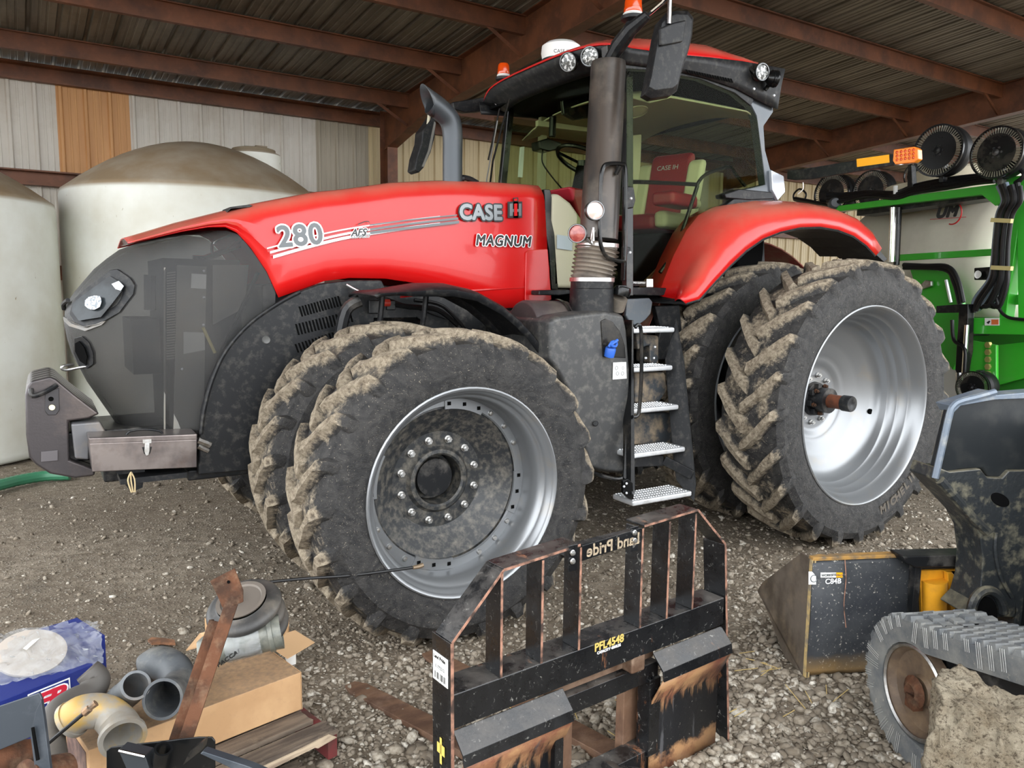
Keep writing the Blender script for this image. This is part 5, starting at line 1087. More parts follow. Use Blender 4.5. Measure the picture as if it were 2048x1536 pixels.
def flatbar(a, b, w_, th, nm, par=FK, m_=None, yv=(0, 1, 0)):
    # flat bar standing on edge: th in the frame plane, w_ away from the camera, with a bare front edge
    a = np.array(a, float); b = np.array(b, float); m = MB(); d = unit(b-a); n = unit(np.cross(d, yv)); Y_ = np.array(yv, float)
    V = [p+n*s_*th/2+Y_*q for p in (a, b) for q in (0, w_) for s_ in (-1, 1)]
    m.add(V, [(0, 1, 3, 2), (4, 6, 7, 5), (0, 4, 5, 1), (2, 3, 7, 6), (0, 2, 6, 4), (1, 5, 7, 3)]); o = m.build(nm, m_ or m_fork, par, bevel=.0015)
    m = MB(); V = [p+n*s_*th/2*1.02-Y_*q for p in (a, b) for q in (0, .0012) for s_ in (-1, 1)]
    m.add(V, [(0, 1, 3, 2), (4, 6, 7, 5), (0, 4, 5, 1), (2, 3, 7, 6), (0, 2, 6, 4), (1, 5, 7, 3)]); m.build('bare_edge', m_edge, o, bevel=0)
    return o
BW = .085
LT, RT = F2(1008, 1140), F2(1396, 1020); LS, RS_ = F2(904, 1287), F2(1451, 1089)
LB = F2(905, 1290); LB = np.array([LS[0]+.005, 0, .0]); RB = np.array([F2(1468, 1250)[0]+.0, 0, 0])
MT0, MT1 = F2(1161, 1090), F2(1289, 1052)
flatbar(LT, MT0, BW, .008, 'top_bar'); flatbar(MT1, RT, BW, .008, 'top_bar')
flatbar(LS, LT, BW, .008, 'shoulder_bar'); flatbar(RT, RS_, BW, .008, 'shoulder_bar')
flatbar(LB, LS, .10, .010, 'side_post'); flatbar(RB, RS_, .10, .010, 'side_post')
zb = F2(1040, 1350)[2]
# main box beam
BL = F2(915, 1420); BR = F2(1466, 1210)
zbt = (F2(915, 1388)[2]+F2(1455, 1192)[2])/2; bh = .105
m = MB(); m.box(LS[0], RS_[0]+.01, .0, .11, zbt-bh, zbt); m.build('cross_beam', m_fork, FK, bevel=.005)
for (xt, yt) in ((1004, 1147), (1086, 1124), (1162, 1098), (1286, 1060), (1340, 1046), (1392, 1030)):
    t = F2(xt, yt); flatbar(np.array([t[0], 0, zbt]), np.array([t[0], 0, t[2]+.005]), .075, .008, 'guard_bar')
# bolted name plate between the two middle bars
pA, pB = F2(1165, 1092, -.004), F2(1282, 1056, -.004)
m = MB(); m.prism([pA, F2(1165, 1122, -.004), F2(1282, 1084, -.004), pB], (0, .008, 0)); npl = m.build('name_plate', m_fork, FK, bevel=.001)
m = MB(); m.box(pA[0], pB[0], .0, .03, pA[2]-.002, pA[2]+.004); m.build('plate_flange', m_fork, npl)
m_cut = mat('cutout_showing_gravel', srgb(158, 142, 118), .9, col2=srgb(110, 98, 84), scale=60)
ang = math.atan2(pB[2]-pA[2], pB[0]-pA[0])
for word, dx in (('Land', .006), ('Pride', .128)): text('cut_lettering', word, m_cut, (pB[0]-dx, -.0055, (pA[2]+pB[2])/2-.044), .054, (PI/2, 0, 0), FK, ext=.0008, off=.001, sx=-1.0)
for (a, b) in ((1144, 1105), (1144, 1122), (1268, 1065), (1268, 1081)):
    c = F2(a, b, -.004); m = MB(); m.lathe([(0, .0095), (-.004, .0095), (-.005, .007), (-.009, .007), (-.0095, .0001)], c, (0, 1, 0), 12); m.build('plate_bolt', m_steel, npl)
for (a, b) in ((1145, 1112), (1268, 1074)):
    c = F2(a, b, -.002); m = MB(); m.box(c[0]-.016, c[0]+.022, -.002, .003, c[2]-.05, c[2]+.035); m.build('bolt_tab', m_fork, npl, bevel=.002)
# decals
rx = PI/2
c = F2(1189, 1306, -.002); text('model_lettering', 'PFL4548', mat('yellow_lettering', srgb(186, 162, 88), .5), (c[0], -.0015, c[2]+.004), .038, (rx, 0, 0), FK, ext=.0004, off=.0012, sx=1.0)
text('model_lettering', 'CAPACITY 4500LBS', m_decal, (c[0]+.012, -.0015, c[2]-.009), .0125, (rx, 0, 0), FK, ext=.0004, off=.0004)
m = MB(); m.prism([F2(872, 1322, .099)*np.array([0, 0, 1])+np.array([LS[0]-.0055, .085, 0]), F2(897, 1330, .0)*np.array([0, 0, 1])+np.array([LS[0]-.0055, .012, 0]), F2(897, 1330, .0)*np.array([0, 0, 1])+np.array([LS[0]-.0055, .012, -.075]), F2(872, 1322, .099)*np.array([0, 0, 1])+np.array([LS[0]-.0055, .085, -.075])], (-.0006, 0, 0)); 
zL = F2(897, 1325)[2]; m = MB(); m.box(LS[0]-.0062, LS[0]-.0052, .012, .092, zL-.085, zL); dl = m.build('maker_label', m_white, FK)
text('label_lettering', 'Land Pride', m_decblk, (LS[0]-.0066, .088, zL-.018), .0145, (rx, 0, -PI/2), dl, ext=.0002, off=.0006)
text('label_lettering', 'L 772212', m_decgrey, (LS[0]-.0066, .078, zL-.045), .013, (rx, 0, -PI/2), dl, ext=.0002, off=.0003)
m = MB()
for k in range(16):
    if k % 5 != 3: m.box(LS[0]-.0068, LS[0]-.0062, .024+k*.0038, .024+k*.0038+(.0022 if k % 3 else .0012), zL-.078, zL-.058)
m.build('barcode', m_decblk, dl)['kind'] = 'stuff'
m = MB(); m.box(LS[0]-.0064, LS[0]-.0052, .03, .07, zL-.30, zL-.27); m.box(LS[0]-.0064, LS[0]-.0052, .045, .055, zL-.33, zL-.25); m.build('gold_emblem', mat('gold_decal', srgb(200, 180, 90), .5), FK)
# quick-attach plates: slanted top flange, sheet below
def qplate(xl, xr, ztop, label=None):
    zt = ztop; m = MB()
    m.prism([(xl, .012, zt+.0), (xl, -.040, zt-.05), (xl, -.046, zt-.085), (xl, -.040, zt-.088), (xl, -.034, zt-.055), (xl, .012, zt-.008)], (xr-xl, 0, 0)); m.build('attach_flange', m_fork, FK, bevel=.002)
    m = MB(); rows = []
    for k in range(8):
        z = (zt-.085)*(1-k/7)+.02*(k/7); rows.append([(xl, -.040+.055*min(1, k/2), z), ((xl+xr)/2, -.038+.05*min(1, k/2), z), (xr-.004, -.040+.055*min(1, k/2), z)])
    m.grid(rows); m.build('attach_plate', m_plateR, FK, solid=.006)
def f_plateR():
    N = NT('black_plate_with_rust_runs'); x = N.objxyz(); n1 = N.noise(6, 7, .7); n3 = N.noise(9, 6, .7, stretch=(3, 1, .35)); n2 = N.noise(70, 3, .7)
    band_ = N.ramp(N.math('ADD', x[2], N.math('MULTIPLY', N.math('SUBTRACT', n3, .5), .45)), .27, .34)
    bot = N.ramp(N.math('ADD', x[2], N.math('MULTIPLY', N.math('SUBTRACT', n1, .5), .3)), .09, .05)
    c = N.mix(N.ramp(n2, .66, .72, 0, .7), srgb(16, 17, 20), srgb(120, 116, 108)); c = N.mix(N.ramp(N.noise(12, 5, .6, stretch=(2, 1, .25)), .60, .66, 0, .6), c, srgb(84, 84, 86))
    rs = N.mix(N.ramp(n1, .4, .6), srgb(156, 118, 82), srgb(112, 66, 50)); c = N.mix(N.math('MAXIMUM', band_, bot), c, rs)
    return N.end(N.bsdf(c, .45, 0, n2, .2, .004))
m_plateR = f_plateR()
zL1 = zbt-bh-.01
qplate(LS[0]+.012, F2(1130, 1400)[0], zL1); qplate(F2(1310, 1330)[0], RS_[0]+.012, zL1)
xa, xb = F2(1130, 1400)[0], F2(1310, 1330)[0]
m = MB(); m.box(xa-.05, xb+.04, .02, .06, zL1-.11, zL1-.045); m.build('lower_bar', m_fork, FK, bevel=.002)
m = MB(); m.box(xa-.05, xb+.04, .045, .10, zL1-.04, zL1+.0); br = m.build('hook_bar', mat('worn_steel_bar', srgb(134, 110, 92), .5, .4, col2=srgb(100, 76, 60), scale=12, dust=srgb(170, 150, 130), dscale=16, damt=.5), FK, bevel=.003)
m = MB(); q = F2(1278, 1296); m.box(q[0]-.03, q[0]+.035, .0, .1, zL1-.045, zL1+.02); m.build('fork_stop', br.data.materials[0], FK, bevel=.008)
m = MB(); m.box(xb-.01, xb+.045, .01, .07, .10, zL1-.1); m.build('lower_post', m_fork, FK, bevel=.003)
m = MB(); m.box(LS[0]+.3, RS_[0]-.1, .02, .10, .045, .12); m.prism([(xb-.2, -.02, .12), (xb+.06, -.12, .0), (xb+.06, .05, .0), (xb-.2, .05, .12)], (.01, 0, .02)); m.build('bottom_beam', m_fork, FK, bevel=.003)
m = MB(); q = F2(1110, 1440); m.box(xa-.045, xa-.01, -.01, .03, .02, zL1-.11); m.build('lock_strap', m_fork, FK, bevel=.003)
m = MB(); q = F2(1118, 1405, .0); m.box(xa-.0, xa+.028, .038, .045, q[2]-.065, q[2]-.02); m.build('white_sticker', m_white, FK, bevel=.001)
# two fork tines
m_tine = mat('rusty_tine', srgb(112, 84, 64), .7, .1, col2=srgb(84, 60, 46), scale=5, stretch=(1, 3, 1), dust=srgb(160, 132, 112), dscale=7, damt=.5, bump=.15, bscale=80)
def tine(tip, heel, ztop, label):
    tip = np.array(tip); heel = np.array(heel); d = unit(heel-tip); n = np.array([-d[1], d[0], 0])*.052; z = np.array([0, 0, 1.])
    t = thing('fork_tine', label, 'fork tine', tuple(heel), group='fork tines of the pallet fork')
    o = -heel
    m = MB(); m.loft([[tip+n*.55+z*.005+o, tip-n*.55+z*.005+o, tip-n*.5+z*.014+o, tip+n*.5+z*.014+o],
                      [tip+d*.06+n*.95+o+z*.005, tip+d*.06-n*.95+o+z*.005, tip+d*.06-n*.9+z*.017+o, tip+d*.06+n*.9+z*.017+o],
                      [heel-d*.45+n+o+z*.005, heel-d*.45-n+o+z*.005, heel-d*.45-n+z*.036+o, heel-d*.45+n+z*.036+o],
                      [heel+n+o+z*.005, heel-n+o+z*.005, heel-n+z*.042+o, heel+n+z*.042+o]])
    m.build('blade', m_tine, t, bevel=.003, smooth=True)
    m = MB(); m.loft([[heel+n+o, heel-n+o, heel-n-d*.038+o, heel+n-d*.038+o], [heel+n+z*ztop+o, heel-n+z*ztop+o, heel-n-d*.034+z*ztop+o, heel+n-d*.034+z*ztop+o]]); m.build('shank', m_tine, t, bevel=.003)
    m = MB(); m.loft([[heel+n*.9+z*(ztop-.06)+o, heel-n*.9+z*(ztop-.06)+o, heel-n*.9+d*.03+z*(ztop-.06)+o, heel+n*.9+d*.03+z*(ztop-.06)+o], [heel+n*.9+z*(ztop)+o, heel-n*.9+z*(ztop)+o, heel-n*.9+d*.02+z*(ztop)+o, heel+n*.9+d*.02+z*(ztop)+o]]); m.build('shank_hook', m_tine, t, bevel=.003)
h1 = at(1130, 1450, 'y', -2.93); h2 = at(1268, 1450, 'y', -2.90)
tine((-.63, -1.80, .0), (h1[0], -2.92, 0), zL1+.01, 'rusty fork tine nearer the cardboard box, pointed tip out on the gravel')
tine((-.215, -1.70, .0), (h2[0]-.0, -2.89, 0), zL1+.01, 'rusty fork tine passing under the front tyre side, right one of the pair')

# ------------------------------------------------------------ compact track loader with bucket
LA = -23.6; LFo = (.985, -3.37, 0.); LF = Frame(LFo, LA)
LD = thing('track_loader', 'compact track loader with grey rubber track and black cast frame at the right edge', 'loader', LFo, LF.a)
def L2(px, py, y=0.): return LF.at(px, py, 'y', y)
# track: closed path in the y-z plane, width along x; path rises to the rear drive wheel
R1 = .262; zc1 = .268; yr = -1.25; zr1 = .60; Rr = .24
path = []
for k in range(15): a = math.radians(-90+k*13.5); path.append((R1*math.cos(a), zc1+R1*math.sin(a)))       # front idler, bottom to top
nfront = len(path)
top0 = path[-1]
for k in range(1, 14): t = k/14; path.append((top0[0]+(yr-top0[0])*t, top0[1]+(zr1+Rr-top0[1])*t))
for k in range(10): a = math.radians(105+k*14); path.append((yr+Rr*math.cos(a), zr1+Rr*math.sin(a)))
for k in range(1, 6): t = k/6; a0 = path[-1] if k == 1 else a0; path.append((a0[0]+(-1.0-a0[0])*t, a0[1]+(.006-a0[1])*t)) if k < 6 else None
for k in range(9): path.append((-1.0+k*.11, .006))
TW0, TW1 = -.02, .30
def f_track():
    N = NT('grey_rubber_track'); n1 = N.noise(9, 5, .65); n2 = N.noise(50, 4, .7); c = N.mix(N.ramp(n1, .35, .65), srgb(84, 88, 92), srgb(124, 124, 120)); c = N.mix(N.ramp(n2, .62, .72, 0, .6), c, srgb(168, 162, 148))
    return N.end(N.bsdf(c, .65, 0, n2, .3, .005))
m_trk = f_track(); tp = np.array(path)
def inner(P, d):
    n = len(P); out = []
    for i in range(n):
        t = P[(i+1) % n]-P[i-1]; t = t/np.linalg.norm(t); nn_ = np.array([-t[1], t[0]]); out.append(P[i]+nn_*d)
    return np.array(out)
ti = inner(tp, .085); tl = inner(tp, .03)
m = MB(); rings = []
for (a, b) in zip(tp, ti): rings.append([(TW0, a[0], a[1]), (TW1, a[0], a[1]), (TW1-.01, b[0], b[1]), (TW0+.01, b[0], b[1])])
rings.append(rings[0]); m.loft(rings, False); trk = m.build('rubber_track', m_trk, LD, ang=40)
# lugs along the path
seg = np.linalg.norm(np.roll(tp, -1, 0)-tp, axis=1); cum = np.concatenate([[0], np.cumsum(seg)]); tot = cum[-1]
def pp(s_):
    s_ = s_ % tot; i = int(np.searchsorted(cum, s_, 'right')-1); t = (s_-cum[i])/seg[i]; P0 = tp[i]; P1 = tp[(i+1) % len(tp)]; p = P0+(P1-P0)*t; d = (P1-P0)/np.linalg.norm(P1-P0); return p, d, np.array([d[1], -d[0]])
pitch = .052; nl_ = int(tot/pitch); m = MB()
for k in range(nl_):
    s0 = k*tot/nl_
    for c_ in range(5):
        off = (pitch*.5 if c_ % 2 else 0)*tot/nl_/pitch; w0 = TW0+(TW1-TW0)*(c_/5)+.004; w1 = TW0+(TW1-TW0)*((c_+1)/5)-.004
        if c_ == 0: w0 = TW0
        if c_ == 4: w1 = TW1
        p, d, nn_ = pp(s0+off); V = []
        for (ss, hh) in ((-.021, -.004), (.021, -.004)):
            for xx in (w0, w1): q = p+d*ss; V.append((xx, q[0]+nn_[0]*hh, q[1]+nn_[1]*hh))
        for (ss, hh) in ((-.013, .020), (.013, .020)):
            for xx in (w0+.006, w1-.006): q = p+d*ss; V.append((xx, q[0]+nn_[0]*hh, q[1]+nn_[1]*hh))
        m.hexa(V)
lg = m.build('track_lugs', m_trk, trk, bevel=0); lg['kind'] = 'stuff'
m = MB()
for k in range(nl_):
    for dd in (-.013, -.004, .005):
        if (k*7) % 5 == 0: continue
        p, d, nn_ = pp(k*tot/nl_+dd); a = p+nn_*.012; b = p-nn_*(.03+.05*((k*13) % 7)/7)
        m.bar((TW0-.0015, a[0], a[1]), (TW0-.0015, b[0], b[1]), .0013, .002, up=(1, 0, 0))
mm_ = m.build('track_flashing', mat('pale_rubber_flash', srgb(176, 176, 172), .6), trk); mm_['kind'] = 'stuff'
m = MB(); m.lathe([(.02, .0001), (.02, .05), (.035, .06), (.04, .11), (.03, .145), (.006, .160), (.0, .176), (.04, .178)], (.0, 0, zc1), (1, 0, 0), 48)
idl = m.build('idler_wheel', mat('dusty_brown_steel', srgb(96, 80, 66), .6, .2, col2=srgb(130, 108, 84), scale=7, dust=DIRT, dscale=9, damt=.6), LD, ang=40)
m = MB(); m.lathe([(-.004, .160), (-.010, .168), (-.004, .176)], (.0, 0, zc1), (1, 0, 0), 48); m.build('idler_rim', m_steel, idl)
m = MB(); m.lathe([(-.0, .0001), (-.02, .03), (-.0, .06)], (.0, 0, zc1), (1, 0, 0), 14); m.box(-.02, .02, -.03, .02, zc1-.06, zc1-.01); m.build('idler_bracket', m_rust, idl)
m = MB(); m.box(.06, .24, -1.3, -.05, .20, .55); m.build('track_frame', m_blackpaint, LD, bevel=.01)
dv = MB(); dv.lathe([(0, .0001), (0, .19), (.2, .19), (.2, .0001)], (.05, yr, zr1), (1, 0, 0), 32); dv.build('drive_sprocket', m_blackpaint, LD)
m = MB(); m.box(.42, 1.2, -1.6, -.7, .30, .95); m.build('loader_chassis', m_blackpaint, LD, bevel=.02)
# black cast front frame
AY = .34
m_cast = mat('dusty_black_casting', srgb(36, 39, 41), .42, dust=srgb(140, 134, 112), dscale=16, dlo=.5, dhi=.72, damt=.6, bump=.25, bscale=70, updust=srgb(118, 112, 94))
m = MB(); m.prism([L2(a, b, AY) for a, b in ((1868, 958), (1876, 935), (1900, 944), (1962, 938), (1975, 955), (2005, 956), (2018, 942), (2090, 940), (2090, 1290), (2020, 1290), (2034, 1220), (2030, 1200), (2042, 1150), (2030, 1235), (1950, 1235), (1930, 1228), (1952, 1205), (1962, 1170), (1966, 1120), (1960, 1070), (1942, 1036), (1912, 1004))], (0, .16, 0)); cf = m.build('front_casting', m_cast, LD, bevel=.02, ang=30)
def oval(cx, cy, rx_, ry_, y, th, nm, m_, par, tilt=0):
    m = MB(); m.prism([L2(cx+rx_*math.cos(a)*math.cos(tilt)-ry_*math.sin(a)*math.sin(tilt), cy+rx_*math.cos(a)*math.sin(tilt)+ry_*math.sin(a)*math.cos(tilt), y) for a in np.linspace(0, 2*PI, 25)[:-1]], (0, th, 0)); return m.build(nm, m_, par, bevel=.002)
oval(2001, 1000, 20, 12, AY-.004, .01, 'casting_hole', m_dark, cf, .5)
def oring(cx, cy, rx_, ry_, y, nm, r, a0, a1, par, m_):
    m = MB(); m.tube([L2(cx+rx_*math.cos(a), cy-ry_*math.sin(a), y) for a in np.linspace(a0, a1, 18)], r, 8); return m.build(nm, m_, par)
oring(1975, 1226, 32, 46, AY-.01, 'casting_boss', .02, 0, PI, cf, m_cast); oval(1974, 1228, 22, 34, AY-.006, .01, 'boss_hole', m_dark, cf)
m = MB(); m.tube(spl([L2(a, b, AY-.004) for a, b in ((1992, 1066), (1990, 1100), (2000, 1150), (2024, 1195))], 5), .009, 6); m.tube(spl([L2(a, b, AY-.004) for a, b in ((1880, 960), (1915, 1000), (1945, 1035), (1975, 1064))], 5), .02, 8); m.build('casting_rib', m_cast, cf)
m = MB(); m.prism([L2(a, b, AY+.02) for a, b in ((1868, 958), (1903, 815), (1920, 802), (1990, 792), (2090, 786), (2090, 945), (2016, 942), (2003, 957), (1976, 955), (1964, 938), (1925, 940), (1893, 946), (1882, 956))], (0, .05, 0)); ho = m.build('guard_panel', mat('scuffed_dark_panel', srgb(28, 31, 33), .36, spec=.35, dust=srgb(96, 94, 88), dscale=6, damt=.2), LD, bevel=.012)
m_rimp = mat('blue_grey_edge', srgb(98, 108, 120), .4, .2, dust=srgb(180, 176, 160), dscale=12, damt=.5)
m = MB(); P = spl([L2(a, b, AY+.01) for a, b in ((1870, 956), (1884, 895), (1899, 828), (1906, 812), (1920, 803), (1955, 794), (1990, 784))], 4); m.tube(P, .014, 8); m.build('panel_edge', m_rimp, ho)
m = MB(); m.prism([L2(a, b, AY+.005) for a, b in ((1900, 810), (1988, 782), (1993, 790), (2090, 782), (2090, 796), (1990, 800), (1922, 812), (1908, 826))], (0, .09, 0)); m.build('panel_top', m_rimp, ho, bevel=.004)
m = MB(); xq = L2(2075, 900, AY)[0]; m.box(xq, xq+.55, -.75, .44, .22, 1.22); m.build('loader_body', m_blackpaint, LD, bevel=.03)
m = MB(); m.box(.2, xq+.1, -.55, -.40, .24, .42); m.build('track_cross_tube', m_blackpaint, LD, bevel=.01)
# bucket
BFo = (1.17, -2.77, 0.); BK = Frame(BFo, LA)
BT = thing('bucket', 'dusty black loader bucket with decals on its back lying left of the track', 'bucket', BFo, BK.a)
def K2(px, py, y=0.): return BK.at(px, py, 'y', y)
def f_bkt():
    N = NT('speckled_black_bucket'); n2 = N.noise(75, 3, .7); n1 = N.noise(5, 6, .65); x = N.objxyz(); c = N.mix(N.ramp(n1, .4, .7), srgb(44, 47, 52), srgb(70, 72, 74)); c = N.mix(N.ramp(n2, .62, .68), c, srgb(170, 166, 156))
    low = N.ramp(N.math('ADD', x[2], N.math('MULTIPLY', n1, .12)), .17, .06); c = N.mix(low, c, srgb(150, 120, 74))
    return N.end(N.bsdf(c, .55, 0, n2, .2, .003))
m_bkt = f_bkt()
m_worn = mat('worn_bucket_steel', srgb(112, 102, 92), .5, .35, col2=srgb(82, 72, 62), scale=6, dust=DIRT, dscale=10, damt=.5)
tl_ = K2(1593, 1122); tr_ = K2(1815, 1117); bl = K2(1611, 1356); W_ = K2(1830, 1117)[0]
ztp = tl_[2]; zbp = max(bl[2], .005)
m = MB(); rows = []
for z, y in ((ztp, .02), (ztp-.02, 0), (ztp*.5, -.01), (zbp+.03, 0), (zbp, .02)): rows.append([(0, y, z), (W_*.33, y, z), (W_*.66, y, z), (W_, y, z)])
m.grid(rows); m.build('back_plate', m_bkt, BT, solid=.01)
m = MB(); m.box(0, W_+.5, 0, .045, ztp-.005, ztp+.012); m.build('top_lip', mat('worn_yellow_edge', srgb(170, 130, 70), .5, col2=srgb(90, 84, 76), scale=14), BT, bevel=.003)
# left end plate: triangle reaching forward to the cutting edge
wE = [at(1593, 1120, 'z', ztp), at(1475, 1212, 'z', .26), at(1611, 1356, 'z', .005)]
e1 = np.array([-.01, .48, .20]); 
m = MB(); m.prism([(0, 0, ztp), (0, .10, ztp+.0), (0, .46, .27), (0, .50, .22), (0, .20, .0), (0, 0, .0)], (.012, 0, 0)); m.build('end_plate', m_worn, BT, bevel=.002)
m = MB(); m.prism([(-.003, .0, ztp), (-.003, .02, ztp), (-.003, .02, 0), (-.003, 0, 0)], (.02, 0, 0)); m.build('end_plate_edge', mat('bare_yellow_edge', srgb(190, 164, 110), .5, col2=srgb(130, 120, 104), scale=20), BT)
m = MB(); m.box(0, W_+.5, .18, .5, .0, .012) if False else m.prism([(0, .02, .0), (0, .5, .215), (0, .51, .205), (0, .04, -.0)], (W_+.5, 0, 0)); m.build('floor_plate', m_worn, BT)
m = MB(); m.box(W_-.02, W_+.5, .0, .02, .0, ztp); m.build('back_plate', mat('dark_bucket_plate', srgb(40, 38, 36), .6), BT)
m = MB(); m.prism([(W_-.03, -.005, ztp+.01), (W_-.03, -.05, ztp-.03), (W_-.03, -.045, .05), (W_-.03, .0, .02)], (.03, 0, 0)); m.build('rib', m_blackpaint, BT, bevel=.003)
text('bucket_lettering', 'C84B', m_decal, tuple(K2(1650, 1168, -.014)), .034, (PI/2, 0, 0), BT, ext=.0006, off=.0006)
m = MB(); m.prism([K2(a, b, -.013) for a, b in ((1641, 1145), (1672, 1145), (1672, 1155), (1641, 1155))], (0, -.001, 0)); m.build('decal_panel', m_white, BT)
m = MB(); m.prism([K2(a, b, -.013) for a, b in ((1672, 1145), (1685, 1145), (1685, 1155), (1672, 1155))], (0, -.001, 0)); m.build('decal_panel', m_yellowdec, BT)
text('bucket_lettering', 'WORKSITE', m_decgrey, tuple(K2(1643, 1153, -.015)), .0145, (PI/2, 0, 0), BT, ext=.0003, off=.0005); text('bucket_lettering', 'PRO', m_decgrey, tuple(K2(1673, 1153, -.015)), .0145, (PI/2, 0, 0), BT, ext=.0003)
m = MB(); m.prism([K2(a, b, -.013) for a, b in ((1617, 1143), (1624, 1143), (1632, 1152), (1632, 1169), (1617, 1169))], (0, -.001, 0)); m.build('decal_panel', m_white, BT)
m = MB(); c = K2(1628, 1157, -.015); m.tube([c+.016*np.array([math.cos(a), 0, math.sin(a)]) for a in np.linspace(0, 2*PI, 17)[:-1]], .002, 5, closed=True); m.build('decal_ring', m_decgrey, BT)
m = MB(); m.tube(spl([K2(a, b, -.014) for a, b in ((1690, 1120), (1692, 1160), (1688, 1210), (1692, 1255))], 4), .0025, 4); m.build('weld_scratch', m_edge, BT)
# yellow coupler plate
m_yel = mat('coupler_yellow', srgb(214, 150, 36), .4, dust=srgb(120, 90, 50), dscale=7, dlo=.5, dhi=.8, damt=.6)
m = MB(); m.prism([K2(a, b, -.02) for a, b in ((1826, 1142), (1940, 1138), (1944, 1150), (1968, 1190), (1940, 1250), (1846, 1262), (1840, 1160))], (0, .02, 0)); cpl = m.build('coupler_plate', m_yel, BT, bevel=.004)
m = MB(); a = K2(1868, 1160, -.03); b = K2(1868, 1260, -.03); m.cyl(a, b, .055, .05, 24); m.build('coupler_tube', m_yel, cpl)
m = MB(); m.prism([K2(a, b, -.06) for a, b in ((1895, 1145), (1905, 1145), (1950, 1200), (1938, 1240), (1905, 1240))], (0, .03, 0)); m.build('coupler_gusset', m_yel, cpl, bevel=.004)
m = MB(); m.prism([K2(a, b, -.045) for a, b in ((1910, 1146), (1935, 1146), (1948, 1180), (1930, 1175))], (0, .03, 0)); m.cyl(K2(1918, 1212, -.065), K2(1918, 1212, -.055), .03); m.build('coupler_opening', m_dark, cpl)
m = MB(); m.prism([K2(a, b, -.07) for a, b in ((1806, 1113), (1950, 1110), (1960, 1117), (1965, 1132), (1830, 1136), (1812, 1126))], (0, .1, 0)); m.build('coupler_top', m_blackpaint, BT, bevel=.006)
# ------------------------------------------------------------ broken concrete chunk in front of the track
cb = [at(1876, 1392, 'z', .68), at(1850, 1500, 'z', .33)]
CBo = np.array([cb[0][0], cb[0][1], 0]); CA = Frame(CBo, -38)
m = MB()
def cpt(u, w_, z):
    x = u; y = w_; return (x, y, z)
G = []
LX, LY, ZT = .34, .20, .68
V = []; F = []
import bmesh as _bm
bm = _bm.new(); _bm.ops.create_cube(bm, size=1.0); _bm.ops.subdivide_edges(bm, edges=bm.edges[:], cuts=43, use_grid_fill=True)
from mathutils import noise as _n
for v in bm.verts:
    x, y, z = v.co.x+.5, v.co.y+.5, v.co.z+.5
    P = Vector((x*LX, y*LY, z*ZT)); P.x += -.05*(1-z); P.y += 0
    P.z += (-.05*x)*(z**2)
    n = _n.fractal(P*9, 1.0, 2.0, 4)*.014+_n.fractal(P*42, 1.0, 2.0, 3)*.010
    if z > .75: n += _n.fractal(P*14+Vector((5, 2, 1)), 1.0, 2.0, 3)*.035*(z-.75)*4
    if y < .02:  # front face ridges
        n += .010*max(0, math.sin(x*34+6*z))**3*(.5+.8*_n.noise(P*4))+.012*_n.noise(P*60)
    dirv = Vector((x-.5, y-.5, z-.5)).normalized(); v.co = P+dirv*n
me = bpy.data.meshes.new('concrete_chunk'); bm.to_mesh(me); bm.free(); me.shade_smooth()
N = NT('rough_concrete'); n1 = N.noise(14, 7, .7); n2 = N.noise(70, 5, .8)
c = N.mix(N.ramp(n1, .35, .65), srgb(156, 141, 118), srgb(190, 178, 156)); c = N.mix(N.ramp(n2, .36, .50), srgb(88, 76, 62), c)
me.materials.append(N.end(N.bsdf(c, .95, 0, N.math('ADD', n2, n1), 1.0, .035, spec=.2)))
o = bpy.data.objects.new('concrete_chunk', me); COL.objects.link(o); o.location = tuple(CBo+np.array([0, 0, 0])); o.rotation_euler = (0, 0, math.radians(-62))
tag(o, 'broken tan concrete block with a crumbled top beside the rubber track', 'concrete block')
# ------------------------------------------------------------ parts pile on the pallet, near left
def D(px, py, dep):
    d = CF+(px-1024)/FPX*CR-(py-768)/FPX*CU; return CP+dep*d
def free(name, label, cat, base, group=None):
    t = thing(name, label, cat, tuple(base), group=group); return t, -np.array(base, float)
m_wood = mat('weathered_pallet_wood', srgb(118, 104, 90), .8, col2=srgb(76, 66, 58), scale=9, stretch=(.35, 3, 3), dust=srgb(168, 150, 128), dscale=6, dlo=.52, dhi=.72, damt=.7, bump=.3, bscale=60)
m_woodred = mat('red_stained_wood', srgb(110, 44, 44), .8, col2=srgb(80, 52, 46), scale=9)
PA = 13.; PO = (-.845, -2.275, 0.); PF_ = Frame(PO, PA)
PT = thing('wooden_pallet', 'weathered broken wooden pallet under the cardboard box, left of the fork frame', 'pallet', PO, PF_.a)
def board(x0, x1, y0, y1, z0, z1, jag=0, m_=None, nm='deck_board'):
    m = MB(); n = 8; top = []; 
    P = [(x0, y0), (x0, y1)]; R_ = []
    for k in range(n+1):
        yy = y1+(y0-y1)*k/n; R_.append((x1-(rng.random()*jag if 0 < k < n else 0), yy))
    if jag: P = [(x0, y0)]+[(x0+(x1-x0)*t, y0+rng.random()*jag*.5) for t in ()]+[(x0, y1)]
    poly = [(a, b, z0) for a, b in P+R_]; m.prism(poly, (0, 0, z1-z0)); return m.build(nm, m_ or m_wood, PT, bevel=.0015, smooth=False)
for k, (y0, w_, xr, jg) in enumerate(((-.02, .085, -.01, .02), (.095, .09, -.045, .01), (.215, .09, -.02, .0), (.335, .09, -.01, 0), (.455, .09, -.03, .01), (.575, .09, 0, 0), (.695, .09, -.01, 0))): board(-1.15, xr, y0, y0+w_, .108, .127, jg)
for y0 in (-.02, .33, .69): board(-1.15, -.005 if y0 > 0 else -.12, y0, y0+.09, .0, .018, .03, nm='bottom_board')
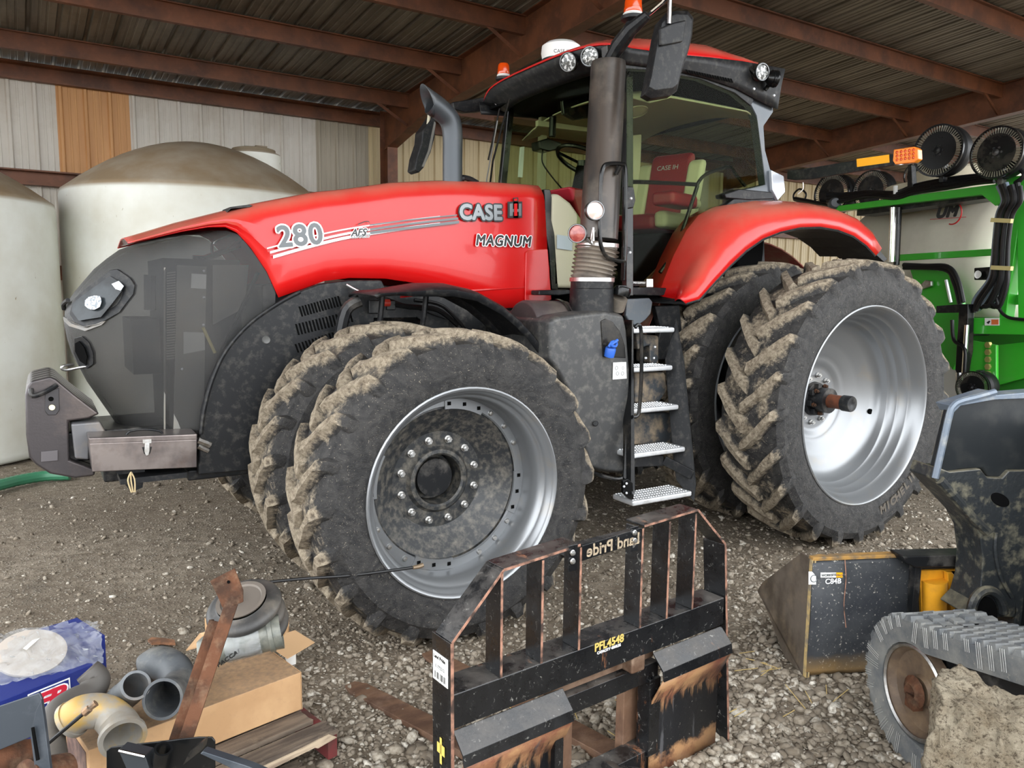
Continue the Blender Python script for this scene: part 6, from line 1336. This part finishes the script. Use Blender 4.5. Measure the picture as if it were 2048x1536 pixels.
for x0, mm_ in ((-.05, m_woodred), (-.60, m_wood), (-1.14, m_wood)): board(x0, x0+.038, -.015, .78, .018, .108, 0, mm_, 'stringer')
m = MB(); m.prism([(-.42, -.021, .108), (-.18, -.03, .118), (-.05, -.024, .122), (-.02, -.028, .10), (-.1, -.03, .092), (-.11, -.027, .098), (-.3, -.026, .09)], (0, .006, 0)); m.build('splinter', mat('fresh_split_wood', srgb(196, 176, 150), .8, col2=srgb(140, 122, 104), scale=20, stretch=(.3, 2, 2)), PT)
# cardboard box
CXo = (-1.645, -2.262, .128); CX = Frame(CXo, 12.5)
m_card = mat('cardboard', srgb(196, 158, 116), .8, col2=srgb(178, 140, 100), scale=4, dust=srgb(150, 120, 92), dscale=30, dlo=.55, dhi=.8, damt=.35, updust=srgb(132, 108, 84))
m_card2 = mat('cardboard_light', srgb(188, 152, 112), .8)
ct = thing('cardboard_box', 'long flat cardboard box on the pallet with parts lying on it', 'box', CXo, CX.a)
m = MB(); m.box(0, .735, 0, .27, 0, .15); m.build('carton_body', m_card, ct, bevel=.003)
m = MB(); m.box(.7352, .737, .0, .27, .0, .15); m.build('carton_side', m_card2, ct)
m = MB(); m.box(-.002, -.0005, .03, .25, .02, .13); m.build('printed_label', mat('brown_printed_label', srgb(90, 72, 66), .7, col2=srgb(120, 96, 84), scale=30), ct)
# open carton behind, flaps out
oc = at(500, 1310, 'z', .128); CY = Frame(oc, 14)
c2 = thing('cardboard_box', 'open cardboard box behind the long one, flaps spread under the rubber bellows', 'box', tuple(oc), CY.a)
m = MB(); m.box(-.10, .20, -.02, .22, 0, .005); m.box(-.10, .18, -.02, -.015, 0, .13); m.box(-.10, .18, .215, .22, 0, .06); m.box(-.10, -.095, -.02, .22, 0, .13); m.box(.175, .18, -.02, .22, 0, .08); m.build('carton_walls', m_card, c2)
def flap(pts, nm='flap'):
    m = MB(); m.prism([CY.l(p) for p in pts], (0, 0, .004)); return m.build(nm, m_card2, c2)
flap([at(572, 1268, 'z', .30), at(590, 1262, 'z', .30), at(629, 1286, 'z', .29), at(575, 1318, 'z', .29), at(548, 1300, 'z', .30)])
flap([at(400, 1268, 'z', .30), at(425, 1262, 'z', .33), at(415, 1290, 'z', .30), at(372, 1302, 'z', .28)])
m = MB(); q = [CY.l(at(a, b, 'y', -1.92)) for a, b in ((570, 1316), (592, 1306), (592, 1328), (578, 1332))]; m.prism(q, (0, .004, 0)); m.build('shipping_label', m_white, c2)
# rubber bellows stack (air spring)
b0 = D(508, 1240, 2.88)
t, o = free('rubber_bellows', 'stacked black rubber air bellows with a round top plate, behind the rusty angle irons', 'bellows', b0)
m_rub = mat('dusty_black_rubber', srgb(46, 45, 44), .5, col2=srgb(74, 70, 66), scale=7, dust=DUST, dscale=10, damt=.4)
axb = unit((-.34, -.30, 1)); m = MB(); pr = []
for k in range(3):
    for a in np.linspace(-PI/2, PI/2, 9): pr.append((.03+k*.052+.026*math.sin(a), .098+.038*math.cos(a)))
m.lathe([(0, .0001), (0, .09)]+pr+[(.165, .09)], (0, 0, -.05), axb, 48); m.build('bellows_body', m_rub, t, ang=60)
m = MB(); m.lathe([(.158, .0001), (.168, .086), (.176, .09), (.176, .075), (.170, .07), (.172, .03), (.170, .0001)], (0, 0, -.05), axb, 40); m.build('top_plate', mat('top_plate_grey', srgb(110, 102, 94), .5, .3, dust=DIRT, damt=.5), t)
m = MB(); c = np.array([0, 0, -.05])+axb*.17; m.cyl(c+np.array([-.03, .02, 0]), c+np.array([-.03, .02, .045]), .02, .016, 14); m.cyl(c+np.array([-.055, -.01, 0]), c+np.array([-.05, -.01, .06]), .012, .01, 10); m.build('air_fitting', m_rub, t)
# wrapped canister
a0, a1 = D(398, 1306, 2.72), D(563, 1262, 2.80); t, o = free('filter_canister', 'long filter canister in clear wrap lying across the cardboard box', 'filter', (a0+a1)/2)
m_film = None
def f_film(name, tint, mixf, col):
    N = NT(name); tr = N.n('BsdfTransparent'); N.put(tr.inputs[0], tint); n1 = N.noise(11, 3, .6, dist=2.2); b = N.bsdf(col, .22, 0, n1, 1.0, .02, coat=.5); mx = N.n('MixShader')
    N.put(mx.inputs[0], N.ramp(n1, .35, .7, mixf*.6, min(1, mixf*1.5))); N.put(mx.inputs[1], tr.outputs[0]); N.put(mx.inputs[2], b); return N.end(mx.outputs[0])
m_film = f_film('clear_plastic_film', (.95, .96, .96), .24, srgb(206, 208, 210))
d = unit(a1-a0); L_ = np.linalg.norm(a1-a0); m = MB()
pr = [(0, .0001), (0, .04), (.02, .052), (.06, .056), (.065, .060), (.075, .060), (.08, .056), (L_-.05, .058), (L_-.045, .064), (L_-.03, .064), (L_-.028, .060), (L_, .062), (L_, .055), (L_-.02, .05), (L_-.03, .0001)]
m.lathe(pr, a0+o, d, 36); cb_ = m.build('canister_body', mat('grey_canister', srgb(120, 122, 112), .35, .2, col2=srgb(80, 84, 80), scale=9, dust=srgb(170, 165, 150), dscale=8, damt=.5), t, ang=50)
m = MB(); m.lathe([(.09+.01*k, .0605+.0015*(k % 2)) for k in range(int((L_-.15)/.01))], a0+o, d, 36); m.build('plastic_wrap', m_film, t, ang=60)
text('canister_lettering', 'PACCAR', m_decblk, tuple(D(436, 1335, 2.66)+o), .024, (PI/2+.1, -.35, .2), t, ext=.0005, off=.0006)
# two rusty angle irons
def angle_iron(p0, p1, w_, label, plate=None):
    p0 = np.array(p0); p1 = np.array(p1); t, o = free('angle_iron', label, 'angle iron', (p1[0], p1[1], 0), group='rusty angle irons leaning on the pile'); o = -np.array([p1[0], p1[1], 0])
    d = unit(p1-p0); a = unit(np.cross(d, CF)); b = np.cross(d, a); b = b if b@CF > 0 else -b; th = .006
    prof = [(0, 0), (w_, .008), (w_, .008+th), (th, th), (th, w_), (0, w_)]
    m = MB(); m.loft([[p+a*(x-w_/2)+b*y+o for x, y in prof] for p in (p0, p1)]); m.build('iron_bar', m_rust, t, smooth=False, bevel=.001)
    return t, o
iA, oA = angle_iron(D(462, 1206, 2.28), D(262, 1800, 2.08), .036, 'longer rusty angle iron with a drilled rusty plate at its top')
angle_iron(D(429, 1242, 2.30), D(240, 1810, 2.10), .034, 'shorter rusty angle iron lying left of the longer one')
m = MB(); P = [D(a, b, 2.29)+oA for a, b in ((421, 1161), (470, 1136), (487, 1180), (487, 1203), (470, 1210), (446, 1214), (436, 1190))]; m.prism(P, -CF*.006+np.array([0, 0, 0]))
m.prism([D(a, b, dd)+oA for a, b, dd in ((422, 1162, 2.285), (430, 1158, 2.33), (452, 1208, 2.33), (444, 1210, 2.285))], np.array([.004, 0, 0])); m.build('drilled_plate', m_rust, iA, bevel=.001)
m = MB(); m.lathe([(0, .0001), (0, .005)], D(457, 1164, 2.281)+oA, -CF, 14); m.build('plate_hole', m_dark, iA)
# elbows
m_alu = mat('grey_cast_elbow', srgb(108, 111, 113), .5, .15, col2=srgb(84, 86, 88), scale=8, dust=srgb(150, 138, 122), dscale=7, dlo=.5, dhi=.75, damt=.5)
m_rubg = mat('grey_rubber_hose', srgb(78, 81, 84), .55, col2=srgb(58, 60, 62), scale=6, dust=srgb(150, 145, 135), dscale=8, damt=.5)
def elbow(name, label, cat, pts, r, mm, lips=(1, 1), lipr=1.12, group=None):
    P = [np.array(p, float) for p in pts]; base = sum(P)/len(P); t, o = free(name, label, cat, base, group)
    Q_ = [p+o for p in spl(P, 6)]; m = MB(); R_ = r if not hasattr(r, '__len__') else list(np.interp(np.linspace(0, 1, len(Q_)), np.linspace(0, 1, len(r)), r))
    m.tube(Q_, R_, 28, caps=False); m.build('elbow_body', mm, t, solid=.006)
    R0 = R_[0] if hasattr(R_, '__len__') else R_; R1_ = R_[-1] if hasattr(R_, '__len__') else R_
    for f, i, j, rr in ((lips[0], 0, 1, R0), (lips[1], -1, -2, R1_)):
        if f:
            d = unit(Q_[i]-Q_[j]); m = MB(); m.lathe([(-.012, rr*.97), (-.012, rr*lipr), (.004, rr*lipr), (.004, rr*.9), (-.012, rr*.9)], Q_[i], d, 32, closed=True); m.build('flange_lip', mm, t)
    return t, o
m_yelb = mat('yellow_painted_elbow', srgb(176, 144, 78), .45, .15, col2=srgb(146, 142, 134), scale=6, lo=.42, hi=.52, dust=srgb(130, 110, 80), dscale=14, damt=.5)
elbow('pipe_elbow', 'yellow painted cast pipe elbow with pale flanges on the cardboard box', 'pipe elbow', [D(142, 1440, 2.42), D(168, 1424, 2.42), D(208, 1424, 2.44), D(236, 1448, 2.43), D(246, 1476, 2.38)], [.052, .050, .050, .055, .062], m_yelb, (1, 1), 1.12)
elbow('pipe_elbow', 'grey cast pipe elbow with its round mouth turned up, beside the yellow elbow', 'pipe elbow', [D(271, 1371, 2.50), D(258, 1384, 2.54), D(238, 1402, 2.58), D(222, 1430, 2.58)], [.043, .043, .045, .046], m_alu, (1, 0), 1.1)
elbow('hose_elbow', 'large grey rubber elbow hose with its open end facing the camera', 'hose elbow', [D(326, 1398, 2.50), D(342, 1388, 2.57), D(358, 1368, 2.66), D(348, 1340, 2.72), D(318, 1326, 2.74), D(292, 1338, 2.74)], [.062, .055, .052, .056, .056, .05], m_rubg, (1, 0), 1.05)
elbow('hose_elbow', 'dark grey curved hose with a pale collar next to the blue box', 'hose elbow', [D(176, 1342, 2.60), D(192, 1362, 2.60), D(176, 1388, 2.56), D(140, 1404, 2.50), D(110, 1430, 2.44), D(101, 1470, 2.40), D(108, 1540, 2.32)], [.038, .042, .040, .036, .036, .038, .04], mat('dark_dusty_hose', srgb(80, 76, 72), .6, dust=DUST, damt=.5), (1, 0), 1.06)
# black air hose reaching to the wheel
hp_ = [at(490, 1188, 'z', .47), at(520, 1168, 'y', -1.70), at(600, 1158, 'y', -1.68), at(700, 1151, 'y', -1.72), at(790, 1140, 'y', -1.78), at(838, 1133, 'y', -1.80)]
t, o = free('air_hose', 'thin black hose with a brass end running from the rubber bellows to the front wheel', 'hose', hp_[0])
m = MB(); m.tube([p+o for p in spl(hp_, 8)], .007, 8); m.build('hose_line', m_hose, t)
m = MB(); m.tube([hp_[-1]+o+np.array([-.03, 0, .0]), hp_[-1]+o, hp_[-1]+o+np.array([.02, 0, .004])], [.009, .011, .011], 8); m.build('brass_end', mat('dull_brass', srgb(120, 104, 84), .5, .5), t)
# grease lance / rod with fitting
p0, p1 = D(97, 1486, 2.26), D(192, 1406, 2.30); t, o = free('threaded_rod', 'thin black rod with a brass fitting crossing the yellow elbow', 'rod', (p0+p1)/2)
m = MB(); m.tube([p0+o, p0+o+(p1-p0)*.75], .006, 8); m.build('rod_shaft', m_hose, t)
m = MB(); m.tube([p0+o+(p1-p0)*.72, p0+o+(p1-p0)*.74, p0+o+(p1-p0)*.86, p0+o+(p1-p0)*.88, p1+o], [.008, .012, .012, .009, .011], 8); m.build('rod_fitting', mat('worn_brass', srgb(150, 120, 92), .5, .5, col2=srgb(90, 80, 70), scale=40), t)
# blue boxes
m_bl = mat('blue_carton', srgb(22, 38, 110), .5, dust=srgb(80, 88, 130), damt=.25)
def carton(P0, ang, L_, W_, H_, label, nm='parts_box'):
    t = thing(nm, label, 'box', tuple(P0), math.radians(ang), group='blue parts cartons'); m = MB(); m.box(0, L_, 0, W_, 0, H_); m.build('carton_body', m_bl, t, bevel=.002); return t
f0 = at(52, 1392, 'z', .30); f1 = at(150, 1352, 'z', .30); aa = math.degrees(math.atan2(f1[1]-f0[1], f1[0]-f0[0]))
bx = carton((f0[0]-.25*math.cos(math.radians(aa)), f0[1]-.25*math.sin(math.radians(aa)), .128), aa, .50, .22, .19, 'blue carton with red and white FP print under the clear plastic bag')
m = MB(); m.box(.255, .40, -.0015, -.0005, .085, .175); pl_ = m.build('print_panel', m_white, bx)
m = MB(); m.box(.260, .395, -.0022, -.0014, .09, .17); m.build('print_field', m_bl, pl_)
text('carton_lettering', 'FP', mat('print_red', srgb(200, 40, 60), .5), (.268, -.003, .098), .085, (PI/2, 0, 0), bx, ext=.0004, off=.004, shear=.3, sx=1.2)
text('carton_lettering', 'FP', m_decal, (.268, -.0024, .098), .085, (PI/2, 0, 0), bx, ext=.0002, off=.009, shear=.3, sx=1.2)
m = MB(); m.box(.02, .20, -.0015, -.0005, .03, .10); m.build('print_stripe', m_decal, bx)
f0 = at(118, 1256, 'z', .32); carton((f0[0]-.05, f0[1]-.26, .128), 20, .22, .26, .20, 'blue carton at the back of the pile showing only its right corner')
f0 = at(112, 1520, 'z', .14); b3 = carton((f0[0]-.12, f0[1], .128), 10, .14, .1, .11, 'small blue carton half hidden below the dark hose')
m = MB(); m.box(.095, .13, -.0015, -.0004, .045, .09); m.build('print_panel', mat('red_white_print', srgb(220, 90, 90), .5, col2=srgb(235, 230, 228), scale=40), b3)
# disc in a plastic bag
c = at(62, 1306, 'z', .36); t, o = free('bagged_disc', 'round tan part sealed in a clear plastic bag on top of the blue carton', 'bag', c)
nd = unit((.10, -.35, .9)); m = MB(); m.lathe([(-.006, .0001), (-.006, .115), (.006, .118), (.008, .1), (.006, .0001)], (0, 0, 0), nd, 40); m.build('round_disc', mat('tan_disc', srgb(176, 166, 156), .6), t)
X_, Y_ = frame_of(nd); G = []
for j in range(23):
    row = []
    for i in range(31):
        u_ = -1+2.5*i/30; v_ = -1+2*j/22; rr = math.hypot(min(u_, 1), v_); x = u_*.155; y = v_*.14*(1-.25*max(0, u_-1)); 
        import mathutils
        n = mathutils.noise.fractal(Vector((u_*3.2, v_*3.2, 2)), 1., 2., 4); h = .018-.05*max(0, rr-.75)**1.0+n*.009*(1+2.2*max(0, rr-.7))
        ed = .02*mathutils.noise.noise(Vector((u_*6, v_*6, 9)))
        p = (unit((1, 0, 0))*(x+ed)+unit((.0, .95, .3))*(y+ed)); row.append(p+nd*h)
    G.append(row)
m = MB(); m.grid(G); m.build('plastic_bag', m_film, t, ang=80)
m = MB(); q = at(66, 1287, 'z', .385)+o; m.prism([at(a, b, 'z', .387)+o for a, b in ((46, 1297), (53, 1300), (87, 1270), (80, 1267))], nd*.001); m.build('bag_label', m_white, t)
# steel brackets near the camera
m_gst = mat('blue_grey_steel', srgb(58, 64, 71), .4, .4, dust=srgb(120, 124, 130), dscale=6, damt=.4)
t, o = free('steel_bracket', 'blue grey welded steel bracket at the lower left corner', 'bracket', D(40, 1500, 2.02))
m = MB(); m.prism([D(a, b, 2.05)+o for a, b in ((-60, 1428), (0, 1412), (78, 1386), (84, 1398), (72, 1470), (0, 1500), (-60, 1515))], CF*.008); m.build('bracket_web', m_gst, t, bevel=.002)
m = MB(); m.prism([D(a, b, 2.0)+o for a, b in ((72, 1420), (82, 1400), (88, 1440), (103, 1560), (140, 1800), (100, 1800), (72, 1560), (60, 1470))], CF*.012); m.build('bracket_flange', m_gst, t, bevel=.002)
m = MB(); m.prism([D(a, b, 1.99)+o for a, b in ((62, 1456), (67, 1455), (78, 1520), (72, 1522))], CF*.004); m.build('slot', m_dark, t)
t, o = free('rusty_pipe_stub', 'rusty brown pipe stub below the blue grey bracket', 'pipe', D(20, 1530, 2.1)); m = MB(); m.tube([D(-40, 1525, 2.05)+o, D(58, 1512, 2.15)+o], .045, 24); m.build('stub_wall', m_rust, t); m = MB(); m.tube([D(50, 1560, 2.0)+o, D(130, 1545, 2.1)+o], .05, 20); m.build('stub_end', m_rust, t)
t, o = free('black_bracket', 'glossy black bracket with a welded gusset and tube in front of the cardboard box', 'bracket', D(320, 1530, 2.05))
m = MB(); m.prism([D(a, b, 2.14)+o for a, b in ((212, 1502), (222, 1494), (396, 1474), (424, 1474), (430, 1482), (430, 1790), (212, 1790))], CF*.006); m.build('back_plate', m_blackgl, t, bevel=.003)
m = MB(); m.prism([D(a, b, 2.06)+o for a, b in ((236, 1500), (290, 1512), (300, 1540), (290, 1600), (262, 1560))], CF*.05); m.build('gusset', mat('satin_black', srgb(50, 54, 58), .3, .3), t, bevel=.002)
m = MB(); m.tube([D(238, 1501, 2.05)+o, D(290, 1513, 2.05)+o], .004, 6); m.build('bright_edge', m_chrome, t)
m = MB(); m.lathe([(0, .024), (.05, .024), (.05, .018), (0, .018)], D(322, 1524, 2.08)+o, (.1, -.3, .8), 24, closed=True); m.build('welded_tube', m_blackgl, t)
m = MB(); m.prism([D(a, b, 2.05)+o for a, b in ((408, 1482), (380, 1502), (366, 1530), (404, 1500))], CF*.03); m.build('gusset', m_blackgl, t)
t, o = free('flat_bar', 'dark steel flat bar crossing the splintered pallet end', 'bar', D(460, 1530, 2.05)); m = MB(); m.prism([D(a, b, 2.02)+o for a, b in ((400, 1508), (406, 1503), (500, 1534), (560, 1560), (560, 1575), (490, 1550))], CF*.03); m.build('bar_body', m_gst, t, bevel=.002)
# wood chip, leaf, loose bits
def slab(name, label, cat, pts, z, th, mm):
    P = [at(a, b, 'z', z) for a, b in pts]; t = P[0]; m = MB(); m.prism([p-t for p in P], (0, 0, th)); o_ = m.build(name, mm, None, smooth=False, loc=tuple(t)); return tag(o_, label, cat)
slab('wood_chip', 'splintered brown wood chip on the dirt behind the hoses', 'wood chip', ((296, 1284), (303, 1279), (330, 1281), (349, 1284), (351, 1291), (322, 1289), (303, 1290)), .02, .012, mat('brown_chip', srgb(140, 96, 66), .8, col2=srgb(96, 66, 46), scale=20))
m_straw = mat('straw', srgb(196, 170, 110), .7)
m = MB()
for k in range(36):
    x = rng.uniform(-.2, 1.6); y = rng.uniform(-2.9, -2.3)-.25*(x-.6); a = rng.uniform(0, PI); L_ = rng.uniform(.02, .10)
    z = .012+float(bump2(x, y)); m.bar((x-L_*math.cos(a), y-L_*math.sin(a), z), (x+L_*math.cos(a), y+L_*math.sin(a), z+.006), .003, .002)
tag(m.build('straw_litter', m_straw), 'thin straw stalks scattered on the gravel before the bucket', 'straw', kind='stuff')
